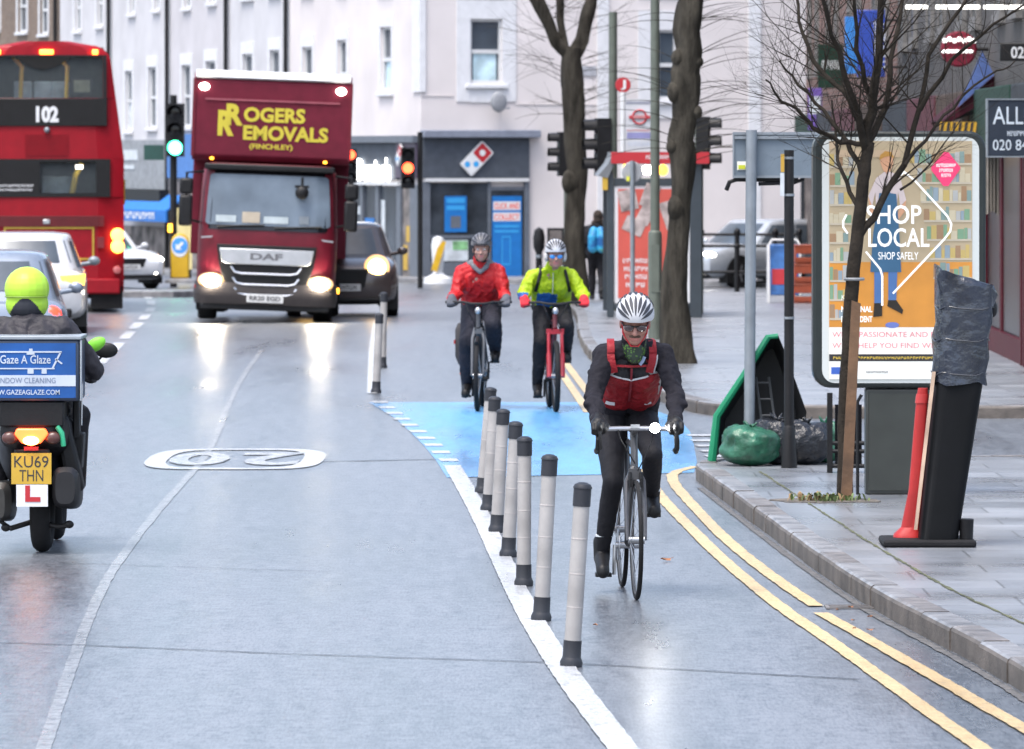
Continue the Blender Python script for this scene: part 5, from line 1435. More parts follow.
# --- traffic light with green lamp on the left
def signal_head(parent, x, y, z, lit, face=0, n=3, s=1.0, nm='signal_head', hood=True, backplate=False):
    """head facing -y when face=0; rotation about z otherwise"""
    Mx = Matrix.Translation((x, y, z)) @ Matrix.Rotation(face, 4, 'Z')
    mb = MB(); hh = .30*s
    vs = MB().bx(-.15*s, .15*s, -.06*s, .16*s, -hh*n/2, hh*n/2); mb.add(vs.v, vs.f, Mx)
    if backplate: vs = MB().bx(-.24*s, .24*s, .02, .05, -hh*n/2-.08, hh*n/2+.08); mb.add(vs.v, vs.f, Mx)
    for k in range(n):
        zz = hh*(n/2-.5-k)
        if hood:
            v = MB(); pts = [(.125*s*math.cos(a), .125*s*math.sin(a)) for a in [R(-20+220*i/10) for i in range(11)]]
            rings = [[(p[0], -.06*s, zz+p[1]) for p in pts], [(p[0], -.26*s, zz+p[1]*.95) for p in pts]]
            rings2 = [[(p[0]*1.08, -.06*s, zz+p[1]*1.08) for p in pts], [(p[0]*1.08, -.26*s, zz+p[1]*1.03) for p in pts]]
            v.loft(rings, False, False); v.loft(rings2, False, False); mb.add(v.v, v.f, Mx)
    o = mb.build(nm, M['black'], parent)
    for k in range(n):
        zz = hh*(n/2-.5-k); v = MB().lathe((0, -.062*s, zz), [(.118*s, .02), (.118*s, -.005), (.06*s, -.02)], 16, 'Y'); l = MB(); l.add(v.v, v.f, Mx)
        l.build('lens', lit.get(k, M['blackgloss']), o)
    return o
M['green_lamp'] = glow('green_signal', (.05, 1, .45), 9); M['red_lamp'] = glow('red_signal', (1, .06, .02), 4)
yq = 127.0; x = (173-512)*yq/F
t = thing('traffic_light', 'traffic light showing green between the red bus and the lorry', 'traffic light', (x, yq, zg(yq)))
MB().cyl((0, .2, 0), (0, .2, W(0, 95, yq).z-zg(yq)), .075).build('pole', M['black'], t)
zc = H-(131-HY)*yq/F-zg(yq)
signal_head(t, .05, 0, zc+.02, {2: M['green_lamp']}, 0, 3, 1.25)
MB().bx(-.62, -.2, .05, .2, H-(160-HY)*yq/F-zg(yq), H-(145-HY)*yq/F-zg(yq)).build('side_sign', mat('dark_green_plate', (.01, .05, .04), .5), t)
MB().bx(-.10, -.02, -.1, .05, H-(232-HY)*yq/F-zg(yq), H-(224-HY)*yq/F-zg(yq)).build('push_button', M['amber'], t)
# --- second signal pole with red lamp in front of the pizza shop
yq = 125.0; x = (420-512)*yq/F
t = thing('traffic_light', 'traffic light showing red in front of the pizza shop window', 'traffic light', (x, yq, zg(yq)))
MB().cyl((0, .1, 0), (0, .1, H-(132-HY)*yq/F-zg(yq)), .055).build('pole', M['black'], t)
signal_head(t, (408-420)*yq/F, 0, H-(168-HY)*yq/F-zg(yq), {0: M['black'], 1: M['red_lamp'], 2: M['blackgloss']}, 0, 3, .95)
yq = 112; x = (351-512)*yq/F
t = thing('traffic_light', 'small red traffic signal just right of the lorry box', 'traffic light', (x, yq, zg(yq)))
MB().cyl((0, .1, 0), (0, .1, H-(155-HY)*yq/F-zg(yq)), .05).build('pole', M['black'], t)
signal_head(t, 0, 0, H-(166-HY)*yq/F-zg(yq), {0: M['red_lamp']}, 0, 3, .7)
# --- signals by the trees seen from the side and back
def side_signal(pxpole, pyb_y, pxh, pyh, face, top_py, label, s=1.0, pole=True):
    y = pyb_y; x = (pxpole-512)*y/F
    t = thing('traffic_light', label, 'traffic light', (x, y, zg(y)+KT))
    MB().cyl((0, 0, 0), (0, 0, H-(top_py-HY)*y/F-zg(y)-KT), .065).build('pole', M['green_post'], t)
    hx = (pxh-pxpole)*y/F
    mb = MB(); 
    for dz in (.35, -.35): mb.cyl((0, 0, H-(pyh-HY)*y/F-zg(y)-KT+dz), (hx, 0, H-(pyh-HY)*y/F-zg(y)-KT+dz), .025)
    mb.build('bracket', M['black'], t)
    signal_head(t, hx, 0, H-(pyh-HY)*y/F-zg(y)-KT, {}, face, 3, s, backplate=False)
    return t
side_signal(613, 92, 599.5, 147, R(-80), 12, 'tall grey green signal pole with black head facing left, beside bus stop flag', .98)
side_signal(567.5, 104, 561, 154, R(-80), 118, 'black signal head facing left, partly hidden by the forked tree', .85)
side_signal(699, 90, 706, 143, R(82), 118, 'black signal head facing right, beside the thick knobbly trunk', .88)
# --- lamp post in front of the shelter
yq = 76; x = (655-512)*yq/F
t = thing('lamp_post', 'plain grey green lamp post between the bus stop flag and thick trunk', 'lamp post', (x, yq, KT))
zs = H-(236-HY)*yq/F-KT
MB().lathe((0, 0, 0), [(.088, 0), (.088, zs), (.082, zs+.05), (.06, zs+.07), (.055, 6.5), (.045, 8.4)], 18).build('column', M['green_post'], t)
MB().tube([(0, 0, 8.3), (-.2, 0, 8.6), (-.9, 0, 8.75)], .035).build('lamp_arm', M['green_post'], t)
MB().ell((-1.15, 0, 8.74), (.35, .13, .07), 16, 8).build('lamp_head', M['steel_grey'], t)
MB().bx(-.05, .05, -.094, -.06, .6, 1.2).build('inspection_door', M['green_post'], t)
# --- small round sign seen from behind on a thin grey pole
yq = 80; x = (632.5-512)*yq/F
t = thing('round_traffic_sign', 'round grey back of a traffic sign on a thin pole before the red poster', 'sign', (x, yq, KT))
zc = H-(172-HY)*yq/F-KT
MB().cyl((0, 0, 0), (0, 0, zc+.15), .032).build('pole', M['steel_grey'], t)
MB().lathe((0, .05, zc), [(.13, -.015), (.14, -.005), (.14, .005), (.13, .01)], 24, 'Y').build('disc', mat('sign_back_grey', (.28, .29, .31), .5), t)
MB().bx(-.08, -.04, -.02, .03, zc-.12, zc-.06).build('sticker', mat('sticker_yellow', (.65, .65, .05), .5), t)
# --- bus stop flag
yq = 91.5; s = yq/F; x = (623-512)*s
t = thing('bus_stop_flag', 'bus stop flag with red roundel panel and round red J disc on top', 'bus stop', (x, yq, zg(yq)+KT))
Zl = lambda py: H-(py-HY)*s-KT-zg(yq)
MB().cyl((0, 0, 0), (0, 0, Zl(92)), .042).build('pole', M['white'], t)
mb = MB().lathe((0, 0, Zl(85)), [(.115, -.02), (.12, 0), (.115, .02)], 26, 'Y'); dj = mb.build('point_disc', M['red_ink'], t)
MB().cyl((0, 0, Zl(95)), (0, 0, Zl(92)), .03).build('disc_stem', M['red_ink'], t)
mb = MB(); text(mb, 'J', -.035, .045, Zl(90), Zl(80), -.026, bold=.03); mb.build('disc_letter', M['white_ink'], dj, smooth=0)
fl = MB().bx(.03, .50, -.02, .02, Zl(150), Zl(99)).build('flag_panel', mat('flag_white', (.48, .49, .52), .4), t)
cx, cz = .03+.22, Zl(117)
mb = MB(); mb.torus((cx, -.025, cz), .105, .016, 28, 6, 'Y'); mb.bx(cx-.16, cx+.16, -.047, -.023, cz-.022, cz+.022); mb.build('roundel', M['red_ink'], fl)
mb = MB(); glyph_row(mb, cx-.10, cx+.10, cz-.010, cz+.010, -.0485, 9); mb.build('roundel_lettering', M['white_ink'], fl, smooth=0)
MB().bx(.04, .49, -.024, -.0205, Zl(104), Zl(101.5)).build('top_bar', mat('bar_grey', (.22, .23, .28), .5), fl)
mb = MB(); glyph_row(mb, .06, .45, Zl(131.5), Zl(129.5), -.0235, 12); mb.build('flag_lettering', M['red_ink'], fl, smooth=0)
MB().bx(.06, .46, -.024, -.0205, Zl(138.5), Zl(132.5)).build('route_band', mat('route_violet', (.20, .20, .38), .5), fl)
mb = MB(); glyph_row(mb, .08, .44, Zl(146), Zl(142), -.0235, 8); mb.build('route_lettering', mat('route_grey', (.4, .45, .55), .5), fl, smooth=0)
# --- bus shelter with red poster
yq = 86.4; s = yq/F; x0 = (608-512)*s
t = thing('bus_shelter', 'bus shelter with red roof edge and red poster end panel behind the trees', 'bus shelter', (x0, yq, zg(yq)+KT))
Xl = lambda px: (px-608)*s
Zl = lambda py: H-(py-HY)*s-zg(yq)-KT
fr = mat('shelter_dark_frame', (.03, .04, .05), .4)
mb = MB(); mb.bx(Xl(607), Xl(614), 0, .1, 0, Zl(172)); mb.bx(Xl(690), Xl(702), 0, .14, 0, Zl(163)); mb.bx(Xl(614), Xl(690), .01, .09, Zl(186), Zl(178)); mb.bx(Xl(614), Xl(690), .01, .09, .12, Zl(303)); mb.build('frame', fr, t, bevel=.01)
rp = mat('poster_coral', (.46, .075, .055), .4, var=.12, vscale=2)
pw = MB().bx(Xl(614.2), Xl(689.8), .03, .07, Zl(302.8), Zl(186.2)).build('poster_case', M['trim'], t)
po = MB().bx(Xl(618), Xl(686), .018, .0295, Zl(298), Zl(189)).build('poster', rp, pw)
mb = MB(); 
for (cxp, cyp, w, h, a) in ((628, 200, .26, .30, -12), (650, 196, .22, .34, 20), (634, 226, .3, .22, 25), (672, 214, .28, .40, -18), (646, 214, .2, .3, 28)): mb.box((Xl(cxp), .012+.001*random.random(), Zl(cyp)), (w, .006, h), Matrix.Rotation(R(a), 4, 'Y'))
mb.build('poster_sheets', mat('poster_sheets_grey', (.32, .27, .26), .5, var=.6, vscale=6), po)
mb = MB()
for k in range(4): glyph_row(mb, Xl(623+k), Xl(652-k*2), Zl(263+k*8), Zl(258.5+k*8), .014, 7-k)
mb.build('poster_lettering', M['white_ink'], po, smooth=0)
mb = MB(); mb.prism([(Xl(598), Zl(176)), (Xl(608), Zl(164)), (Xl(612), Zl(155)), (Xl(612), Zl(152)), (Xl(708), Zl(152)), (Xl(708), Zl(164)), (Xl(614), Zl(164)), (Xl(608), Zl(178))], -.05, 4.2); mb.build('roof', mat('shelter_roof_grey', (.13, .14, .15), .5), t)
re = MB().bx(Xl(611), Xl(709), -.075, -.052, Zl(163.5), Zl(152)).build('roof_edge', M['red_ink'], t)
mb = MB(); glyph_row(mb, Xl(646), Xl(670), Zl(159), Zl(155), -.079, 8); mb.build('edge_lettering', M['white_ink'], re, smooth=0)
mb = MB(); mb.ell((Xl(648), .0, Zl(170)), (.09, .05, .07), 12, 8); mb.build('shelter_lamp', glow('shelter_lamp_glow', (1, .93, .75), 9), t)
mb = MB(); mb.ell((Xl(627), .0, Zl(167)), (.06, .04, .06), 10, 8); mb.ell((Xl(663), .0, Zl(170)), (.07, .04, .08), 10, 8); mb.build('shelter_lamp', M['amber'], t)
mb = MB(); mb.bx(Xl(607), Xl(614), 3.8, 3.9, 0, Zl(165)); mb.bx(Xl(690), Xl(700), 3.8, 3.9, 0, Zl(165)); mb.build('rear_post', fr, t)
mb = MB(); mb.bx(Xl(684), Xl(690), .15, 3.8, .3, Zl(172)); mb.build('back_glass', M['glass'], t)
mb = MB(); mb.box((Xl(605), -.01, Zl(183)), (.08, .05, .2)); mb.build('yellow_tag', M['plate_y'], t)
mb = MB(); mb.bx(Xl(640), Xl(684), 1.0, 3.4, .5, .56); mb.build('bench', M['red_ink'], t)

# --- back of a direction sign on a grey pole
g = G(751, 466); yq = 46.1; s = yq/F; x = (749-512)*s
t = thing('direction_sign', 'blue grey back of a large direction sign on a galvanised pole by the bags', 'sign', (x, yq, KT))
Zl = lambda py: H-(py-HY)*s-KT; Xl = lambda px: (px-750)*s
MB().cyl((0, 0, 0), (Xl(752.5), 0, Zl(130)), .042).build('pole', M['steel_grey'], t)
sb = mat('sign_back_blue_grey', (.13, .165, .20), .55, .2, var=.1)
mb = MB(); mb.bx(Xl(735), Xl(836), .06, .08, Zl(176), Zl(134)); pn = mb.build('panel', sb, t, bevel=.005)
mb = MB(); mb.bx(Xl(734), Xl(837), .045, .1, Zl(134.8), Zl(132)); mb.bx(Xl(734), Xl(837), .045, .1, Zl(178), Zl(175.5)); mb.bx(Xl(734), Xl(735.5), .045, .1, Zl(175.4), Zl(135)); mb.bx(Xl(736), Xl(836), .035, .058, Zl(139), Zl(136)); mb.build('edge_rail', M['steel_grey'], pn)
mb = MB(); mb.bx(Xl(738.5), Xl(747), .05, .058, Zl(170), Zl(161.5)); st = mb.build('sticker', mat('sticker_white', (.7, .7, .62), .5), pn); MB().bx(Xl(739.5), Xl(746.5), .044, .049, Zl(169), Zl(165)).build('sticker_band', mat('sticker_lemon', (.42, .45, .02), .5), st)
mb = MB(); mb.tube([(Xl(728), .12, Zl(190)), (Xl(731), .1, Zl(182)), (Xl(738), .1, Zl(179.5)), (Xl(800), .1, Zl(180))], .018, 8); mb.build('lamp_arm', M['black'], t)
mb = MB(); mb.tube([(Xl(760), .1, Zl(184)), (Xl(795), .1, Zl(183)), (Xl(806), .1, Zl(179))], .014, 8); mb.build('brace', M['black'], t)
# --- black post with a parking plate
g = G(789, 468); yq = 45.3; s = yq/F; x = (789-512)*s
t = thing('black_post', 'slim black post with small yellow parking plate, in front of the green shell', 'post', (x, yq, KT))
Zl = lambda py: H-(py-HY)*s-KT; Xl = lambda px: (px-789)*s
MB().cyl((0, 0, 0), (0, 0, Zl(150)), .037).build('column', M['black'], t)
mb = MB(); 
for py in (158, 318, 195, 440): mb.lathe((0, 0, Zl(py)), [(.036, -.01), (.0415, -.008), (.0415, .008), (.036, .01)], 16)
mb.build('band', M['steel_grey'], t)
mb = MB(); mb.bx(Xl(780.5), Xl(784), -.05, -.03, Zl(172), Zl(154)); mb.build('parking_plate', mat('plate_ochre', (.40, .24, .03), .5), t); MB().bx(Xl(780), Xl(784), -.05, -.03, Zl(196), Zl(173)).build('white_plate', M['poster_light'], t)
MB().lathe((0, 0, 0), [(.06, 0), (.06, .02), (.045, .3), (.037, .32)], 16).build('base', M['black'], t)

# --- guard rail in the far side street
yq = 118; s = yq/F
def rail_px(px): return (px-512)*s
t = thing('guard_rail', 'black metal guard railing in front of the pale silver parked car', 'railing', (rail_px(699), yq, zg(yq)))
Zl = lambda py: H-(py-HY)*s-zg(yq)
Xl = lambda px: (px-699)*s
mb = MB()
for py in (234.5, 246, 272): mb.cyl((0, 0, Zl(py)), (Xl(800), .0, Zl(py)), .028)
mb.build('rail', M['black'], t)
for px in (701, 737, 775, 799):
    mb = MB(); mb.cyl((Xl(px), 0, 0), (Xl(px), 0, Zl(233)), .05); mb.ell((Xl(px), 0, Zl(232)), (.07, .07, .08), 10, 8); mb.ell((Xl(px), 0, Zl(246)), (.075, .075, .06), 10, 8); mb.build('rail_post', M['black'], t)
# --- A board and orange crates
yq = 100; s = yq/F; zb = zg(yq)+KT
t = thing('a_board', 'blue and red pavement A board standing behind the black post', 'a-board', ((784-512)*s, yq, zb))
mb = MB(); w = .26
for sy in (-1, 1):
    b = MB(); b.bx(-w, w, -.02, .02, .12, .98); mb.add(b.v, b.f, Matrix.Translation((0, sy*.18, 0)) @ Matrix.Rotation(sy*R(10), 4, 'X'))
mb.build('board', mat('aboard_blue', (.03, .12, .34), .5, var=.4, vscale=6), t, bevel=.02)
mb = MB(); b = MB(); b.bx(-w*.8, w*.8, -.03, -.021, .30, .56); mb.add(b.v, b.f, Matrix.Translation((0, -.18, 0)) @ Matrix.Rotation(R(-10), 4, 'X')); mb.build('red_panel', M['red_ink'], t)
mb = MB(); mb.tube([(-w, -.3, 0), (-w, -.17, .95), (-w+.05, -.1, 1.04), (w-.05, -.1, 1.04), (w, -.17, .95), (w, -.3, 0)], .02, 8); mb.tube([(-w, .3, 0), (-w, .17, .95)], .02, 8); mb.tube([(w, .3, 0), (w, .17, .95)], .02, 8); mb.build('frame', M['white'], t)
M['crate'] = mat('orange_crate_plastic', (.26, .05, .02), .5, var=.3, vscale=6)
for k in range(3):
    yq = 99; s = yq/F
    mb = MB(); w, d, h = .5, .4, .30
    mb.bx(-w/2, w/2, -d/2, d/2, 0, .03)
    for sx in (-1, 1): mb.bx(sx*w/2-.012, sx*w/2+.012, -d/2, d/2, .03, h)
    for sy in (-1, 1):
        mb.bx(-w/2+.013, w/2-.013, sy*d/2-.012, sy*d/2+.012, .03, .11); mb.bx(-w/2+.013, w/2-.013, sy*d/2-.012, sy*d/2+.012, .17, h)
    mb.bx(-w/2-.015, w/2+.015, -d/2-.02, d/2+.02, h+.001, h+.02)
    o = mb.build('crate', M['crate'], bevel=.006); o.location = ((809-512)*s, yq, zg(yq)+KT+k*.323); o.rotation_euler = (0, 0, .05*k)
    tag(o, ['orange plastic crate at the bottom of the stack behind the poster panel', 'orange plastic crate in the middle of the stack behind the poster panel', 'orange plastic crate on top of the stack behind the poster panel'][k], 'crate', 'orange crates stacked behind the poster panel')

# --- keep-left bollards on the islands
def island_bollard(px, yq, ptop, pbot, label, arrow=True):
    s = yq/F; x = (px-512)*s
    t = thing('island_bollard', label, 'bollard', (x, yq, H-(pbot-HY)*s), 0, 'yellow keep left bollards')
    h = (pbot-ptop)*s; w = .19
    MB().lathe((0, .06, 0), [(.34, 0), (.32, .06), (.2, .1)], 20).build('base', M['kerbstone'], t)
    mb = MB(); pts = [(-w, .1), (w, .1), (w, h-.2)]+[(w*math.cos(R(a)), h-.2+.2*math.sin(R(a))) for a in (30, 60, 90, 120, 150)]+[(-w, h-.2)]
    mb.prism(pts, -.05, .12); bd = mb.build('body', mat('bollard_yellow', (.50, .30, .01), .4, var=.05), t, bevel=.03)
    mb = MB(); pts = [(w*.92*math.cos(2*PI*k/24), h-.28+.22*math.sin(2*PI*k/24)) for k in range(24)]; mb.prism(pts, -.058, -.051); pl = mb.build('white_disc', M['white_ink'], bd)
    if arrow:
        mb = MB(); mb.lathe((0, -.062, h-.26), [(.165, .003), (.165, -.003)], 24, 'Y'); bl = mb.build('blue_disc', mat('keep_left_blue', (.05, .25, .62), .4), pl)
        mb = MB(); b = MB(); b.prism([(-.03, -.09), (.03, -.09), (.03, .03), (.09, .03), (0, .12), (-.09, .03), (-.03, .03)], -.07, -.066); mb.add(b.v, b.f, Matrix.Translation((0, 0, h-.26)) @ Matrix.Rotation(R(225), 4, 'Y')); mb.build('arrow', M['white_ink'], bl)
    return t
island_bollard(180, 125.5, 233, 283, 'yellow keep left bollard with blue arrow disc beside the lorry')
def tall_bollard():
    yq = 131; s = yq/F; t = thing('island_bollard', 'white and yellow bollard in front of the pizza shop window', 'bollard', ((438-512)*s, yq, zg(yq)+KT), 0, 'yellow keep left bollards')
    h = (280-237)*s
    MB().lathe((0, 0, -.1), [(.32, 0), (.3, .12), (.14, .2), (.10, .25)], 20).build('base', M['white'], t)
    mb = MB(); mb.lathe((0, 0, 0), [(.10, .14), (.13, .4), (.15, h-.2), (.12, h-.05), (.02, h)], 18); mb.build('body', M['white'], t)
    mb = MB(); mb.prism([(-.15, .2), (-.02, .16), (.12, h*.66), (.18, h-.12), (.1, h-.1), (-.02, h*.7)], -.19, -.155); mb.build('yellow_panel', mat('panel_yellow', (.50, .30, .008), .4), t)
tall_bollard()
t = thing('bollard_post', 'short dark bollard with rounded head between the two far cyclists', 'bollard', ((539-512)*118/F, 118, zg(118)))
MB().lathe((0, 0, 0), [(.07, 0), (.065, .8), (.11, .9), (.12, 1.1), (.09, 1.25), (.02, 1.3)], 16).build('body', M['black'], t); MB().lathe((0, 0, .8), [(.072, -.1), (.072, -.04)], 16).build('band', M['steel_grey'], t)
# framed notice on the wall by the tree
x0, x1, z0, z1 = hang(547, 564, 228, 248, 129)
t = thing('notice_board', 'small framed notice board on a post behind the lime jacketed cyclist', 'notice board', ((x0+x1)/2, 129, zg(129)))
MB().bx(-.18, .18, 0, .05, z0-zg(129), z1-zg(129)).build('frame', M['black'], t); MB().bx(-.13, .13, -.01, -.002, z0-zg(129)+.05, z1-zg(129)-.05).build('notice', M['goods'], t); MB().cyl((0, .025, 0), (0, .025, z0-zg(129)), .03).build('post', M['black'], t)
# yellow board behind the lorry's left mirror
x0, x1, z0, z1 = hang(176, 192, 208, 256, 134)
t = thing('yellow_hoarding', 'pale yellow hoarding panel behind the keep left bollard', 'hoarding', ((x0+x1)/2, 134, zg(134)))
MB().bx(x0-(x0+x1)/2, x1-(x0+x1)/2, 0, .06, .3, z1-zg(134)).build('panel', mat('pale_yellow', (.60, .50, .22), .5, var=.1), t); mb = MB(); mb.bx(-.16, -.10, .0605, .12, 0, 1.2); mb.bx(.10, .16, .0605, .12, 0, 1.2); mb.build('leg', M['black'], t)

# ================================================================== POSTER PANEL (backlit)
yq = 41.75; s = yq/F; px0 = 902
t = thing('poster_panel', 'freestanding backlit poster panel reading SHOP LOCAL beside the small tree', 'advertising panel', ((px0-512)*s, yq, KT))
Xl = lambda px: (px-px0)*s
Zl = lambda py: H-(py-HY)*s-KT
def rrect(x0, x1, z0, z1, r, n=6):
    pts = []
    for (qx, qz, a0) in ((x1-r, z1-r, 0), (x0+r, z1-r, 90), (x0+r, z0+r, 180), (x1-r, z0+r, 270)):
        for k in range(n): a = R(a0+90*k/(n-1)); pts.append((qx+r*math.cos(a), qz+r*math.sin(a)))
    return pts
mb = MB(); mb.prism(rrect(Xl(813), Xl(986), Zl(388), Zl(131), .12), 0, .24); case = mb.build('case', mat('panel_case_green_grey', (.02, .026, .026), .35, .3), t, bevel=.02)
mb = MB(); mb.prism(rrect(Xl(822), Xl(979), Zl(383), Zl(137), .09), -.012, -.002); lit = mb.build('light_border', glow('backlit_white', (.86, .92, .90), .07, (.42, .445, .44)), case)
mb = MB(); mb.bx(Xl(866), Xl(946), .02, .22, 0, Zl(389)); cab_ = mb.build('cabinet', mat('cabinet_grey', (.034, .037, .034), .45, .2, var=.1), t, bevel=.012)
mb = MB(); mb.bx(Xl(869), Xl(945), .012, .0195, .03, Zl(394)); mb.build('cabinet_door', mat('cabinet_door_grey', (.038, .042, .037), .45, .2, var=.12), cab_)
mb = MB(); mb.tube([(Xl(858), .05, 0), (Xl(858), .05, Zl(402)), (Xl(862), .05, Zl(395))], .012); mb.build('cable', M['black'], t)
def pm(name, col, e=.28): return mat(name, tuple(v*.72 for v in col), .5, emit=col, estr=e*.42, var=.08, spec=.25)
BX0, BX1 = 829, 972
bg = MB().bx(Xl(BX0), Xl(BX1), -.018, -.0125, Zl(379), Zl(141)).build('poster', pm('poster_cream', (.44, .36, .24)), lit)
mb = MB(); mb.bx(Xl(BX0), Xl(BX1), -.0215, -.0185, Zl(327), Zl(262)); mb.build('poster_floor', mat('poster_orange_floor', (.42, .175, .025), .4, emit=(.62, .27, .04), estr=.12, var=.25, vscale=2.5), bg)
# shelves with goods either side
rnd = random.Random(11)
goods = [pm('goods_'+n, c, .2) for n, c in (('cream', (.56, .50, .36)), ('green', (.20, .34, .22)), ('blue', (.26, .33, .38)), ('brown', (.34, .22, .13)), ('grey', (.42, .43, .42)), ('teal', (.22, .31, .29)), ('yellow', (.52, .40, .15)))]
mb = MB()
for side in (0, 1):
    for row in range(9):
        py = 147+row*19+(0 if side else 3)
        xa, xb = (BX0+.5, 857-row*1.5) if side == 0 else (914+row*3.2, BX1-.5)
        if side == 1 and row < 1: xa = 905
        px = xa
        while px < xb-3:
            w = rnd.uniform(3, 7); h = rnd.uniform(8, 15); mb.mi(rnd.randrange(7)); px2 = min(px+w, xb)
            mb.bx(Xl(px), Xl(px2-.4), -.0222, -.0185, Zl(py+16), Zl(py+16-h)); px += w
mb.build('poster_goods', goods, bg)
mb = MB()
for row in range(9):
    py = 147+row*19; mb.bx(Xl(BX0+.5), Xl(857-row*1.5), -.0245, -.0223, Zl(py+21), Zl(py+19)); mb.bx(Xl(914+row*3.2), Xl(BX1-.5), -.0245, -.0223, Zl(py+18), Zl(py+16))
mb.build('poster_shelves', pm('shelf_pale', (.47, .42, .33)), bg)
mb = MB(); mb.prism([(Xl(BX0+.5), Zl(150)), (Xl(BX0+22), Zl(141.5)), (Xl(BX0+.5), Zl(141.5))], -.0245, -.0225); mb.bx(Xl(836), Xl(900), -.0245, -.0225, Zl(157), Zl(150)); mb.build('poster_ceiling', pm('poster_sand', (.50, .38, .26)), bg)
# shopkeeper figure printed on the poster
def flat(nm, pts, m, y, par=bg, th=.0015): mb = MB(); mb.prism([(Xl(a), Zl(b)) for a, b in pts], y-th, y); return mb.build(nm, m, par)
skin_p = pm('print_skin', (.60, .33, .20)); apr = pm('print_apron', (.05, .13, .23)); shirt = pm('print_shirt', (.58, .50, .50)); jean = pm('print_jeans', (.08, .17, .38)); boot = pm('print_boots', (.03, .025, .02))
flat('print_shirt', [(868, 196), (876, 178), (884, 172), (892, 172), (900, 178), (906, 200), (900, 206), (898, 192), (896, 210), (876, 210), (875, 192), (872, 206)], shirt, -.0250)
flat('print_arms', [(868, 197), (872, 206), (878, 214), (897, 214), (901, 206), (906, 200), (904, 212), (896, 222), (878, 222), (870, 212)], skin_p, -.0275)
flat('print_head', [(883, 170), (880, 162), (881, 156), (885, 153), (890, 153), (893, 157), (893, 163), (890, 171), (886, 174)], skin_p, -.0250)
flat('print_cap', [(879, 160), (880, 155), (885, 151), (891, 152), (894, 158), (889, 156), (884, 157)], pm('print_cap', (.45, .24, .06)), -.0275)
flat('print_apron', [(879, 193), (883, 193), (884, 187), (889, 187), (890, 193), (896, 194), (899, 232), (901, 272), (870, 272), (873, 232), (877, 210)], apr, -.0295)
flat('print_leg', [(874, 272), (883, 272), (882, 303), (874, 303)], jean, -.0275); flat('print_leg', [(888, 272), (897, 272), (896, 300), (888, 300)], jean, -.0275)
flat('print_boot', [(874, 303), (882, 303), (882, 316), (873, 317)], boot, -.0275); flat('print_boot', [(888, 300), (896, 300), (903, 310), (902, 314), (887, 306)], boot, -.0275)
# rounded white diamond outline
mb = MB()
def pl(pts, w, y):
    for (a, b) in zip(pts[:-1], pts[1:]):
        A = Vector((Xl(a[0]), y, Zl(a[1]))); B = Vector((Xl(b[0]), y, Zl(b[1]))); d = (B-A).normalized(); nn = Vector((-d.z, 0, d.x))*w/2
        mb.quad(A+nn-d*w*.3, B+nn+d*w*.3, B-nn+d*w*.3, A-nn-d*w*.3)
pl([(846, 215), (843, 221), (843, 227), (847, 233)], .014, -.0312)
pl([(866, 252), (880, 269), (882, 276), (882, 305)], .014, -.0314)
pl([(893, 293), (944, 239), (950, 231), (951, 224), (947, 216), (914, 180), (904, 172), (893, 181)], .014, -.0316)
wp_ = pm('print_white', (.95, .95, .93), .45)
mb.build('poster_diamond', wp_, bg, smooth=0)
mb = MB(); text(mb, 'SHOP', Xl(866), Xl(921), Zl(224), Zl(205), -.0335, bold=.012); text(mb, 'LOCAL', Xl(868), Xl(929), Zl(247), Zl(228), -.0335, bold=.012); text(mb, 'SHOP SAFELY', Xl(878), Xl(918), Zl(259.5), Zl(252), -.0335); mb.build('poster_lettering', wp_, bg, smooth=0)
mb = MB(); text(mb, 'JOIN THE', Xl(841), Xl(858), Zl(300), Zl(295), -.0335); text(mb, 'NATIONAL', Xl(841), Xl(872), Zl(312), Zl(306), -.0335, bold=.02); text(mb, 'INDEPENDENT', Xl(841), Xl(872), Zl(322), Zl(316), -.0335, bold=.02); mb.build('poster_small_lettering', wp_, bg, smooth=0)
flat('poster_oval', [(892+7*math.cos(a*PI/8), 325+3*math.sin(a*PI/8)) for a in range(16)], pm('print_navy', (.15, .2, .5)), -.0235)
pink = pm('print_pink', (.78, .06, .17), .35)
dm = flat('poster_pink_diamond', [(931, 167), (944, 152), (948, 152), (960, 167), (960, 169), (948, 186), (943, 186), (931, 170)], pink, -.0275)
mb = MB(); 
for k, (a, b) in enumerate(((936, 956), (939, 953), (941, 951))): glyph_row(mb, Xl(a), Xl(b), Zl(167+k*5), Zl(163.5+k*5), -.0305, 8-k)
mb.build('diamond_lettering', wp_, dm, smooth=0)
band = MB().bx(Xl(BX0), Xl(BX1), -.0225, -.0186, Zl(354), Zl(327.3)).build('poster_band', pm('band_white', (.80, .78, .74), .4), bg)
mb = MB(); text(mb, "WE'RE PASSIONATE AND FRIENDLY", Xl(832), Xl(968), Zl(337), Zl(331.5), -.0255); text(mb, "WE'LL HELP YOU FIND WHAT YOU", Xl(832), Xl(968), Zl(348), Zl(342.5), -.0255); mb.build('band_lettering', pm('print_rose', (.72, .22, .26)), band, smooth=0)
kb = MB().bx(Xl(BX0), Xl(BX1), -.0225, -.0186, Zl(361), Zl(354.3)).build('poster_dark_band', M['ink'], bg)
mb = MB(); glyph_row(mb, Xl(833), Xl(968), Zl(359), Zl(356.5), -.0255, 44); mb.build('band_lettering', pm('print_amber', (.7, .5, .08)), kb, smooth=0)
fb = MB().bx(Xl(BX0), Xl(BX1), -.0225, -.0186, Zl(379), Zl(361.3)).build('poster_foot', pm('foot_white', (.74, .76, .74), .4), bg)
MB().bx(Xl(831), Xl(840), -.0255, -.0226, Zl(374), Zl(367)).build('foot_flag', pm('print_flag_blue', (.05, .12, .45)), fb)
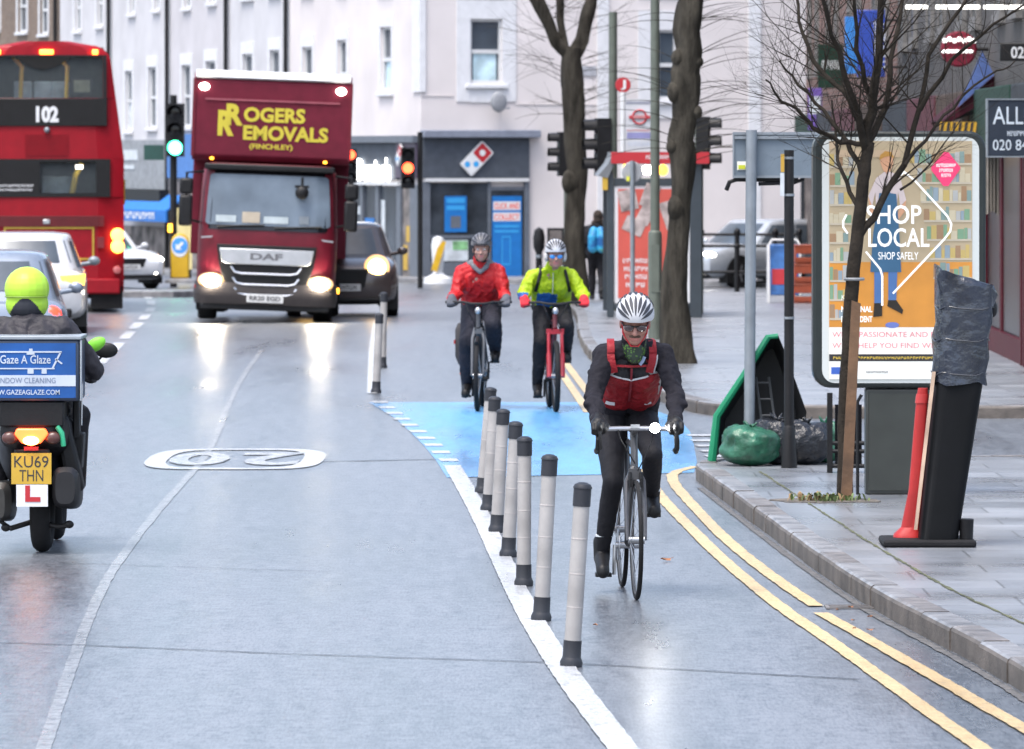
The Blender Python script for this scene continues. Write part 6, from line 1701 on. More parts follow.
mb = MB(); glyph_row(mb, Xl(866), Xl(888), Zl(373), Zl(371), -.0255, 14); mb.build('foot_lettering', M['ink'], fb, smooth=0)
# black bench-like frame behind the stake
g = G(832, 470)
t = thing('metal_rack', 'low black metal rack frame behind the tree stake', 'rack', ((838-512)*44.6/F, 44.6, KT))
s2 = 44.6/F; h = (468-388)*s2
mb = MB(); mb.bx(-.08, -.04, 0, .04, 0, h); mb.bx(.20, .24, 0, .04, 0, h*.9); mb.build('upright', M['black'], t); mb = MB()
for z in (.05, .16, .22): mb.cyl((-.06, .02, z), (.22, .02, z), .016)
mb.build('rung', M['black'], t)
mb = MB(); mb.bx(-.02, .18, .05, .07, .05, h*.85); mb.build('dark_panel', M['blackgloss'], t)

# ================================================================== GREEN TROLLEY SHELL, BAGS
yq = 46.15; s = yq/F; px0 = 752
t = thing('market_barrow', 'black shell with bright green rim standing upended behind the rubbish bags', 'barrow', ((px0-512)*s, yq, KT))
Xl = lambda px: (px-px0)*s; Zl = lambda py: H-(py-HY)*s-KT
rim = mat('barrow_green', (.006, .17, .08), .5, var=.1, spec=.3); blk = mat('barrow_black', (.008, .009, .011), .6)
out = [(712, 461), (717, 416), (744, 375), (768, 337), (778, 336), (785, 353), (795, 381), (806, 412), (801, 462)]
P3 = [(Xl(a), 0.0, max(Zl(b), .004)) for a, b in out]
inn = [(Xl(a), .34, max(Zl(b), .03)) for a, b in [(722, 455), (727, 422), (750, 386), (768, 352), (775, 350), (780, 362), (789, 388), (798, 414), (794, 455)]]
mb = MB(); n = len(P3)
mb.add(P3+inn, [(i, i+1, n+i+1, n+i) for i in range(n-1)]+[tuple(range(2*n-1, n-1, -1))]); o2 = [(p[0]*1.01, p[1], p[2]*1.005) for p in P3]; i2 = [(p[0]*1.04, p[1]+.02, p[2]*1.01) for p in inn]
mb.add(o2+i2, [(i, n+i, n+i+1, i+1) for i in range(n-1)]+[tuple(range(n, 2*n))]); mb.build('shell', blk, t)
mb = MB(); L5 = P3[:5]
mb.tube([(p[0], -.0, p[2]) for p in L5], [.035, .03, .026, .024, .02], 8); mb.build('rim', rim, t)
mb = MB()
a0, a1 = (757, 383), (770, 432)
for k in (0, 1): dx = 13*k; mb.tube([(Xl(757+dx), .2, Zl(378)), (Xl(764+dx), .12, Zl(435))], .011, 6)
for k in range(4): f = k/3.5+.1; mb.tube([(Xl(757+7*f), .2-.08*f, Zl(378+57*f)), (Xl(770+7*f), .2-.08*f, Zl(378+57*f))], .009, 6)
mb.build('ladder_frame', mat('frame_dull', (.06, .065, .07), .5), t)
def bag(px, y, w, h, m, label, seed, squash=1.0):
    s = y/F; x = (px-512)*s; rr = random.Random(seed)
    from mathutils import noise
    nu, nv = 44, 30; vs = []; fs = []; off = Vector((seed*3.1, seed*1.7, 0))
    for i in range(nv+1):
        t_ = i/nv
        for j in range(nu):
            a = 2*PI*j/nu; th = PI*t_
            # a slumped sack: flat foot, fat belly, gathered top
            rad = math.sin(th)**.75 if t_ < .9 else math.sin(PI*.9)**.75*(1-(t_-.9)*7)
            z = .5-.5*math.copysign(abs(math.cos(th))**.8, math.cos(th))
            d = Vector((math.cos(a)*rad, math.sin(a)*rad, z*1.6))
            lump = noise.noise(d*1.6+off)*.20+noise.noise(d*4+off)*.10
            pleat = (.02+.10*max(0, t_-.45))*math.sin(17*a+3*noise.noise(d*3+off)+seed)
            crease = -.07*abs(noise.noise(d*6.5+off))
            k = 1+lump+pleat+crease
            vs.append((rad*math.cos(a)*k*w/2, rad*math.sin(a)*k*w/2*squash, max(0, z*h*(1+.5*lump*(t_ > .4)))))
    for i in range(nv):
        for j in range(nu): fs.append((i*nu+j, i*nu+(j+1) % nu, (i+1)*nu+(j+1) % nu, (i+1)*nu+j))
    fs.append(tuple(range(nu-1, -1, -1))); fs.append(tuple(nv*nu+j for j in range(nu)))
    mb = MB(); mb.add(vs, fs)
    kn = MB()
    for q in range(5):
        a = 2*PI*q/5+seed; kn.tube([(0, 0, h*.93), (.02*math.cos(a), .02*math.sin(a), h*.99), (.055*math.cos(a), .055*math.sin(a), h*.99+rr.uniform(.01, .05))], [.016, .014, .005], 6)
    r = thing('rubbish_bag', label, 'rubbish bag', (x, y, KT), 0, 'rubbish bags by the sign pole')
    mb.build('sack', m, r, smooth=70); kn.build('knot', m, r, smooth=60)
    return r
gb = mat('bag_green_plastic', (.015, .085, .048), .38, var=.5, vscale=7, bump=.8, bscale=9, dist=.03)
bb = mat('bag_black_plastic', (.010, .011, .014), .22, var=.3, vscale=7, bump=1.0, bscale=16, dist=.03)
bag(750, 45.65, .44, .30, gb, 'shiny green rubbish bag at the foot of the grey sign pole', 1)
bag(777, 45.8, .36, .35, bb, 'black rubbish bag touching the right side of the green bag', 2)
bag(806, 45.8, .38, .33, bb, 'black rubbish bag right of the slim black post', 3)
bag(825, 46.1, .30, .31, gb, 'green rubbish bag half hidden behind the tree stake', 5)

# ================================================================== WRAPPED BIN-LIKE SIGN AND RED MARKER
yq = 36.25; s = yq/F; px0 = 946
t = thing('wrapped_bin', 'leaning black bin with its top wrapped in shiny plastic, on a rubber base', 'bin', ((px0-512)*s, yq, KT))
Xl = lambda px: (px-px0)*s; Zl = lambda py: H-(py-HY)*s-KT
def lean_ring(py, pl_, pr, d, e=5, n=36, dy=0): return ring_sq((Xl(pl_)+Xl(pr))/2, d/2+dy, (Xl(pr)-Xl(pl_))/2, d/2, n, e, max(Zl(py), .0))
mb = MB(); mb.loft([lean_ring(549, 918, 957, .30), lean_ring(541, 918, 959, .30), lean_ring(540, 920, 959, .30), lean_ring(378, 937, 985, .33), lean_ring(300, 942, 992, .33)]); body = mb.build('body', mat('bin_black', (.0035, .004, .005), .6, var=.2, spec=.15), t)
mb = MB(); mb.bx(Xl(883), Xl(976), -.05, .45, .0, .045); mb.build('rubber_base', M['rubber'], t, bevel=.015)
mb = MB(); mb.lathe((Xl(967), .05, .04), [(.04, 0), (.045, .12), (.047, .125), (.035, .13)], 14); mb.build('base_lug', M['black'], t)
mb = MB(); mb.prism([(Xl(931), Zl(548)), (Xl(934), Zl(548)), (Xl(947), Zl(372)), (Xl(944), Zl(372))], -.006, .03); 
mb = MB(); mb.prism([(Xl(914.5), Zl(530)), (Xl(917.5), Zl(530)), (Xl(936), Zl(372)), (Xl(932.5), Zl(372))], .02, .06); mb.build('reflective_edge', mat('edge_white_orange', (.46, .33, .24), .3, var=.3, vscale=4), t)
# plastic wrap: folded film round the head
wrap = mat('wrap_film', (.016, .021, .034), .2, var=.5, vscale=4, bump=.8, bscale=5, spec=.6, dist=.05)
rows = [(384, 934, 988), (374, 934, 987), (360, 936, 991), (340, 935, 990), (322, 938, 994), (305, 938, 995), (290, 938, 997), (276, 937, 998), (266, 938, 997)]
mb = MB(); rings = []; rr = random.Random(5)
for k, (py, a, b) in enumerate(rows):
    rg = lean_ring(py, a, b, .36, 4, 48, -.015)
    top = k >= 6
    ph = rr.uniform(0, 6)
    out = []
    for j, p in enumerate(rg):
        an = 2*PI*j/48; f = 1+.035*math.sin(5*an+ph)+.022*math.sin(11*an+2*ph)
        cxr = (Xl(a)+Xl(b))/2
        z = p[2]+.012*math.sin(5*an+ph*2)
        if k >= 5: z -= (k-4)*.020*(1+math.cos(an))*(.9)      # the mouth of the film slopes down to the right
        out.append((cxr+(p[0]-cxr)*f, .165+(p[1]-.165)*f, z))
    rings.append(out)
mb.loft(rings); mb.build('plastic_wrap', wrap, t, smooth=80)
mb = MB()
for py, a, b in ((374, 934, 987), (340, 935, 990), (308, 938, 995)):
    rg = lean_ring(py, a-.6, b+.6, .37, 4, 30, -.02); mb.tube([(p[0], p[1], p[2]+.01*math.sin(i)) for i, p in enumerate(rg)], .004, 6, closed=True)
mb.build('tape', mat('clear_tape', (.02, .025, .035), .3, spec=.5), t)
mb = MB(); mb.ell((Xl(994), .1, Zl(309)), (.03, .05, .055), 12, 8); mb.build('side_knob', M['black'], t)
yq = 36.5; s = yq/F; px0 = 907
t = thing('lane_marker', 'red tapered lane marker leaning against the wrapped bin', 'marker', ((px0-512)*s, yq-.0, KT+.046), 0, None)
Xl = lambda px: (px-px0)*s
mb = MB(); zz = lambda py: H-(py-HY)*s-KT-.046
mb.loft([ring_sq(0, 0, .085, .085, 24, 3, 0.0), ring_sq(0, 0, .08, .08, 24, 3, .02), ring_sq(Xl(910), 0, .055, .05, 24, 3, .06), ring_sq(Xl(916), 0, .045, .045, 24, 3, zz(490)), ring_sq(Xl(922), 0, .036, .036, 24, 3, zz(400)), ring_sq(Xl(923), 0, .03, .03, 24, 3, zz(388))]); mb.build('body', mat('marker_red', (.32, .02, .02), .5, spec=.3, var=.15), t)
mb = MB(); mb.loft([ring_sq(Xl(921.5), 0, .040, .040, 24, 3, zz(403)), ring_sq(Xl(922.5), 0, .039, .039, 24, 3, zz(394))]); mb.build('collar', mat('collar_red', (.4, .03, .03), .4), t)

# ================================================================== TREES
def jitter_path(pts, k=3, amp=.02, seed=0):
    rr = random.Random(seed); out = [Vector(pts[0])]
    for a, b in zip(pts[:-1], pts[1:]):
        a, b = Vector(a), Vector(b)
        for i in range(1, k+1):
            p = a.lerp(b, i/k)
            if i < k: p += Vector((rr.uniform(-1, 1), rr.uniform(-1, 1), rr.uniform(-1, 1)))*amp
            out.append(p)
    return out
def twig(mb, p, d, L, r, rr, depth, grav=.0, up=.0, nseg=6, bend=.35):
    pts = [Vector(p)]; dv = Vector(d).normalized()
    for i in range(nseg):
        dv = (dv+Vector((rr.uniform(-1, 1), rr.uniform(-1, 1), rr.uniform(-1, 1)))*bend*.35+Vector((0, 0, up-grav))*.12).normalized()
        pts.append(pts[-1]+dv*L/nseg)
    mb.tube(pts, [r*(1-.75*i/nseg) for i in range(nseg+1)], 5 if r < .012 else 7)
    if depth > 0:
        for k in range(rr.randint(3, 5)):
            i = rr.randint(1, nseg-1); t = (pts[i+1]-pts[i]).normalized()
            ax = t.orthogonal().normalized(); q = Quaternion(t, rr.uniform(0, 6.28)); side = q @ ax
            nd = (t*rr.uniform(.6, 1.0)+side*rr.uniform(.5, .9)).normalized()
            twig(mb, pts[i], nd, L*rr.uniform(.45, .7), r*(1-.75*i/nseg)*.62, rr, depth-1, grav, up, 5, bend)
# small street tree by the poster
yq = 41.1; s = yq/F; px0 = 845
t = thing('street_tree', 'small bare street tree with wooden stake in front of the poster panel', 'tree', ((px0-512)*s, yq, KT))
X2 = lambda px: (px-px0)*s; Z2 = lambda py: H-(py-HY)*s-KT
mb = MB(); mb.tube(jitter_path([(0, 0, -.02), (X2(846), .0, Z2(400)), (X2(851), 0, Z2(300)), (X2(857), .0, Z2(240)), (X2(863), 0, Z2(180)), (X2(869), 0, Z2(142))], 4, .006, 3), [.06]+[.054-.0008*i for i in range(20)], 12)
mb.build('trunk', M['bark_fine'], t)
# split timber stake on the right side of the stem, strap round it
mb = MB(); mb.prism([(X2(840), 0), (X2(851), 0), (X2(860), Z2(303)), (X2(851), Z2(300))], -.10, -.062, 'Y'); mb.build('stake', mat('stake_timber', (.105, .055, .026), .7, var=.4, vscale=5, bump=.5, bscale=20), t)
mb = MB(); mb.torus((X2(854), -.015, Z2(279)), .062, .012, 24, 6, 'Z'); mb.build('strap', mat('strap_grey', (.16, .17, .18), .6), t)
rr = random.Random(21)
mb = MB()
limbs = [([(857, 240), (880, 205), (905, 165), (920, 110), (930, 55), (965, 5), (1000, -60)], .2, .036),
         ([(866, 142), (872, 100), (878, 40), (884, -30), (886, -120)], -.25, .05),
         ([(866, 146), (885, 110), (892, 60), (905, 0), (925, -70)], .35, .036),
         ([(866, 150), (858, 115), (840, 65), (825, 20), (812, -40)], -.4, .038),
         ([(862, 175), (848, 142), (825, 110), (800, 85), (782, 60)], .3, .026),
         ([(866, 144), (840, 143), (812, 128), (795, 108), (775, 95), (764, 80)], -.2, .024),
         ([(868, 138), (850, 95), (815, 60), (802, 20), (796, -30)], .5, .030),
         ([(905, 165), (935, 128), (965, 95), (1000, 70), (1020, 60)], .3, .018),
         ([(920, 110), (950, 60), (990, 25), (1030, 0)], -.35, .024),
         ([(900, 190), (930, 165), (962, 120)], .1, .012),
         ([(857, 205), (842, 170), (838, 140), (835, 100)], .3, .022),
         ([(872, 100), (855, 50), (852, 0), (850, -60)], -.3, .026)]
for (pp, dy, r0) in limbs:
    n = len(pp)-1
    P = [Vector((X2(a), dy*(i/n)**1.2*1.3, Z2(b))) for i, (a, b) in enumerate(pp)]
    pth = jitter_path(P, 3, .015, rr.random()); m = len(pth)
    r0 *= .78
    mb.tube(pth, [r0*(1-.68*i/(m-1)) for i in range(m)], 8)
    for k in range(11):
        i = rr.randint(2, m-2); tt = (pth[i+1]-pth[i]).normalized()
        side = Vector((rr.uniform(-1, 1), rr.uniform(-1, 1), rr.uniform(-.2, .6))).normalized()
        twig(mb, pth[i], (tt*.7+side*.8), rr.uniform(.4, .85), r0*(1-.68*i/(m-1))*.34, rr, 2, .1, .25)
mb.build('crown', M['bark_fine'], t, smooth=60)
# leaf litter and weeds round its foot
mb = MB(); rq = random.Random(4); mb.prism([(.42*math.cos(2*PI*q/18)*rq.uniform(.7, 1.05)-.08, .34*math.sin(2*PI*q/18)*rq.uniform(.7, 1.05)-.05) for q in range(18)], KT+.001, KT+.006, 'Z'); o = mb.build('tree_pit', mat('pit_soil', (.10, .088, .075), .85, var=.5, vscale=14, bump=1, bscale=30), bevel=0); o.location = ((840-512)*s, yq, 0); tag(o, kind='structure')
mb = MB(); rr = random.Random(9)
for k in range(150):
    x, y = rr.gauss(-.10, .11), rr.gauss(-.10, .09); a = rr.uniform(0, 6.28); h = rr.uniform(.02, .055); w = rr.uniform(.004, .012)
    b = Vector((x, y, 0)); tip = b+Vector((math.cos(a)*h*.6, math.sin(a)*h*.6, h)); sd = Vector((-math.sin(a), math.cos(a), 0))*w
    md = b.lerp(tip, .6)+Vector((0, 0, h*.2)); mb.mi(rr.choice((0, 0, 1)))
    mb.add([tuple(b-sd), tuple(b+sd), tuple(md+sd*1.2), tuple(tip), tuple(md-sd*1.2)], [(0, 1, 2, 3, 4)])
mb.build('weeds', [mat('weed_green', (.085, .12, .035), .7, var=.4), mat('weed_dry', (.20, .13, .06), .8, var=.4)], smooth=0)
wd = bpy.data.objects['weeds']; wd.location = ((838-512)*s, yq-.05, KT+.01); tag(wd, 'low weeds and dead leaves round the foot of the small tree', 'weeds', None, 'stuff')
# forked pollard tree
yq = 98.0; s = yq/F; px0 = 577
t = thing('pollard_tree', 'dark forked pollard tree behind the lime jacketed cyclist', 'tree', ((px0-512)*s, yq, zg(yq)+KT))
X2 = lambda px: (px-px0)*s; Z2 = lambda py: H-(py-HY)*s-zg(yq)-KT
def knobbly(mb, pts, rad, seed, n=16, amp=.18):
    rr = random.Random(seed); p = jitter_path(pts, 5, .0, seed); m = len(p)
    L = [0]
    for a, b in zip(p[:-1], p[1:]): L.append(L[-1]+(b-a).length)
    rings = []
    ph = [rr.uniform(0, 6.28) for _ in range(6)]
    def rad_at(f):
        k = f*(len(rad)-1); i = min(int(k), len(rad)-2); return rad[i]+(rad[i+1]-rad[i])*(k-i)
    prev = None
    for i in range(m):
        t_ = (p[min(i+1, m-1)]-p[max(i-1, 0)]).normalized()
        u = t_.cross(Vector((0, 1, 0))).normalized(); w = t_.cross(u); f = L[i]/L[-1]; r0 = rad_at(f); ring = []
        for j in range(n):
            a = 2*PI*j/n; k = 1+amp*(.5*math.sin(2*a+ph[0]+L[i]*2.3)+.35*math.sin(3*a+ph[1]-L[i]*4.1)+.3*math.sin(5*a+ph[2]+L[i]*7)+rr.uniform(-.10, .10))
            q = p[i]+u*math.cos(a)*r0*k+w*math.sin(a)*r0*k; ring.append(tuple(q))
        rings.append(ring)
    mb.loft(rings)
mb = MB(); knobbly(mb, [(X2(574), 0, -.05), (X2(574), 0, Z2(250)), (X2(577), 0, Z2(170)), (X2(573), 0, Z2(100)), (X2(571), 0, Z2(62)), (X2(571), 0, Z2(48))], [.22, .20, .18, .165, .16, .165, .19, .17], 4)
mb.ell((X2(571), -.06, Z2(182)), (.155, .15, .22), 14, 10)
mb.build('trunk', M['bark'], t, smooth=60)
mb = MB()
for (pp, r0, dy) in (([(570, 56), (556, 42), (549, 25), (540, 8), (528, -20), (515, -60)], .115, -.3), ([(574, 54), (582, 40), (586, 20), (592, 0), (600, -50)], .11, .3), ([(566, 52), (560, 20), (560, -20), (556, -80)], .07, .5)):
    n = len(pp)-1; knobbly(mb, [(X2(a), dy*i/n, Z2(b)) for i, (a, b) in enumerate(pp)], [r0, r0*.9, r0*.95, r0*.7, r0*.6], int(pp[1][0]), 12, .3)
rr = random.Random(31)
for k in range(46):
    py = rr.uniform(-40, 130); px = 571+rr.uniform(-5, 5) if py > 60 else rr.choice((554, 586, 560, 545))
    sd = rr.choice((-1, 1)); twig(mb, (X2(px), 0, Z2(py)), (sd*rr.uniform(.6, 1), rr.uniform(-.5, .5), rr.uniform(.1, .6)), rr.uniform(.6, 1.4), .007, rr, 1, .35, 0, 6, .3)
mb.build('crown', M['bark'], t, smooth=60)
# thick knobbly trunk
g = G(676, 374); yq = g.y; s = yq/F; px0 = 672
t = thing('pollard_tree', 'thick knobbly grey trunk right of the lamp post, with whippy side shoots', 'tree', ((px0-512)*s, yq, KT))
X2 = lambda px: (px-px0)*s; Z2 = lambda py: H-(py-HY)*s-KT
mb = MB(); knobbly(mb, [(X2(679), 0, -.04), (X2(676), 0, Z2(350)), (X2(674), 0, Z2(300)), (X2(678), 0, Z2(235)), (X2(682), 0, Z2(185)), (X2(683), 0, Z2(160)), (X2(681), 0, Z2(140)), (X2(685), 0, Z2(120)), (X2(686), 0, Z2(95)), (X2(684), 0, Z2(72)), (X2(689), 0, Z2(50)), (X2(687), 0, Z2(30)), (X2(691), 0, Z2(0)), (X2(690), 0, Z2(-60)), (X2(690), 0, Z2(-130))], [.195, .168, .152, .142, .125, .115, .15, .125, .16, .15, .165, .13, .125, .125, .12], 8, 24, .16)
for (pxx, pyy, r_, sq) in ((676, 208, .10, 1.6), (672, 147, .07, 1.2), (674, 92, .08, 1.6), (699, 62, .05, 1.2), (678, 58, .08, 1.3), (697, 112, .06, 1.3)): mb.ell((X2(pxx), -.05, Z2(pyy)), (r_, r_*1.3, r_*sq), 12, 8)
mb.build('trunk', M['bark'], t, smooth=60)
mb = MB(); rr = random.Random(77)
knobbly(mb, [(X2(690), 0, Z2(-120)), (X2(670), .3, Z2(-170)), (X2(655), .6, Z2(-240))], [.13, .1, .07], 5, 12, .3); knobbly(mb, [(X2(690), 0, Z2(-120)), (X2(710), -.3, Z2(-170)), (X2(730), -.5, Z2(-240))], [.13, .1, .07], 6, 12, .3)
for k in range(60):
    py = rr.uniform(-60, 165); sd = rr.choice((-1, 1, 1)); cxp = 688-(py-40)*.03+sd*9
    L_ = rr.uniform(.6, 1.3)
    pts = []; p = Vector((X2(cxp), rr.uniform(-.1, .1), Z2(py))); a = rr.uniform(.1, .55); dv = Vector((sd*math.cos(a), rr.uniform(-.4, .4), math.sin(a)))
    for i in range(8):
        pts.append(p.copy()); p = p+dv*L_/7; dv = (dv+Vector((0, 0, -.09))).normalized()
    mb.tube(pts, [.0055*(1-.75*i/7) for i in range(8)], 5)
mb.build('crown', M['bark'], t, smooth=60)
# ================================================================== BICYCLES
M['spoke'] = mat('spoke_steel', (.35, .36, .38), .3, .9, var=.05)
M['bar_silver'] = mat('bar_silver', (.42, .43, .45), .3, .8, var=.05)
def bike_wheel(parent, y, R_, tr, disc=False, x=0.0, rimm=None, steer=0.0):
    o = MB(); o.torus((x, y, R_), R_-tr, tr, 56, 10, 'X'); w = o.build('wheel', M['rubber'], parent)
    q = MB(); q.torus((x, y, R_), R_-tr*2-.008, .010, 48, 8, 'X'); q.build('rim', rimm or M['grille_grey'], w)
    q = MB(); q.cyl((x-.045, y, R_), (x+.045, y, R_), .022, n=12)
    for k in range(22):
        a = 2*PI*k/22; sx = .035 if k % 2 else -.035
        q.cyl((x+sx, y+math.cos(a+.3)*.02, R_+math.sin(a+.3)*.02), (x, y+math.cos(a)*(R_-tr*2), R_+math.sin(a)*(R_-tr*2)), .0016, n=4, cap=False)
    q.build('spokes', M['spoke'], w)
    return w
def pedals(t, bb, phase, clen=.17, wx=.10, m=None):
    mb = MB(); mb.cyl((-.07, bb[1], bb[2]), (.07, bb[1], bb[2]), .022, n=12)
    mb.lathe((-.055, bb[1], bb[2]), [(.09, -.003), (.09, .003)], 28, 'X')
    ends = {}
    for sx, ph in ((-1, phase), (1, phase+PI)):
        e = Vector((sx*.08, bb[1]+math.sin(ph)*clen*-1, bb[2]-math.cos(ph)*clen))
        mb.tube([(sx*.072, bb[1], bb[2]), e], [.014, .010], 8); ends[sx] = e+Vector((sx*.06, 0, 0))
    mb.build('crankset', m or M['alloy'], t)
    for sx in (-1, 1):
        e = ends[sx]; MB().box(tuple(e), (.09, .085, .022)).build('pedal', M['black'], t)
    return ends
def road_bike(label, loc, rz):
    t = thing('road_bicycle', label, 'bicycle', loc, rz)
    r = .335; FA, RA = -.60, .40; bb = (0, 0, .27)
    bike_wheel(t, FA, r, .0135); bike_wheel(t, RA, r, .0135)
    fm = mat('road_frame_grey', (.06, .06, .065), .3, .2)
    mb = MB(); ht_, hb = Vector((0, -.42, .90)), Vector((0, -.46, .74)); st = Vector((0, .17, .86))
    mb.cyl(hb, ht_, .021); mb.cyl(bb, hb+Vector((0, .02, .02)), .022); mb.cyl(st, ht_+Vector((0, .0, -.05)), .016); mb.cyl(bb, st, .017)
    for sx in (-1, 1): mb.tube([(sx*.03, .02, .27), (sx*.055, RA, r)], .009, 6); mb.tube([(sx*.015, .16, .82), (sx*.05, RA, r)], .007, 6)
    mb.build('frame', fm, t)
    mb = MB()
    for sx in (-1, 1): mb.tube([hb+Vector((0, 0, 0)), (sx*.045, -.50, .66), (sx*.052, -.55, .5), (sx*.05, FA, r)], [.02, .016, .012, .009], 8)
    mb.box((0, -.50, .70), (.07, .05, .06)); mb.build('fork', fm, t)
    mb = MB()
    for sx in (-1, 1): mb.tube([(sx*.03, -.53, .71), (sx*.033, -.545, .66)], .012, 6); mb.box((sx*.03, -.55, .655), (.016, .04, .05))
    mb.build('brake', M['black'], t)
    mb = MB(); mb.cyl((0, -.42, .90), (0, -.41, .93), .022); mb.tube([(0, -.42, .925), (0, -.53, .955)], .018, 8); mb.build('stem', fm, t)
    mb = MB(); mb.tube([(-.21, -.57, .955), (-.1, -.545, .958), (.0, -.54, .958), (.1, -.545, .958), (.21, -.57, .955)], .0135, 10); hb_ = mb.build('handlebar', M['bar_silver'], t)
    for sx in (-1, 1):
        mb = MB(); mb.tube([(sx*.205, -.57, .955), (sx*.215, -.64, .955), (sx*.22, -.68, .90), (sx*.222, -.66, .85), (sx*.222, -.6, .83), (sx*.222, -.54, .835)], .015, 8); mb.build('bar_drop', M['black'], t)
        mb = MB(); mb.ell((sx*.215, -.69, .965), (.02, .06, .035), 12, 8, Matrix.Rotation(R(-25), 4, 'X')); mb.build('brake_hood', M['black'], t)
        mb = MB(); mb.tube([(sx*.215, -.72, .96), (sx*.213, -.735, .91), (sx*.208, -.725, .85)], [.011, .010, .008], 6); mb.build('brake_lever', M['black'], t)
    mb = MB(); mb.tube([(.1, -.55, .95), (.09, -.6, .90), (.05, -.58, .80), (.01, -.56, .72)], .004, 5); mb.tube([(-.1, -.55, .95), (-.09, -.6, .90), (-.04, -.58, .82), (0, -.48, .76)], .004, 5); mb.build('cables', M['black'], t)
    mb = MB(); mb.tube([st, (0, .20, .98)], .0135, 8); mb.build('seat_post', M['black'], t)
    mb = MB(); mb.loft([ring_sq(0, .25, .07, .06, 16, 2.4, .985), ring_sq(0, .19, .075, .12, 16, 2.2, 1.0), ring_sq(0, .17, .05, .13, 16, 2.2, 1.012)]); mb.build('saddle', M['black'], t)
    pe = pedals(t, bb, 0.0, .17, m=M['alloy'])
    # bright front lamp on the bar, to the right in the picture
    mb = MB(); mb.cyl((.10, -.56, .965), (.10, -.64, .965), .026, .030); mb.build('lamp_body', M['black'], t)
    MB().lathe((.10, -.645, .965), [(.028, 0.006), (.026, -.006), (.013, -.014)], 18, 'Y').build('headlight', glow('cycle_lamp', (1, 1, 1), 90), t)
    mb = MB(); mb.box((-.005, -.57, .972), (.05, .03, .02)); mb.build('computer_mount', M['alloy'], t)
    return t, pe
def flat_bike(label, loc, rz, frame_col, fork_col, phase, tyre=.024, dampers=False, pannier=False, steer=0, lamp=False):
    t = thing('hybrid_bicycle', label, 'bicycle', loc, rz)
    r = .345; FA, RA = -.62, .44; bb = (0, 0, .29)
    bike_wheel(t, FA, r, tyre); bike_wheel(t, RA, r, tyre)
    fm = mat(frame_col[0], frame_col[1], .3); fk = mat(fork_col[0], fork_col[1], .3)
    mb = MB(); ht_, hb = Vector((0, -.42, .93)), Vector((0, -.45, .80)); st = Vector((0, .17, .84))
    mb.cyl(hb, ht_, .023); mb.cyl(bb, hb, .024); mb.cyl(st, hb+Vector((0, .02, .08)), .019); mb.cyl(bb, st, .018)
    for sx in (-1, 1): mb.tube([(sx*.035, .02, .29), (sx*.065, RA, r)], .010, 6); mb.tube([(sx*.02, .16, .80), (sx*.06, RA, r)], .008, 6)
    mb.build('frame', fm, t)
    mb = MB()
    for sx in (-1, 1):
        if dampers: mb.tube([(sx*.064, -.475, .76), (sx*.064, -.55, .52)], .017, 8); mb.tube([(sx*.064, -.54, .56), (sx*.064, FA, r-.01)], .025, 10)
        else: mb.tube([(sx*.03, -.45, .80), (sx*.055, -.50, .70), (sx*.055, FA, r)], [.018, .016, .011], 8)
    mb.box((0, -.465, .77), (.17 if dampers else .08, .05, .05)); mb.build('fork', fk, t)
    mb = MB(); mb.cyl((0, -.42, .93), (0, -.41, 1.0), .022); mb.tube([(0, -.42, 1.0), (0, -.50, 1.03)], .018, 8); mb.build('stem', M['black'], t)
    mb = MB(); mb.tube([(-.32, -.40, 1.05), (-.15, -.46, 1.05), (-.06, -.50, 1.035), (.06, -.50, 1.035), (.15, -.46, 1.05), (.32, -.40, 1.05)], .013, 10); mb.build('handlebar', M['black'], t)
    for sx in (-1, 1):
        mb = MB(); mb.tube([(sx*.19, -.46, 1.045), (sx*.21, -.53, 1.02), (sx*.30, -.50, 1.01)], .007, 6); mb.build('brake_lever', M['black'], t)
    mb = MB(); mb.tube([(.12, -.48, 1.04), (.08, -.58, .98), (.02, -.52, .85), (.05, -.5, .78)], .005, 5); mb.tube([(-.12, -.48, 1.04), (-.09, -.58, .96), (-.03, -.52, .84), (-.03, -.44, .7)], .005, 5); mb.build('cables', M['black'], t)
    if lamp: MB().ell((0, -.54, .97), (.03, .025, .035), 12, 8).build('front_lamp', M['bar_silver'], t)
    mb = MB(); mb.tube([st, (0, .20, .98)], .0135, 8); mb.build('seat_post', M['black'], t)
    mb = MB(); mb.loft([ring_sq(0, .25, .08, .07, 16, 2.4, .985), ring_sq(0, .2, .085, .12, 16, 2.2, 1.01), ring_sq(0, .18, .05, .13, 16, 2.2, 1.025)]); mb.build('saddle', M['black'], t)
    pe = pedals(t, bb, phase, .17, m=M['black'])
    mb = MB()
    pts = [(0, FA+math.cos(a)*(r+.02), r+math.sin(a)*(r+.02)) for a in [R(20+100*k/8) for k in range(9)]]
    if not dampers:
        mb.tube(pts, .022, 6); mb.build('mudguard', M['black'], t)
    if pannier:
        mb = MB(); mb.loft([ring_sq(-.17, .48, .07, .15, 24, 5, .42), ring_sq(-.18, .48, .09, .17, 24, 5, .5), ring_sq(-.18, .48, .09, .17, 24, 5, .76), ring_sq(-.17, .48, .075, .15, 24, 5, .82)]); pg = mb.build('pannier', mat('pannier_dark', (.03, .028, .03), .7, var=.3, bump=.4), t)
        MB().bx(-.28, -.265, .33, .40, .62, .66).build('reflector', M['tail_off'], pg)
        mb = MB(); mb.tube([(-.06, .16, .78), (-.06, .7, .78)], .008); mb.tube([(.06, .16, .78), (.06, .7, .78)], .008); mb.tube([(-.06, .44, .345), (-.06, .5, .78)], .008); mb.build('rack', M['black'], t)
    return t, pe

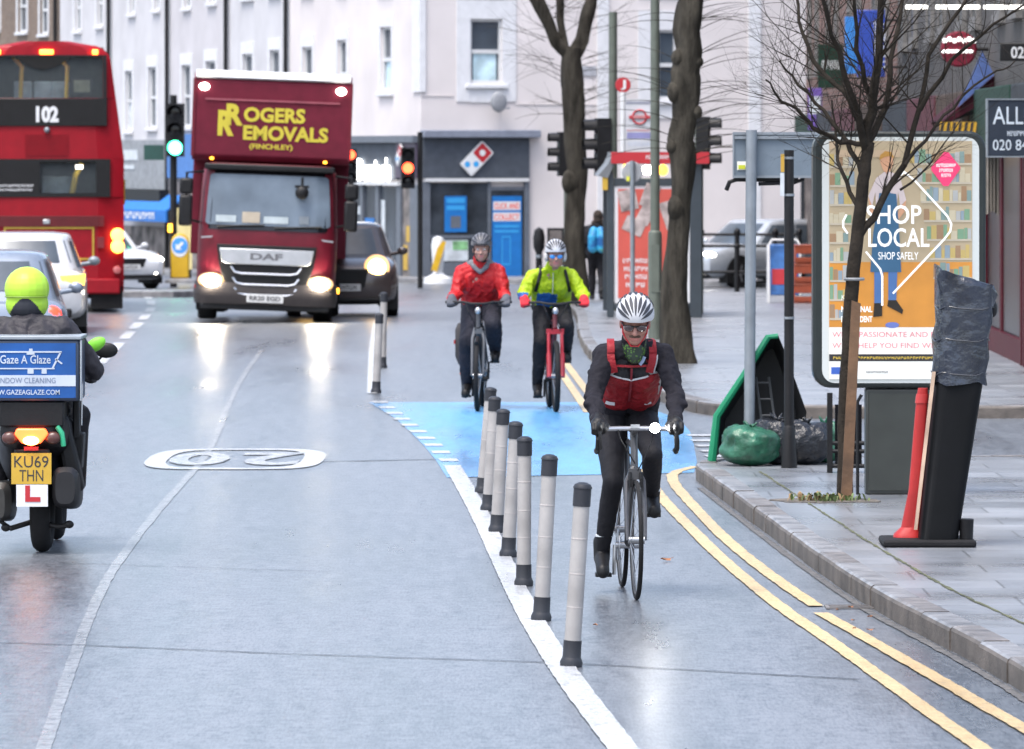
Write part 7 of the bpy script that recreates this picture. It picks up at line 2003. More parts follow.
# ================================================================== PEOPLE
M['skin'] = mat('skin', (.30, .165, .13), .5, var=.12, vscale=20)
M['skin_ruddy'] = mat('ruddy_skin', (.28, .135, .105), .55, var=.15, vscale=20)
M['lip'] = mat('lips', (.40, .15, .13), .45)
M['eye'] = mat('eye_white', (.7, .68, .66), .2, var=0); M['iris'] = mat('iris_dark', (.03, .025, .02), .2, var=0)
M['helmet_white'] = mat('helmet_white', (.45, .46, .485), .45, var=.04, spec=.3)
M['helmet_dark'] = mat('helmet_inside', (.02, .022, .03), .6)
def cloth_mat(name, col, rough=.75, bump=.8, bs=14, var=.18, spec=.3): return mat(name, col, rough, var=var, vscale=7, bump=bump, bscale=bs, spec=spec, dist=.02)

def head_prims(o, hc, rot, fm=0, lm=1, nk=None):
    """head around centre hc (eye level), looking along local -y after rot"""
    T = lambda p: Vector(hc)+rot @ Vector(p)
    r4 = rot.to_4x4()
    o.ell(T((0, .015, .035)), (.075, .095, .088), fm, r4)
    o.ell(T((0, -.025, -.03)), (.063, .066, .088), fm, r4)
    o.ell(T((0, -.052, -.085)), (.036, .034, .030), fm, r4)
    o.cap(T((-.035, -.015, -.075)), .03, T((.035, -.015, -.075)), .03, fm)
    o.cap(T((0, -.090, .005)), .009, T((0, -.110, -.030)), .0145, fm); o.cap(T((-.012, -.098, -.034)), .009, T((.012, -.098, -.034)), .009, fm)
    o.cap(T((-.045, -.072, .024)), .012, T((.045, -.072, .024)), .012, fm)
    for sx in (-1, 1):
        o.ell(T((sx*.040, -.062, -.026)), (.026, .026, .024), fm, r4)
        o.ell(T((sx*.079, .012, -.01)), (.010, .020, .032), fm, r4)
    o.cap(T((-.020, -.086, -.058)), .0075, T((.020, -.086, -.058)), .0075, lm); o.cap(T((-.016, -.085, -.067)), .008, T((.016, -.085, -.067)), .008, lm)
    return T
def eyes(parent, T, rot):
    for sx in (-1, 1):
        mb = MB(); mb.ell(tuple(T((sx*.031, -.078, .004))), (.013, .010, .009), 12, 8, rot.to_4x4()); e = mb.build('eye', M['eye'], parent)
        mb = MB(); mb.ell(tuple(T((sx*.031, -.0865, .003))), (.006, .003, .006), 10, 6, rot.to_4x4()); mb.build('iris', M['iris'], e)
def hand(o, wrist, pdir, fdir, side, m=0, k=1.0, curl=1.0, bar=None):
    """gripping hand: palm from the wrist along pdir, fingers curling about an axis; side = +1/-1 for the thumb"""
    w = Vector(wrist); d = Vector(pdir).normalized(); n = Vector(fdir).normalized()   # n: palm side direction, where fingers curl to
    a = d.cross(n).normalized()
    o.cap(w, .026*k, w+d*.05, .030*k, m)
    for i, (off, L) in enumerate(((-.030, .062), (-.010, .070), (.010, .067), (.029, .055))):
        b = w+d*.075+a*off; o.cap(w+d*.03+a*off*.8, .014*k, b, .0125*k, m)
        p1 = b+(d*.35+n*.75).normalized()*L*.52; p2 = p1+(-d*.55+n*.65).normalized()*L*.42; p3 = p2+(-d*.9-n*.1).normalized()*L*.32
        o.cap(b, .0118*k, p1, .011*k, m); o.cap(p1, .011*k, p2, .0100*k, m); o.cap(p2, .0100*k, p3, .009*k, m)
    tb = w+d*.025+a*side*.030; t1 = tb+(d*.5+a*side*.55+n*.5).normalized()*.036; t2 = t1+(d*.6+n*.6-a*side*.3).normalized()*.03
    o.cap(tb, .015*k, t1, .0125*k, m); o.cap(t1, .0125*k, t2, .010*k, m)
def vents_helmet(name, parent, hc, rot, white=True, ribs=7, col=None, back=False, k=1.0):
    """foam shell with long dark vents that run from the brow over the crown"""
    T = Matrix.Translation(Vector(hc)) @ rot.to_4x4() @ Matrix.Translation((0, .008, .040))
    cm = col or M['helmet_white']; a, b, c_ = .102*k, .138*k, .112*k
    def P(lat, th, off=0.0): return Vector(((a+off)*math.sin(lat)*math.cos(th), (b+off)*math.sin(th), (c_+off)*math.cos(lat)*math.cos(th)))
    mb = MB(); n = 40; rings = []
    for i in range(15):
        v = .02+(PI*.545-.02)*i/14; ring = []
        for j in range(n):
            u = 2*PI*j/n; wv = 1+.012*math.sin(9*u)*(v > .9)
            ring.append((a*math.sin(v)*math.cos(u)*wv, b*math.sin(v)*math.sin(u)*wv, c_*math.cos(v)+(.012*max(0, -math.sin(u))-.010*max(0, math.sin(u)))*(v/1.7)))
        rings.append(ring)
    rings.append([(x*.90, y*.90, z+.004) for x, y, z in rings[-1]])
    mb.loft(rings); v_ = mb.v; mb.v = [tuple(T @ Vector(p)) for p in v_]
    o = mb.build(name, cm, parent, smooth=60)
    vm = MB()
    for i in range(ribs):
        lat = R(-66+132*i/(ribs-1))
        for (t0, t1, wd) in ((-72, -14, 6.2), (-6, 40, 5.4), (47, 72, 4.5)):
            m_ = 9; L_, R_ = [], []
            if i % 2 and t0 == -72: t0 = -64
            for q in range(m_+1):
                f_ = q/m_; th = R(t0+(t1-t0)*f_); hw = R(wd)*math.sin(PI*min(max(f_, .04), .96))**.6*(1.25-.45*f_)
                L_.append(tuple(T @ P(lat-hw, th, .0055))); R_.append(tuple(T @ P(lat+hw, th, .0055)))
            vm.add(L_+R_, [(q, q+1, m_+2+q, m_+1+q) for q in range(m_)])
    vm.build('helmet_vents', M['helmet_dark'], o, smooth=60)
    return o
def glasses(parent, T, rot, lens, frame):
    mb = MB()
    for sx in (-1, 1):
        v = MB(); v.ell(tuple(T((sx*.034, -.097, .0))), (.028, .006, .019), 16, 8, rot.to_4x4()); mb.add(v.v, v.f)
    mb.build('glasses', lens, parent)
    mb = MB(); mb.tube([T((-.078, .0, .008)), T((-.066, -.085, .012)), T((0, -.104, .012)), T((.066, -.085, .012)), T((.078, .0, .008))], .0045, 6); mb.build('glasses_frame', frame, parent)

def rider(label, loc, rz, J, skinm, mats, vox=.008, head_rot=Matrix.Identity(3), hscale=1.0, fat=1.0, extra=None):
    """J: joints by name. Left/right by sign of x. Returns root and the head transform"""
    p = thing('person', label, 'person', loc, rz)
    hc = J['head']; b = ORG()
    # body, one skin
    T = head_prims(b, hc, head_rot)
    b.cap(J['neck'], .055, Vector(hc)+head_rot @ Vector((0, .025, -.06)), .052)
    pel, wst, chs = Vector(J['pelvis']), Vector(J['waist']), Vector(J['chest'])
    for dx in (-.07, .07): b.chain([(pel+Vector((dx, 0, 0)), .10*fat), (wst+Vector((dx*.85, 0, 0)), .095*fat), (chs+Vector((dx*1.1, 0, 0)), .11*fat)])
    for sx in (-1, 1):
        s_ = 'L' if sx > 0 else 'R'
        b.cap(Vector(J['neck'])+Vector((0, .01, -.03)), .045, J['sh'+s_], .042)
        b.chain([(J['sh'+s_], .045), (J['el'+s_], .036), (J['wr'+s_], .022)]); b.cap(J['wr'+s_], .020, Vector(J['wr'+s_]).lerp(Vector(J['ha'+s_]), .6), .016)
        b.chain([(J['hip'+s_], .085*fat), (J['kn'+s_], .052), (J['an'+s_], .026)]); b.cap(J['an'+s_], .026, J['to'+s_], .016)
    b.build('body', [skinm, M['lip']], p, vox, 2)
    eyes(p, T, head_rot)
    return p, T
def jacket(p, J, m, name='jacket', vox=.009, fat=1.0, arm=1.0, collar=True, hem=0.0, fn=None, puff=1.0, it=3, disp=.013):
    o = ORG(); pel, wst, chs = Vector(J['pelvis']), Vector(J['waist']), Vector(J['chest'])
    for dx in (-.075, .075): o.chain([(pel+(wst-pel)*(.35-hem)+Vector((dx, 0, 0)), .110*fat), (wst+Vector((dx*.9, 0, 0)), .110*fat), (chs+Vector((dx*1.1, 0, 0)), .125*fat)])
    for sx in (-1, 1):
        s_ = 'L' if sx > 0 else 'R'; sh, el, wr = Vector(J['sh'+s_]), Vector(J['el'+s_]), Vector(J['wr'+s_])
        o.cap(Vector(J['neck'])+Vector((0, .01, -.005)), .066, sh, .062*puff)
        md = sh.lerp(el, .5)
        o.chain([(sh, .064*arm), (md, .058*arm*puff), (el, .052*arm), (el.lerp(wr, .55), .047*arm*puff), (wr, .037*arm)])
        # folds: shallow rolls of cloth round the sleeve
        rr = random.Random(int(abs(sh.x)*1000)+sx)
        for k in range(4):
            f = .25+.6*k/3; q = sh.lerp(el, f) if k < 2 else el.lerp(wr, (f-.5)*1.1); e = Vector((rr.uniform(-.02, .02), rr.uniform(-.02, .02), rr.uniform(-.01, .01)))
            o.ell(q+e, (.054*arm, .054*arm, .028*arm))
    if collar: o.cap(Vector(J['neck'])+Vector((0, .0, -.01)), .068, Vector(J['neck']).lerp(Vector(J['head']), .36), .064)
    return o.build(name, m, p, vox, it, fn, disp=disp)
def trousers(p, J, m, vox=.009, fat=1.0, ank=1.0, name='trousers', fn=None, disp=.010):
    o = ORG(); pel, wst = Vector(J['pelvis']), Vector(J['waist'])
    for dx in (-.075, .075): o.chain([(pel+Vector((dx, .02, -.02)), .115*fat), (pel.lerp(wst, .5)+Vector((dx*.9, 0, 0)), .105*fat)])
    for s_ in 'LR':
        hp, kn, an = Vector(J['hip'+s_]), Vector(J['kn'+s_]), Vector(J['an'+s_])
        o.chain([(hp, .096*fat), (hp.lerp(kn, .5), .082*fat), (kn, .060*fat*ank)]); o.chain([(kn, .062*fat*ank), (kn.lerp(an, .35), .060*fat*ank), (an+Vector((0, 0, -.005)), .044*ank)])
    return o.build(name, m, p, vox, 3, fn, disp=disp)
def shoe(p, an, to, m, nm='shoe', sole=None, k=1.0, cover=True):
    o = ORG(); an, to = Vector(an), Vector(to); d = to-an; back = an-Vector((d.x, d.y, 0)).normalized()*.045+Vector((0, 0, -.055))
    o.cap(an+Vector((0, 0, .05)), .047*k, an+Vector((0, 0, -.045)), .044*k); o.cap(back, .036*k, to+Vector((0, 0, -.012)), .036*k); o.cap(an+Vector((0, 0, -.03)), .042*k, to, .034*k)
    s = o.build(nm, m, p, .008, 2)
    return s
def glove(p, J, s_, m, pd, fd, k=1.12, vox=.006):
    o = ORG(); hand(o, J['wr'+s_], pd, fd, 1 if s_ == 'R' else -1, 0, k); w = Vector(J['wr'+s_]); o.cap(w-Vector(pd).normalized()*.03, .034*k, w, .032*k)
    return o.build('glove', m, p, vox, 1)

# ------------------------------------------------------------------ front road cyclist
g = G(636.5, 600); rz = R(3.5)
root = Vector((g.x, g.y, 0))+Matrix.Rotation(rz, 3, 'Z') @ Vector((0, .60, 0)); root.z = 0
bike1, pe = road_bike('slim black road bicycle with dazzling white front lamp, nearest the camera', root, rz)
J = dict(head=(.010, -.375, 1.545), neck=(.015, -.235, 1.41), chest=(.012, -.10, 1.275), waist=(.008, .06, 1.15), pelvis=(0, .17, 1.03),
         shL=(.182, -.20, 1.355), shR=(-.150, -.20, 1.355), elL=(.245, -.34, 1.15), elR=(-.222, -.34, 1.15), wrL=(.218, -.60, 1.005), wrR=(-.218, -.60, 1.005), haL=(.216, -.68, .985), haR=(-.216, -.68, .985),
         hipL=(.09, .15, .99), hipR=(-.09, .15, .99), knL=(.115, -.285, .80), knR=(-.10, -.19, .64), anL=(.135, -.01, .555), anR=(-.145, .05, .235), toL=(.14, -.14, .478), toR=(-.15, -.10, .135))
hr = Matrix.Rotation(R(17), 3, 'X') @ Matrix.Rotation(R(-4), 3, 'Z')
p1, T = rider('cyclist in white helmet and red vest over grey jacket, riding nearest the camera', root, rz, J, M['skin_ruddy'], None, .0065, hr)
grey_j = cloth_mat('charcoal_jersey', (.011, .0105, .015), .85, .9, 18, .25, .2); blk_t = cloth_mat('black_tights', (.008, .008, .011), .75, .5, 16); red_v = cloth_mat('red_vest', (.21, .008, .014), .6, .9, 20)
blk_v = cloth_mat('black_vest_panel', (.012, .012, .016), .6, .7, 24); grey_v = cloth_mat('grey_vest_piping', (.38, .39, .41), .5, .2)
jacket(p1, J, grey_j, vox=.0075, arm=1.0, disp=.015)
trousers(p1, J, blk_t, .008, 1.0, .95, 'tights', None, .003)
# ankle bands
for s_ in 'LR':
    kn, an = Vector(J['kn'+s_]), Vector(J['an'+s_]); q = an.lerp(kn, .22 if s_ == 'R' else .12)
    MB().lathe(tuple(q), [(.047, -.008), (.051, -.006), (.051, .006), (.047, .008)], 18).build('ankle_band', M['poster_light'], p1)
    shoe(p1, J['an'+s_], J['to'+s_], M['black'], 'shoe', k=1.08)
    glove(p1, J, s_, M['black'], (0, -1, -.25), (0, -.2, -1), 1.25)
# vest: red below, black panel above, worn over the jersey front and back
def vest_fn(c, i):
    x, y, z = c
    zz = z
    if zz > 1.32: return 1 if abs(x) < .085 or abs(x) > .16 else 0
    if zz > 1.215+.30*abs(x): return 1
    return 0
o = ORG(); pel, wst, chs = Vector(J['pelvis']), Vector(J['waist']), Vector(J['chest'])
for dx in (-.068, .068): o.chain([(wst.lerp(pel, .05)+Vector((dx, -.012, 0)), .112), (wst+Vector((dx*.95, -.015, 0)), .120), (chs+Vector((dx*.95, -.015, -.0)), .130), (Vector((dx*.9, -.16, 1.335)), .10)])
vest = o.build('vest', [red_v, blk_v], p1, .0075, 3, vest_fn, disp=.012)
# straps with pale piping, zip, buckles
def on_front(x, z):
    """a point on the front of the vest"""
    best = None
    for (a, ra), (b2, rb) in (((wst.lerp(pel, .05), .112), (wst, .120)), ((wst, .12), (chs, .13)), ((chs, .13), (Vector((0, -.16, 1.335)), .10))):
        for f in np.linspace(0, 1, 12):
            c = Vector(a).lerp(Vector(b2), f); r_ = ra+(rb-ra)*f
            for dx in np.linspace(-.068, .068, 5):
                q = r_*r_-(x-dx)**2-(z-c.z)**2
                if q > 0:
                    y = c.y-.015-math.sqrt(q)
                    if best is None or y < best: best = y
    return best if best is not None else -.26
def strap(pts, w, nm, m, off=.006, par=vest):
    mb = MB(); rows = []
    P = []
    for (x, z) in pts: P.append(Vector((x, on_front(x, z)-off, z)))
    for i, q in enumerate(P):
        d = (P[min(i+1, len(P)-1)]-P[max(i-1, 0)]).normalized(); sd = Vector((d.z, 0, -d.x)).normalized()*w/2
        rows.append([tuple(q-sd), tuple(q+sd), tuple(q+sd+Vector((0, .012, 0))), tuple(q-sd+Vector((0, .012, 0)))])
    mb.loft(rows); return mb.build(nm, m, par, smooth=50)
for sx in (-1, 1):
    pts = [(sx*.118, 1.395), (sx*.120, 1.37), (sx*.118, 1.34), (sx*.112, 1.31), (sx*.104, 1.285), (sx*.10, 1.26)]
    strap(pts, .042, 'shoulder_strap', red_v, .028)
    strap([(a+sx*.026, b_) for a, b_ in pts], .009, 'strap_piping', grey_v, .033)
    strap([(sx*.085, 1.275), (sx*.11, 1.255), (sx*.15, 1.262)], .012, 'strap_piping', grey_v, .010)
    strap([(sx*.165, 1.13), (sx*.17, 1.17), (sx*.17, 1.22), (sx*.16, 1.26)], .012, 'side_piping', grey_v, .004)
strap([(-.15, 1.262), (-.08, 1.234), (0, 1.216), (.08, 1.234), (.15, 1.262)], .010, 'chest_piping', grey_v, .006)
strap([(-.085, 1.300), (0, 1.296), (.085, 1.300)], .013, 'chest_strap', red_v, .010)
strap([(.0, 1.09), (0, 1.15), (0, 1.21), (0, 1.285)], .012, 'zip', cloth_mat('zip_dark_red', (.17, .02, .03)), .007)
strap([(-.13, 1.085), (-.11, 1.078), (-.08, 1.075)], .018, 'hem_patch', grey_v, .006); strap([(.09, 1.075), (.13, 1.083)], .014, 'hem_patch', grey_v, .006)
for sx in (-1, 1):
    mb = MB(); 
    P = [Vector((sx*.119, -.285, 1.395)), Vector((sx*.118, -.245, 1.437)), Vector((sx*.112, -.16, 1.447)), Vector((sx*.10, -.04, 1.42))]
    mb.loft([[tuple(q+Vector((-.021, 0, .004))), tuple(q+Vector((.021, 0, .004))), tuple(q+Vector((.021, 0, -.02))), tuple(q+Vector((-.021, 0, -.02)))] for q in P]); mb.build('strap_top', red_v, p1, smooth=50)
strap([(.072, 1.352), (.06, 1.325), (.045, 1.305)], .018, 'hose_clip', mat('clip_blue_grey', (.22, .28, .42), .4), .014)
# neck warmer, helmet, glasses, moustache
o = ORG(); nk = Vector(J['neck']); hd = Vector(J['head'])
o.cap(nk+Vector((0, -.01, -.01)), .078, nk.lerp(hd, .42)+Vector((0, .01, 0)), .066); o.cap(nk+Vector((0, -.05, -.05)), .05, nk.lerp(hd, .3), .066)
nw, nt, bs = _nodes('neck_warmer_pattern'); tcn = nt.nodes.new('ShaderNodeTexCoord'); vo = nt.nodes.new('ShaderNodeTexVoronoi'); vo.inputs['Scale'].default_value = 70; rmp = nt.nodes.new('ShaderNodeValToRGB')
rmp.color_ramp.elements[0].color = (.09, .20, .03, 1); rmp.color_ramp.elements[0].position = .28; rmp.color_ramp.elements[1].color = (.015, .03, .02, 1); rmp.color_ramp.elements[1].position = .42
nt.links.new(tcn.outputs['Object'], vo.inputs['Vector']); nt.links.new(vo.outputs['Distance'], rmp.inputs['Fac']); nt.links.new(rmp.outputs['Color'], bs.inputs['Base Color'])
o.build('neck_warmer', nw, p1, .0065, 2)
vents_helmet('helmet', p1, Vector(J['head'])+hr @ Vector((0, -.004, .012)), hr, True, 9, None, False, 1.06)
glasses(p1, T, hr, mat('lens_dark', (.05, .03, .035), .1, spec=.8), M['black'])
mb = MB(); mb.tube([T((-.030, -.086, -.052)), T((0, -.101, -.047)), T((.030, -.086, -.052))], [.006, .009, .006], 8); mb.build('moustache', mat('moustache_brown', (.07, .04, .028), .9), p1)
mb = MB(); mb.tube([T((-.076, -.01, .03)), T((-.066, -.035, -.05)), T((-.02, -.06, -.118)), T((.02, -.06, -.118)), T((.066, -.035, -.05)), T((.076, -.01, .03))], .006, 6); mb.build('chin_strap', M['red_ink'], p1)

# ------------------------------------------------------------------ red jacket cyclist
g = G(477.5, 411.5); rz = R(-2.5); S3 = Matrix.Rotation(rz, 3, 'Z')
root = Vector((g.x, g.y, 0))+S3 @ Vector((0, .62, 0))
bike2, pe2 = flat_bike('dark bicycle with a pannier bag under the red jacketed cyclist', root, rz, ('dark_frame_grey', (.04, .042, .05)), ('dark_fork_grey', (.07, .075, .085)), -.15, .024, False, True, lamp=True)
def upright(dx=0, lean=0.0, kR=0, up='L'):
    J = dict(head=(dx, -.15, 1.555), neck=(0, -.05, 1.405), chest=(0, .03, 1.265), waist=(0, .14, 1.12), pelvis=(0, .20, 1.02),
             shL=(.178, -.01, 1.33), shR=(-.178, -.01, 1.33), elL=(.262, -.10, 1.12), elR=(-.262, -.10, 1.12), wrL=(.265, -.34, 1.075), wrR=(-.265, -.34, 1.075), haL=(.268, -.42, 1.06), haR=(-.268, -.42, 1.06),
             hipL=(.09, .18, .99), hipR=(-.09, .18, .99))
    hi, lo = ('L', 'R') if up == 'L' else ('R', 'L')
    sg = {'L': 1, 'R': -1}
    J['kn'+hi] = (sg[hi]*.13, -.22, .82); J['an'+hi] = (sg[hi]*.14, .05, .575); J['to'+hi] = (sg[hi]*.145, -.08, .505)
    J['kn'+lo] = (sg[lo]*.12, -.14, .66); J['an'+lo] = (sg[lo]*.14, .07, .25); J['to'+lo] = (sg[lo]*.145, -.08, .16)
    return J
J2 = upright(.015)
for k in ('elL', 'elR'): J2[k] = (J2[k][0]*.88, J2[k][1], J2[k][2])
hr2 = Matrix.Rotation(R(3), 3, 'X')
p2, T2 = rider('cyclist in bright red jacket and grey helmet, left of the lime jacketed cyclist', root, rz, J2, M['skin'], None, .009, hr2, fat=1.1)
red_j = cloth_mat('bright_red_jacket', (.38, .010, .013), .55, .9, 10); navy = cloth_mat('navy_trousers', (.014, .015, .024), .8, .8, 12)
jk = jacket(p2, J2, red_j, vox=.010, fat=1.10, arm=1.05, puff=1.06, hem=.15, disp=.024)
mb = MB(); mb.tube([(.005, -.165, 1.40), (.006, -.155, 1.28), (.004, -.06, 1.14)], .006, 6); 
o = ORG(); o.cap((-.075, -.06, 1.415), .036, (.075, -.06, 1.415), .036); o.cap((-.085, -.03, 1.415), .042, (-.135, .0, 1.385), .035); o.cap((.085, -.03, 1.415), .042, (.135, .0, 1.385), .035); o.cap((-.06, -.10, 1.39), .03, (0, -.12, 1.33), .02); o.cap((.06, -.10, 1.39), .03, (0, -.12, 1.33), .02); o.build('collar_grey', cloth_mat('grey_collar', (.14, .145, .16)), p2, .01, 2)
o = ORG(); o.cap((.0, -.06, 1.43), .056, (.01, -.11, 1.475), .058); o.build('scarf', cloth_mat('black_scarf', (.02, .02, .022)), p2, .009, 2)
trousers(p2, J2, navy, .010, 1.12, 1.22)
for s_ in 'LR':
    shoe(p2, J2['an'+s_], J2['to'+s_], M['black'], 'boot', k=1.2); glove(p2, J2, s_, cloth_mat('grey_gloves', (.075, .08, .095)), (0, -1, -.2), (0, -.3, -1), 1.45, .008)
mb = MB(); mb.lathe((J2['anR'][0]*1.0, J2['anR'][1]-.005, J2['anR'][2]+.09), [(.066, -.01), (.07, 0), (.066, .01)], 16); mb.build('ankle_band', mat('band_orange', (.6, .16, .03), .5), p2)
vents_helmet('helmet', p2, Vector(J2['head'])+Vector((0, 0, .012)), hr2, False, 7, mat('helmet_grey', (.10, .10, .11), .45), False, 1.0)
mb = MB(); pk = MB(); pk.ell(tuple(T2((0, -.075, .055))), (.075, .06, .012), 16, 8); mb.add(pk.v, pk.f); mb.build('helmet_peak', M['black'], p2)
mb = MB(); 
for sx in (-1, 1): mb.tube([T2((sx*.078, 0, .03)), T2((sx*.068, -.03, -.06)), T2((sx*.02, -.05, -.12))], .006, 6)
mb.build('chin_strap', M['black'], p2)

# ------------------------------------------------------------------ lime jacket cyclist
g = G(556, 412); rz = R(3.0); S3 = Matrix.Rotation(rz, 3, 'Z')
root = Vector((g.x, g.y, 0))+S3 @ Vector((0, .62, 0))
bike3, pe3 = flat_bike('bicycle with red suspension fork under the lime jacketed cyclist', root, rz, ('red_bike_frame', (.10, .01, .015)), ('red_bike_fork', (.26, .010, .02)), .1, .027, True, False, lamp=True)
J3 = upright(.01)
for k, v in (('head', (.02, -.21, 1.495)), ('neck', (0, -.08, 1.35)), ('chest', (0, .01, 1.225)), ('shL', (.185, -.03, 1.29)), ('shR', (-.185, -.03, 1.29)), ('elL', (.285, -.12, 1.13)), ('elR', (-.285, -.12, 1.13)), ('wrL', (.29, -.34, 1.075)), ('wrR', (-.29, -.34, 1.075)), ('haL', (.295, -.42, 1.06)), ('haR', (-.295, -.42, 1.06))): J3[k] = v
hr3 = Matrix.Rotation(R(4), 3, 'X')
p3, T3 = rider('cyclist in lime green jacket and white helmet with blue mirrored glasses', root, rz, J3, M['skin'], None, .009, hr3)
lime = cloth_mat('lime_jacket', (.28, .40, .006), .55, .9, 10); cobalt = cloth_mat('cobalt_panel', (.015, .085, .27), .6, .6)
def lime_fn(c, i):
    x, y, z = c
    if x < -.255 and z < 1.135: return 1
    if -.145 < x < .05 and z < 1.135+.12*(x+.145)*-.4 and y < .1: return 1
    return 0
jacket(p3, J3, [lime, cobalt], vox=.010, fat=1.03, arm=1.02, puff=1.06, hem=.05, fn=lime_fn, disp=.024)
black_tr = cloth_mat('black_trousers', (.009, .009, .012), .75, .7)
trousers(p3, J3, black_tr, .010, 1.0, 1.12)
rg = cloth_mat('red_gloves', (.52, .02, .03))
for s_ in 'LR':
    shoe(p3, J3['an'+s_], J3['to'+s_], M['black'], 'shoe', k=1.15); glove(p3, J3, s_, rg, (0, -1, -.2), (0, -.3, -1), 1.35, .008)
vents_helmet('helmet', p3, Vector(J3['head'])+Vector((0, 0, .012)), hr3, True, 9, None, False, 1.0)
o = ORG()
for sx in (-1, 1): o.ell(T3((sx*.088, .02, -.005)), (.024, .05, .055))
o.cap(T3((-.07, .07, -.03)), .03, T3((.07, .07, -.03)), .03); o.build('hair', cloth_mat('white_hair', (.45, .44, .43), .9, .8, 30), p3, .008, 2)
glasses(p3, T3, hr3, mat('lens_blue', (.02, .20, .55), .1, spec=.8), mat('frame_blue', (.02, .06, .14), .3))
mb = MB(); mb.tube([(0, -.150, 1.33), (.0, -.128, 1.24), (.0, -.06, 1.12)], .006, 6); mb.build('zip', mat('zip_grey', (.4, .45, .3), .5), p3)
for sx in (-1, 1): MB().tube([(sx*.11, .05, 1.385), (sx*.115, -.06, 1.385), (sx*.125, -.135, 1.32), (sx*.145, -.135, 1.24), (sx*.165, -.06, 1.15)], .016, 8).build('bag_strap', M['black'], p3)

# ------------------------------------------------------------------ pedestrian with blue backpack, walking away
g = G(597, 315); g = Vector(((597-512)*103/F, 103, zg(103)+.0)); k = .90
root = Vector((g.x, 103, zg(103)+KT-.02))
def sc(d): return {a: tuple(Vector(b)*k) for a, b in d.items()}
Jp = sc(dict(head=(-.02, -.02, 1.58), neck=(0, .02, 1.42), chest=(0, .0, 1.27), waist=(0, .0, 1.08), pelvis=(0, 0, .94), shL=(.18, .0, 1.36), shR=(-.18, 0, 1.36), elL=(.22, .05, 1.10), elR=(-.24, -.06, 1.10), wrL=(.20, -.10, .90), wrR=(-.23, .08, .88), haL=(.20, -.12, .84), haR=(-.23, .1, .82),
          hipL=(.08, 0, .90), hipR=(-.08, 0, .90), knL=(.09, -.12, .50), knR=(-.08, .04, .48), anL=(.09, -.16, .10), anR=(-.08, .22, .14), toL=(.10, -.30, .05), toR=(-.08, .12, .06)))
p4, T4 = rider('person in dark coat walking away with a bright blue backpack', root, R(180), Jp, M['skin'], None, .011)
dark = cloth_mat('dark_coat', (.010, .010, .013), .85, .8)
jacket(p4, Jp, dark, 'coat', .011, 1.12, 1.05, True, .4); trousers(p4, Jp, black_tr, .011, 1.0, 1.05)
for s_ in 'LR':
    shoe(p4, Jp['an'+s_], Jp['to'+s_], M['black']); hnd = ORG(); hand(hnd, Jp['wr'+s_], (0, -.1, -1), (0, -1, 0), 1 if s_ == 'R' else -1, 0, 1.0); hnd.build('glove', M['black'], p4, .007, 1)
o = ORG(); o.ell(T4((0, .03, .04)), (.085, .095, .095)); o.ell(T4((0, .05, -.04)), (.075, .07, .07)); o.cap(T4((-.07, .04, -.09)), .05, T4((.07, .04, -.09)), .05); o.build('hair', cloth_mat('dark_hair', (.035, .025, .02), .8, 1, 40), p4, .01, 2)
o = ORG(); ch = Vector(Jp['chest'])
for dx in (-.075, .075): o.chain([(ch+Vector((dx, .19, -.24)), .085), (ch+Vector((dx, .20, -.05)), .085), (ch+Vector((dx*.8, .17, .06)), .07)])
bp, nt, bs = _nodes('backpack_blue'); tcn = nt.nodes.new('ShaderNodeTexCoord'); no = nt.nodes.new('ShaderNodeTexNoise'); no.inputs['Scale'].default_value = 6; rmp = nt.nodes.new('ShaderNodeValToRGB')
e = rmp.color_ramp.elements; e[0].position = .35; e[0].color = (.01, .10, .30, 1); e[1].position = .62; e[1].color = (.03, .36, .60, 1); e.new(.75).color = (.16, .42, .12, 1)
nt.links.new(tcn.outputs['Object'], no.inputs['Vector']); nt.links.new(no.outputs['Fac'], rmp.inputs['Fac']); nt.links.new(rmp.outputs['Color'], bs.inputs['Base Color'])
pk = o.build('backpack', bp, p4, .01, 2)
for sx in (-1, 1): MB().tube([ch+Vector((sx*.12, .16, .08)), ch+Vector((sx*.14, .05, .14)), ch+Vector((sx*.15, -.1, .05))], .018, 6).build('strap', M['black'], pk)

# ------------------------------------------------------------------ scooter rider, from behind (forward is +y: turned by 180 degrees)
yq = 37.3; root = Vector(((24-512)*yq/F, yq+.38, 0))
Js = dict(head=(.02, -.10, 1.60), neck=(0, -.02, 1.43), chest=(0, .0, 1.30), waist=(0, .05, 1.10), pelvis=(0, .06, .96), shL=(.21, -.02, 1.40), shR=(-.21, -.02, 1.40), elL=(.40, -.18, 1.13), elR=(-.40, -.18, 1.13), wrL=(.35, -.42, 1.10), wrR=(-.35, -.42, 1.10), haL=(.34, -.5, 1.09), haR=(-.34, -.5, 1.09),
          hipL=(.11, .02, .93), hipR=(-.11, .02, .93), knL=(.25, -.36, .80), knR=(-.28, -.36, .84), anL=(.22, -.42, .42), anR=(-.24, -.42, .42), toL=(.24, -.58, .37), toR=(-.26, -.58, .37))
p5, T5 = rider('scooter rider in neon yellow helmet and dark jacket, seen from behind', root, R(180), Js, M['skin'], None, .010)
mj = cloth_mat('motor_jacket', (.025, .023, .029), .6, .7, 14)
jacket(p5, Js, mj, vox=.010, fat=1.18, arm=1.22, puff=1.05, hem=.2); trousers(p5, Js, black_tr, .010, 1.12, 1.15)
for s_ in 'LR': shoe(p5, Js['an'+s_], Js['to'+s_], M['black'], 'boot', k=1.2); glove(p5, Js, s_, M['black'], (0, -1, 0), (0, -.1, -1), 1.3, .008)
hc = Vector(Js['head'])+Vector((0, .01, .01))
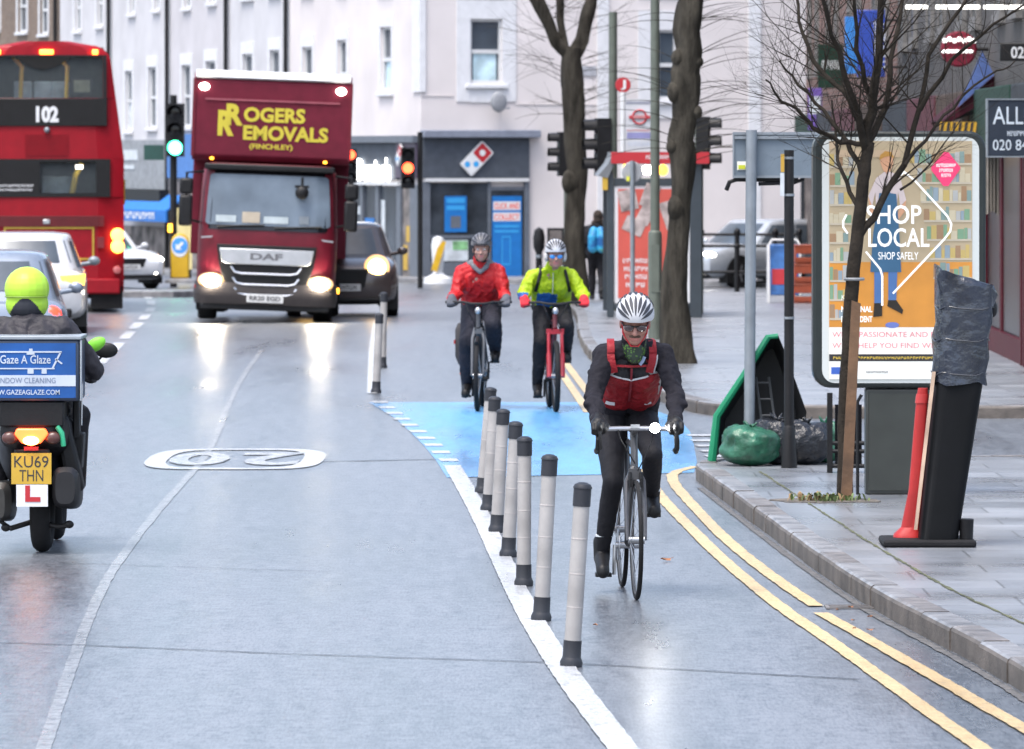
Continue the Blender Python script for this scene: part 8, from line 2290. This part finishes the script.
neon = mat('neon_helmet', (.36, .60, .05), .4, var=.03, spec=.3)
hm = ORG(); hm.ell(hc+Vector((0, .0, .035)), (.142, .160, .142)); hm.ell(hc+Vector((0, -.01, -.06)), (.136, .15, .115))
def helm_fn(c, i):
    x, y, z = Vector(c)-hc
    if y < -.06 and -.06 < z < .06: return 1                 # visor, away from us
    if y > -.02 and z < -.02-(x/.118)**2*.13 and abs(x) < .118: return 1   # dark neck roll
    return 0
helm = hm.build('helmet', [neon, M['helmet_dark']], p5, .008, 3, helm_fn)
mb = MB(); mb.tube([hc+Vector((.138*math.sin(q), .02+.135*math.cos(q), -.012)) for q in [R(-75+150*k/14) for k in range(15)]], .004, 6); mb.build('helmet_seam', mat('seam_olive', (.16, .26, .03), .5), helm)
mb = MB(); pts = [Vector((x, .175-.9*x*x, 1.345+.01*math.cos(x*20))) for x in (-.15, -.1, -.05, 0, .05, .1, .15)]; mb.tube(pts, .005, 6); mb.build('red_piping', cloth_mat('piping_red', (.30, .03, .05)), p5)
mb = MB(); mb.torus((0, 0, 0), .035, .006, 24, 6, 'Y'); o = mb.build('jacket_badge', mat('badge_dim', (.12, .115, .13), .5), p5); o.scale = (1.4, 1, .7); o.location = (0, .150, 1.29)
mb = MB(); mb.tube([(-.14, .115, 1.36), (-.165, .10, 1.31), (-.175, .09, 1.25)], .014, 6); mb.build('neon_flash', mat('neon_strip', (.55, .85, .15), .5), p5)
# ================================================================== CAMERA, LIGHT, WORLD
cam = bpy.data.cameras.new('camera'); co = bpy.data.objects.new('camera', cam); COL.objects.link(co)
co.location = (0, 0, H); co.rotation_euler = (R(90), 0, 0)
cam.sensor_width = 36; cam.lens = F/1024*36; cam.shift_y = (HY-374.5)/1024
cam.clip_start = .5; cam.clip_end = 3000
cam.dof.use_dof = True; cam.dof.focus_distance = 34.0; cam.dof.aperture_fstop = 9.0
SC.camera = co
w = bpy.data.worlds.new('World'); SC.world = w; w.use_nodes = True
nt = w.node_tree; bg = nt.nodes['Background']; sky = nt.nodes.new('ShaderNodeTexSky'); sky.sky_type = 'NISHITA'; sky.sun_disc = False
ELEV, AZ = 66, 215
sky.sun_elevation = R(ELEV); sky.sun_rotation = R(AZ); sky.air_density = 1.0; sky.dust_density = 3.5; sky.ozone_density = 1.0
hs = nt.nodes.new('ShaderNodeHueSaturation'); hs.inputs['Saturation'].default_value = .82
nt.links.new(sky.outputs['Color'], hs.inputs['Color']); nt.links.new(hs.outputs['Color'], bg.inputs['Color']); bg.inputs['Strength'].default_value = .15
sun = bpy.data.lights.new('sun', 'SUN'); sun.energy = 1.1; sun.angle = R(28); sun.color = (1, .97, .93)
so = bpy.data.objects.new('sun', sun); COL.objects.link(so)
# direction towards the sun: sky rotation is measured from +y clockwise
d = Vector((math.sin(R(AZ))*math.cos(R(ELEV)), math.cos(R(AZ))*math.cos(R(ELEV)), math.sin(R(ELEV))))
so.rotation_euler = d.to_track_quat('Z', 'Y').to_euler(); so.location = (0, 0, 60)
vs = SC.view_settings; vs.view_transform = 'Standard'; vs.look = 'None'; vs.gamma = 1; vs.use_curve_mapping = False; vs.exposure = 1.55
SC.cycles.use_denoising = True; SC.cycles.sample_clamp_indirect = 8
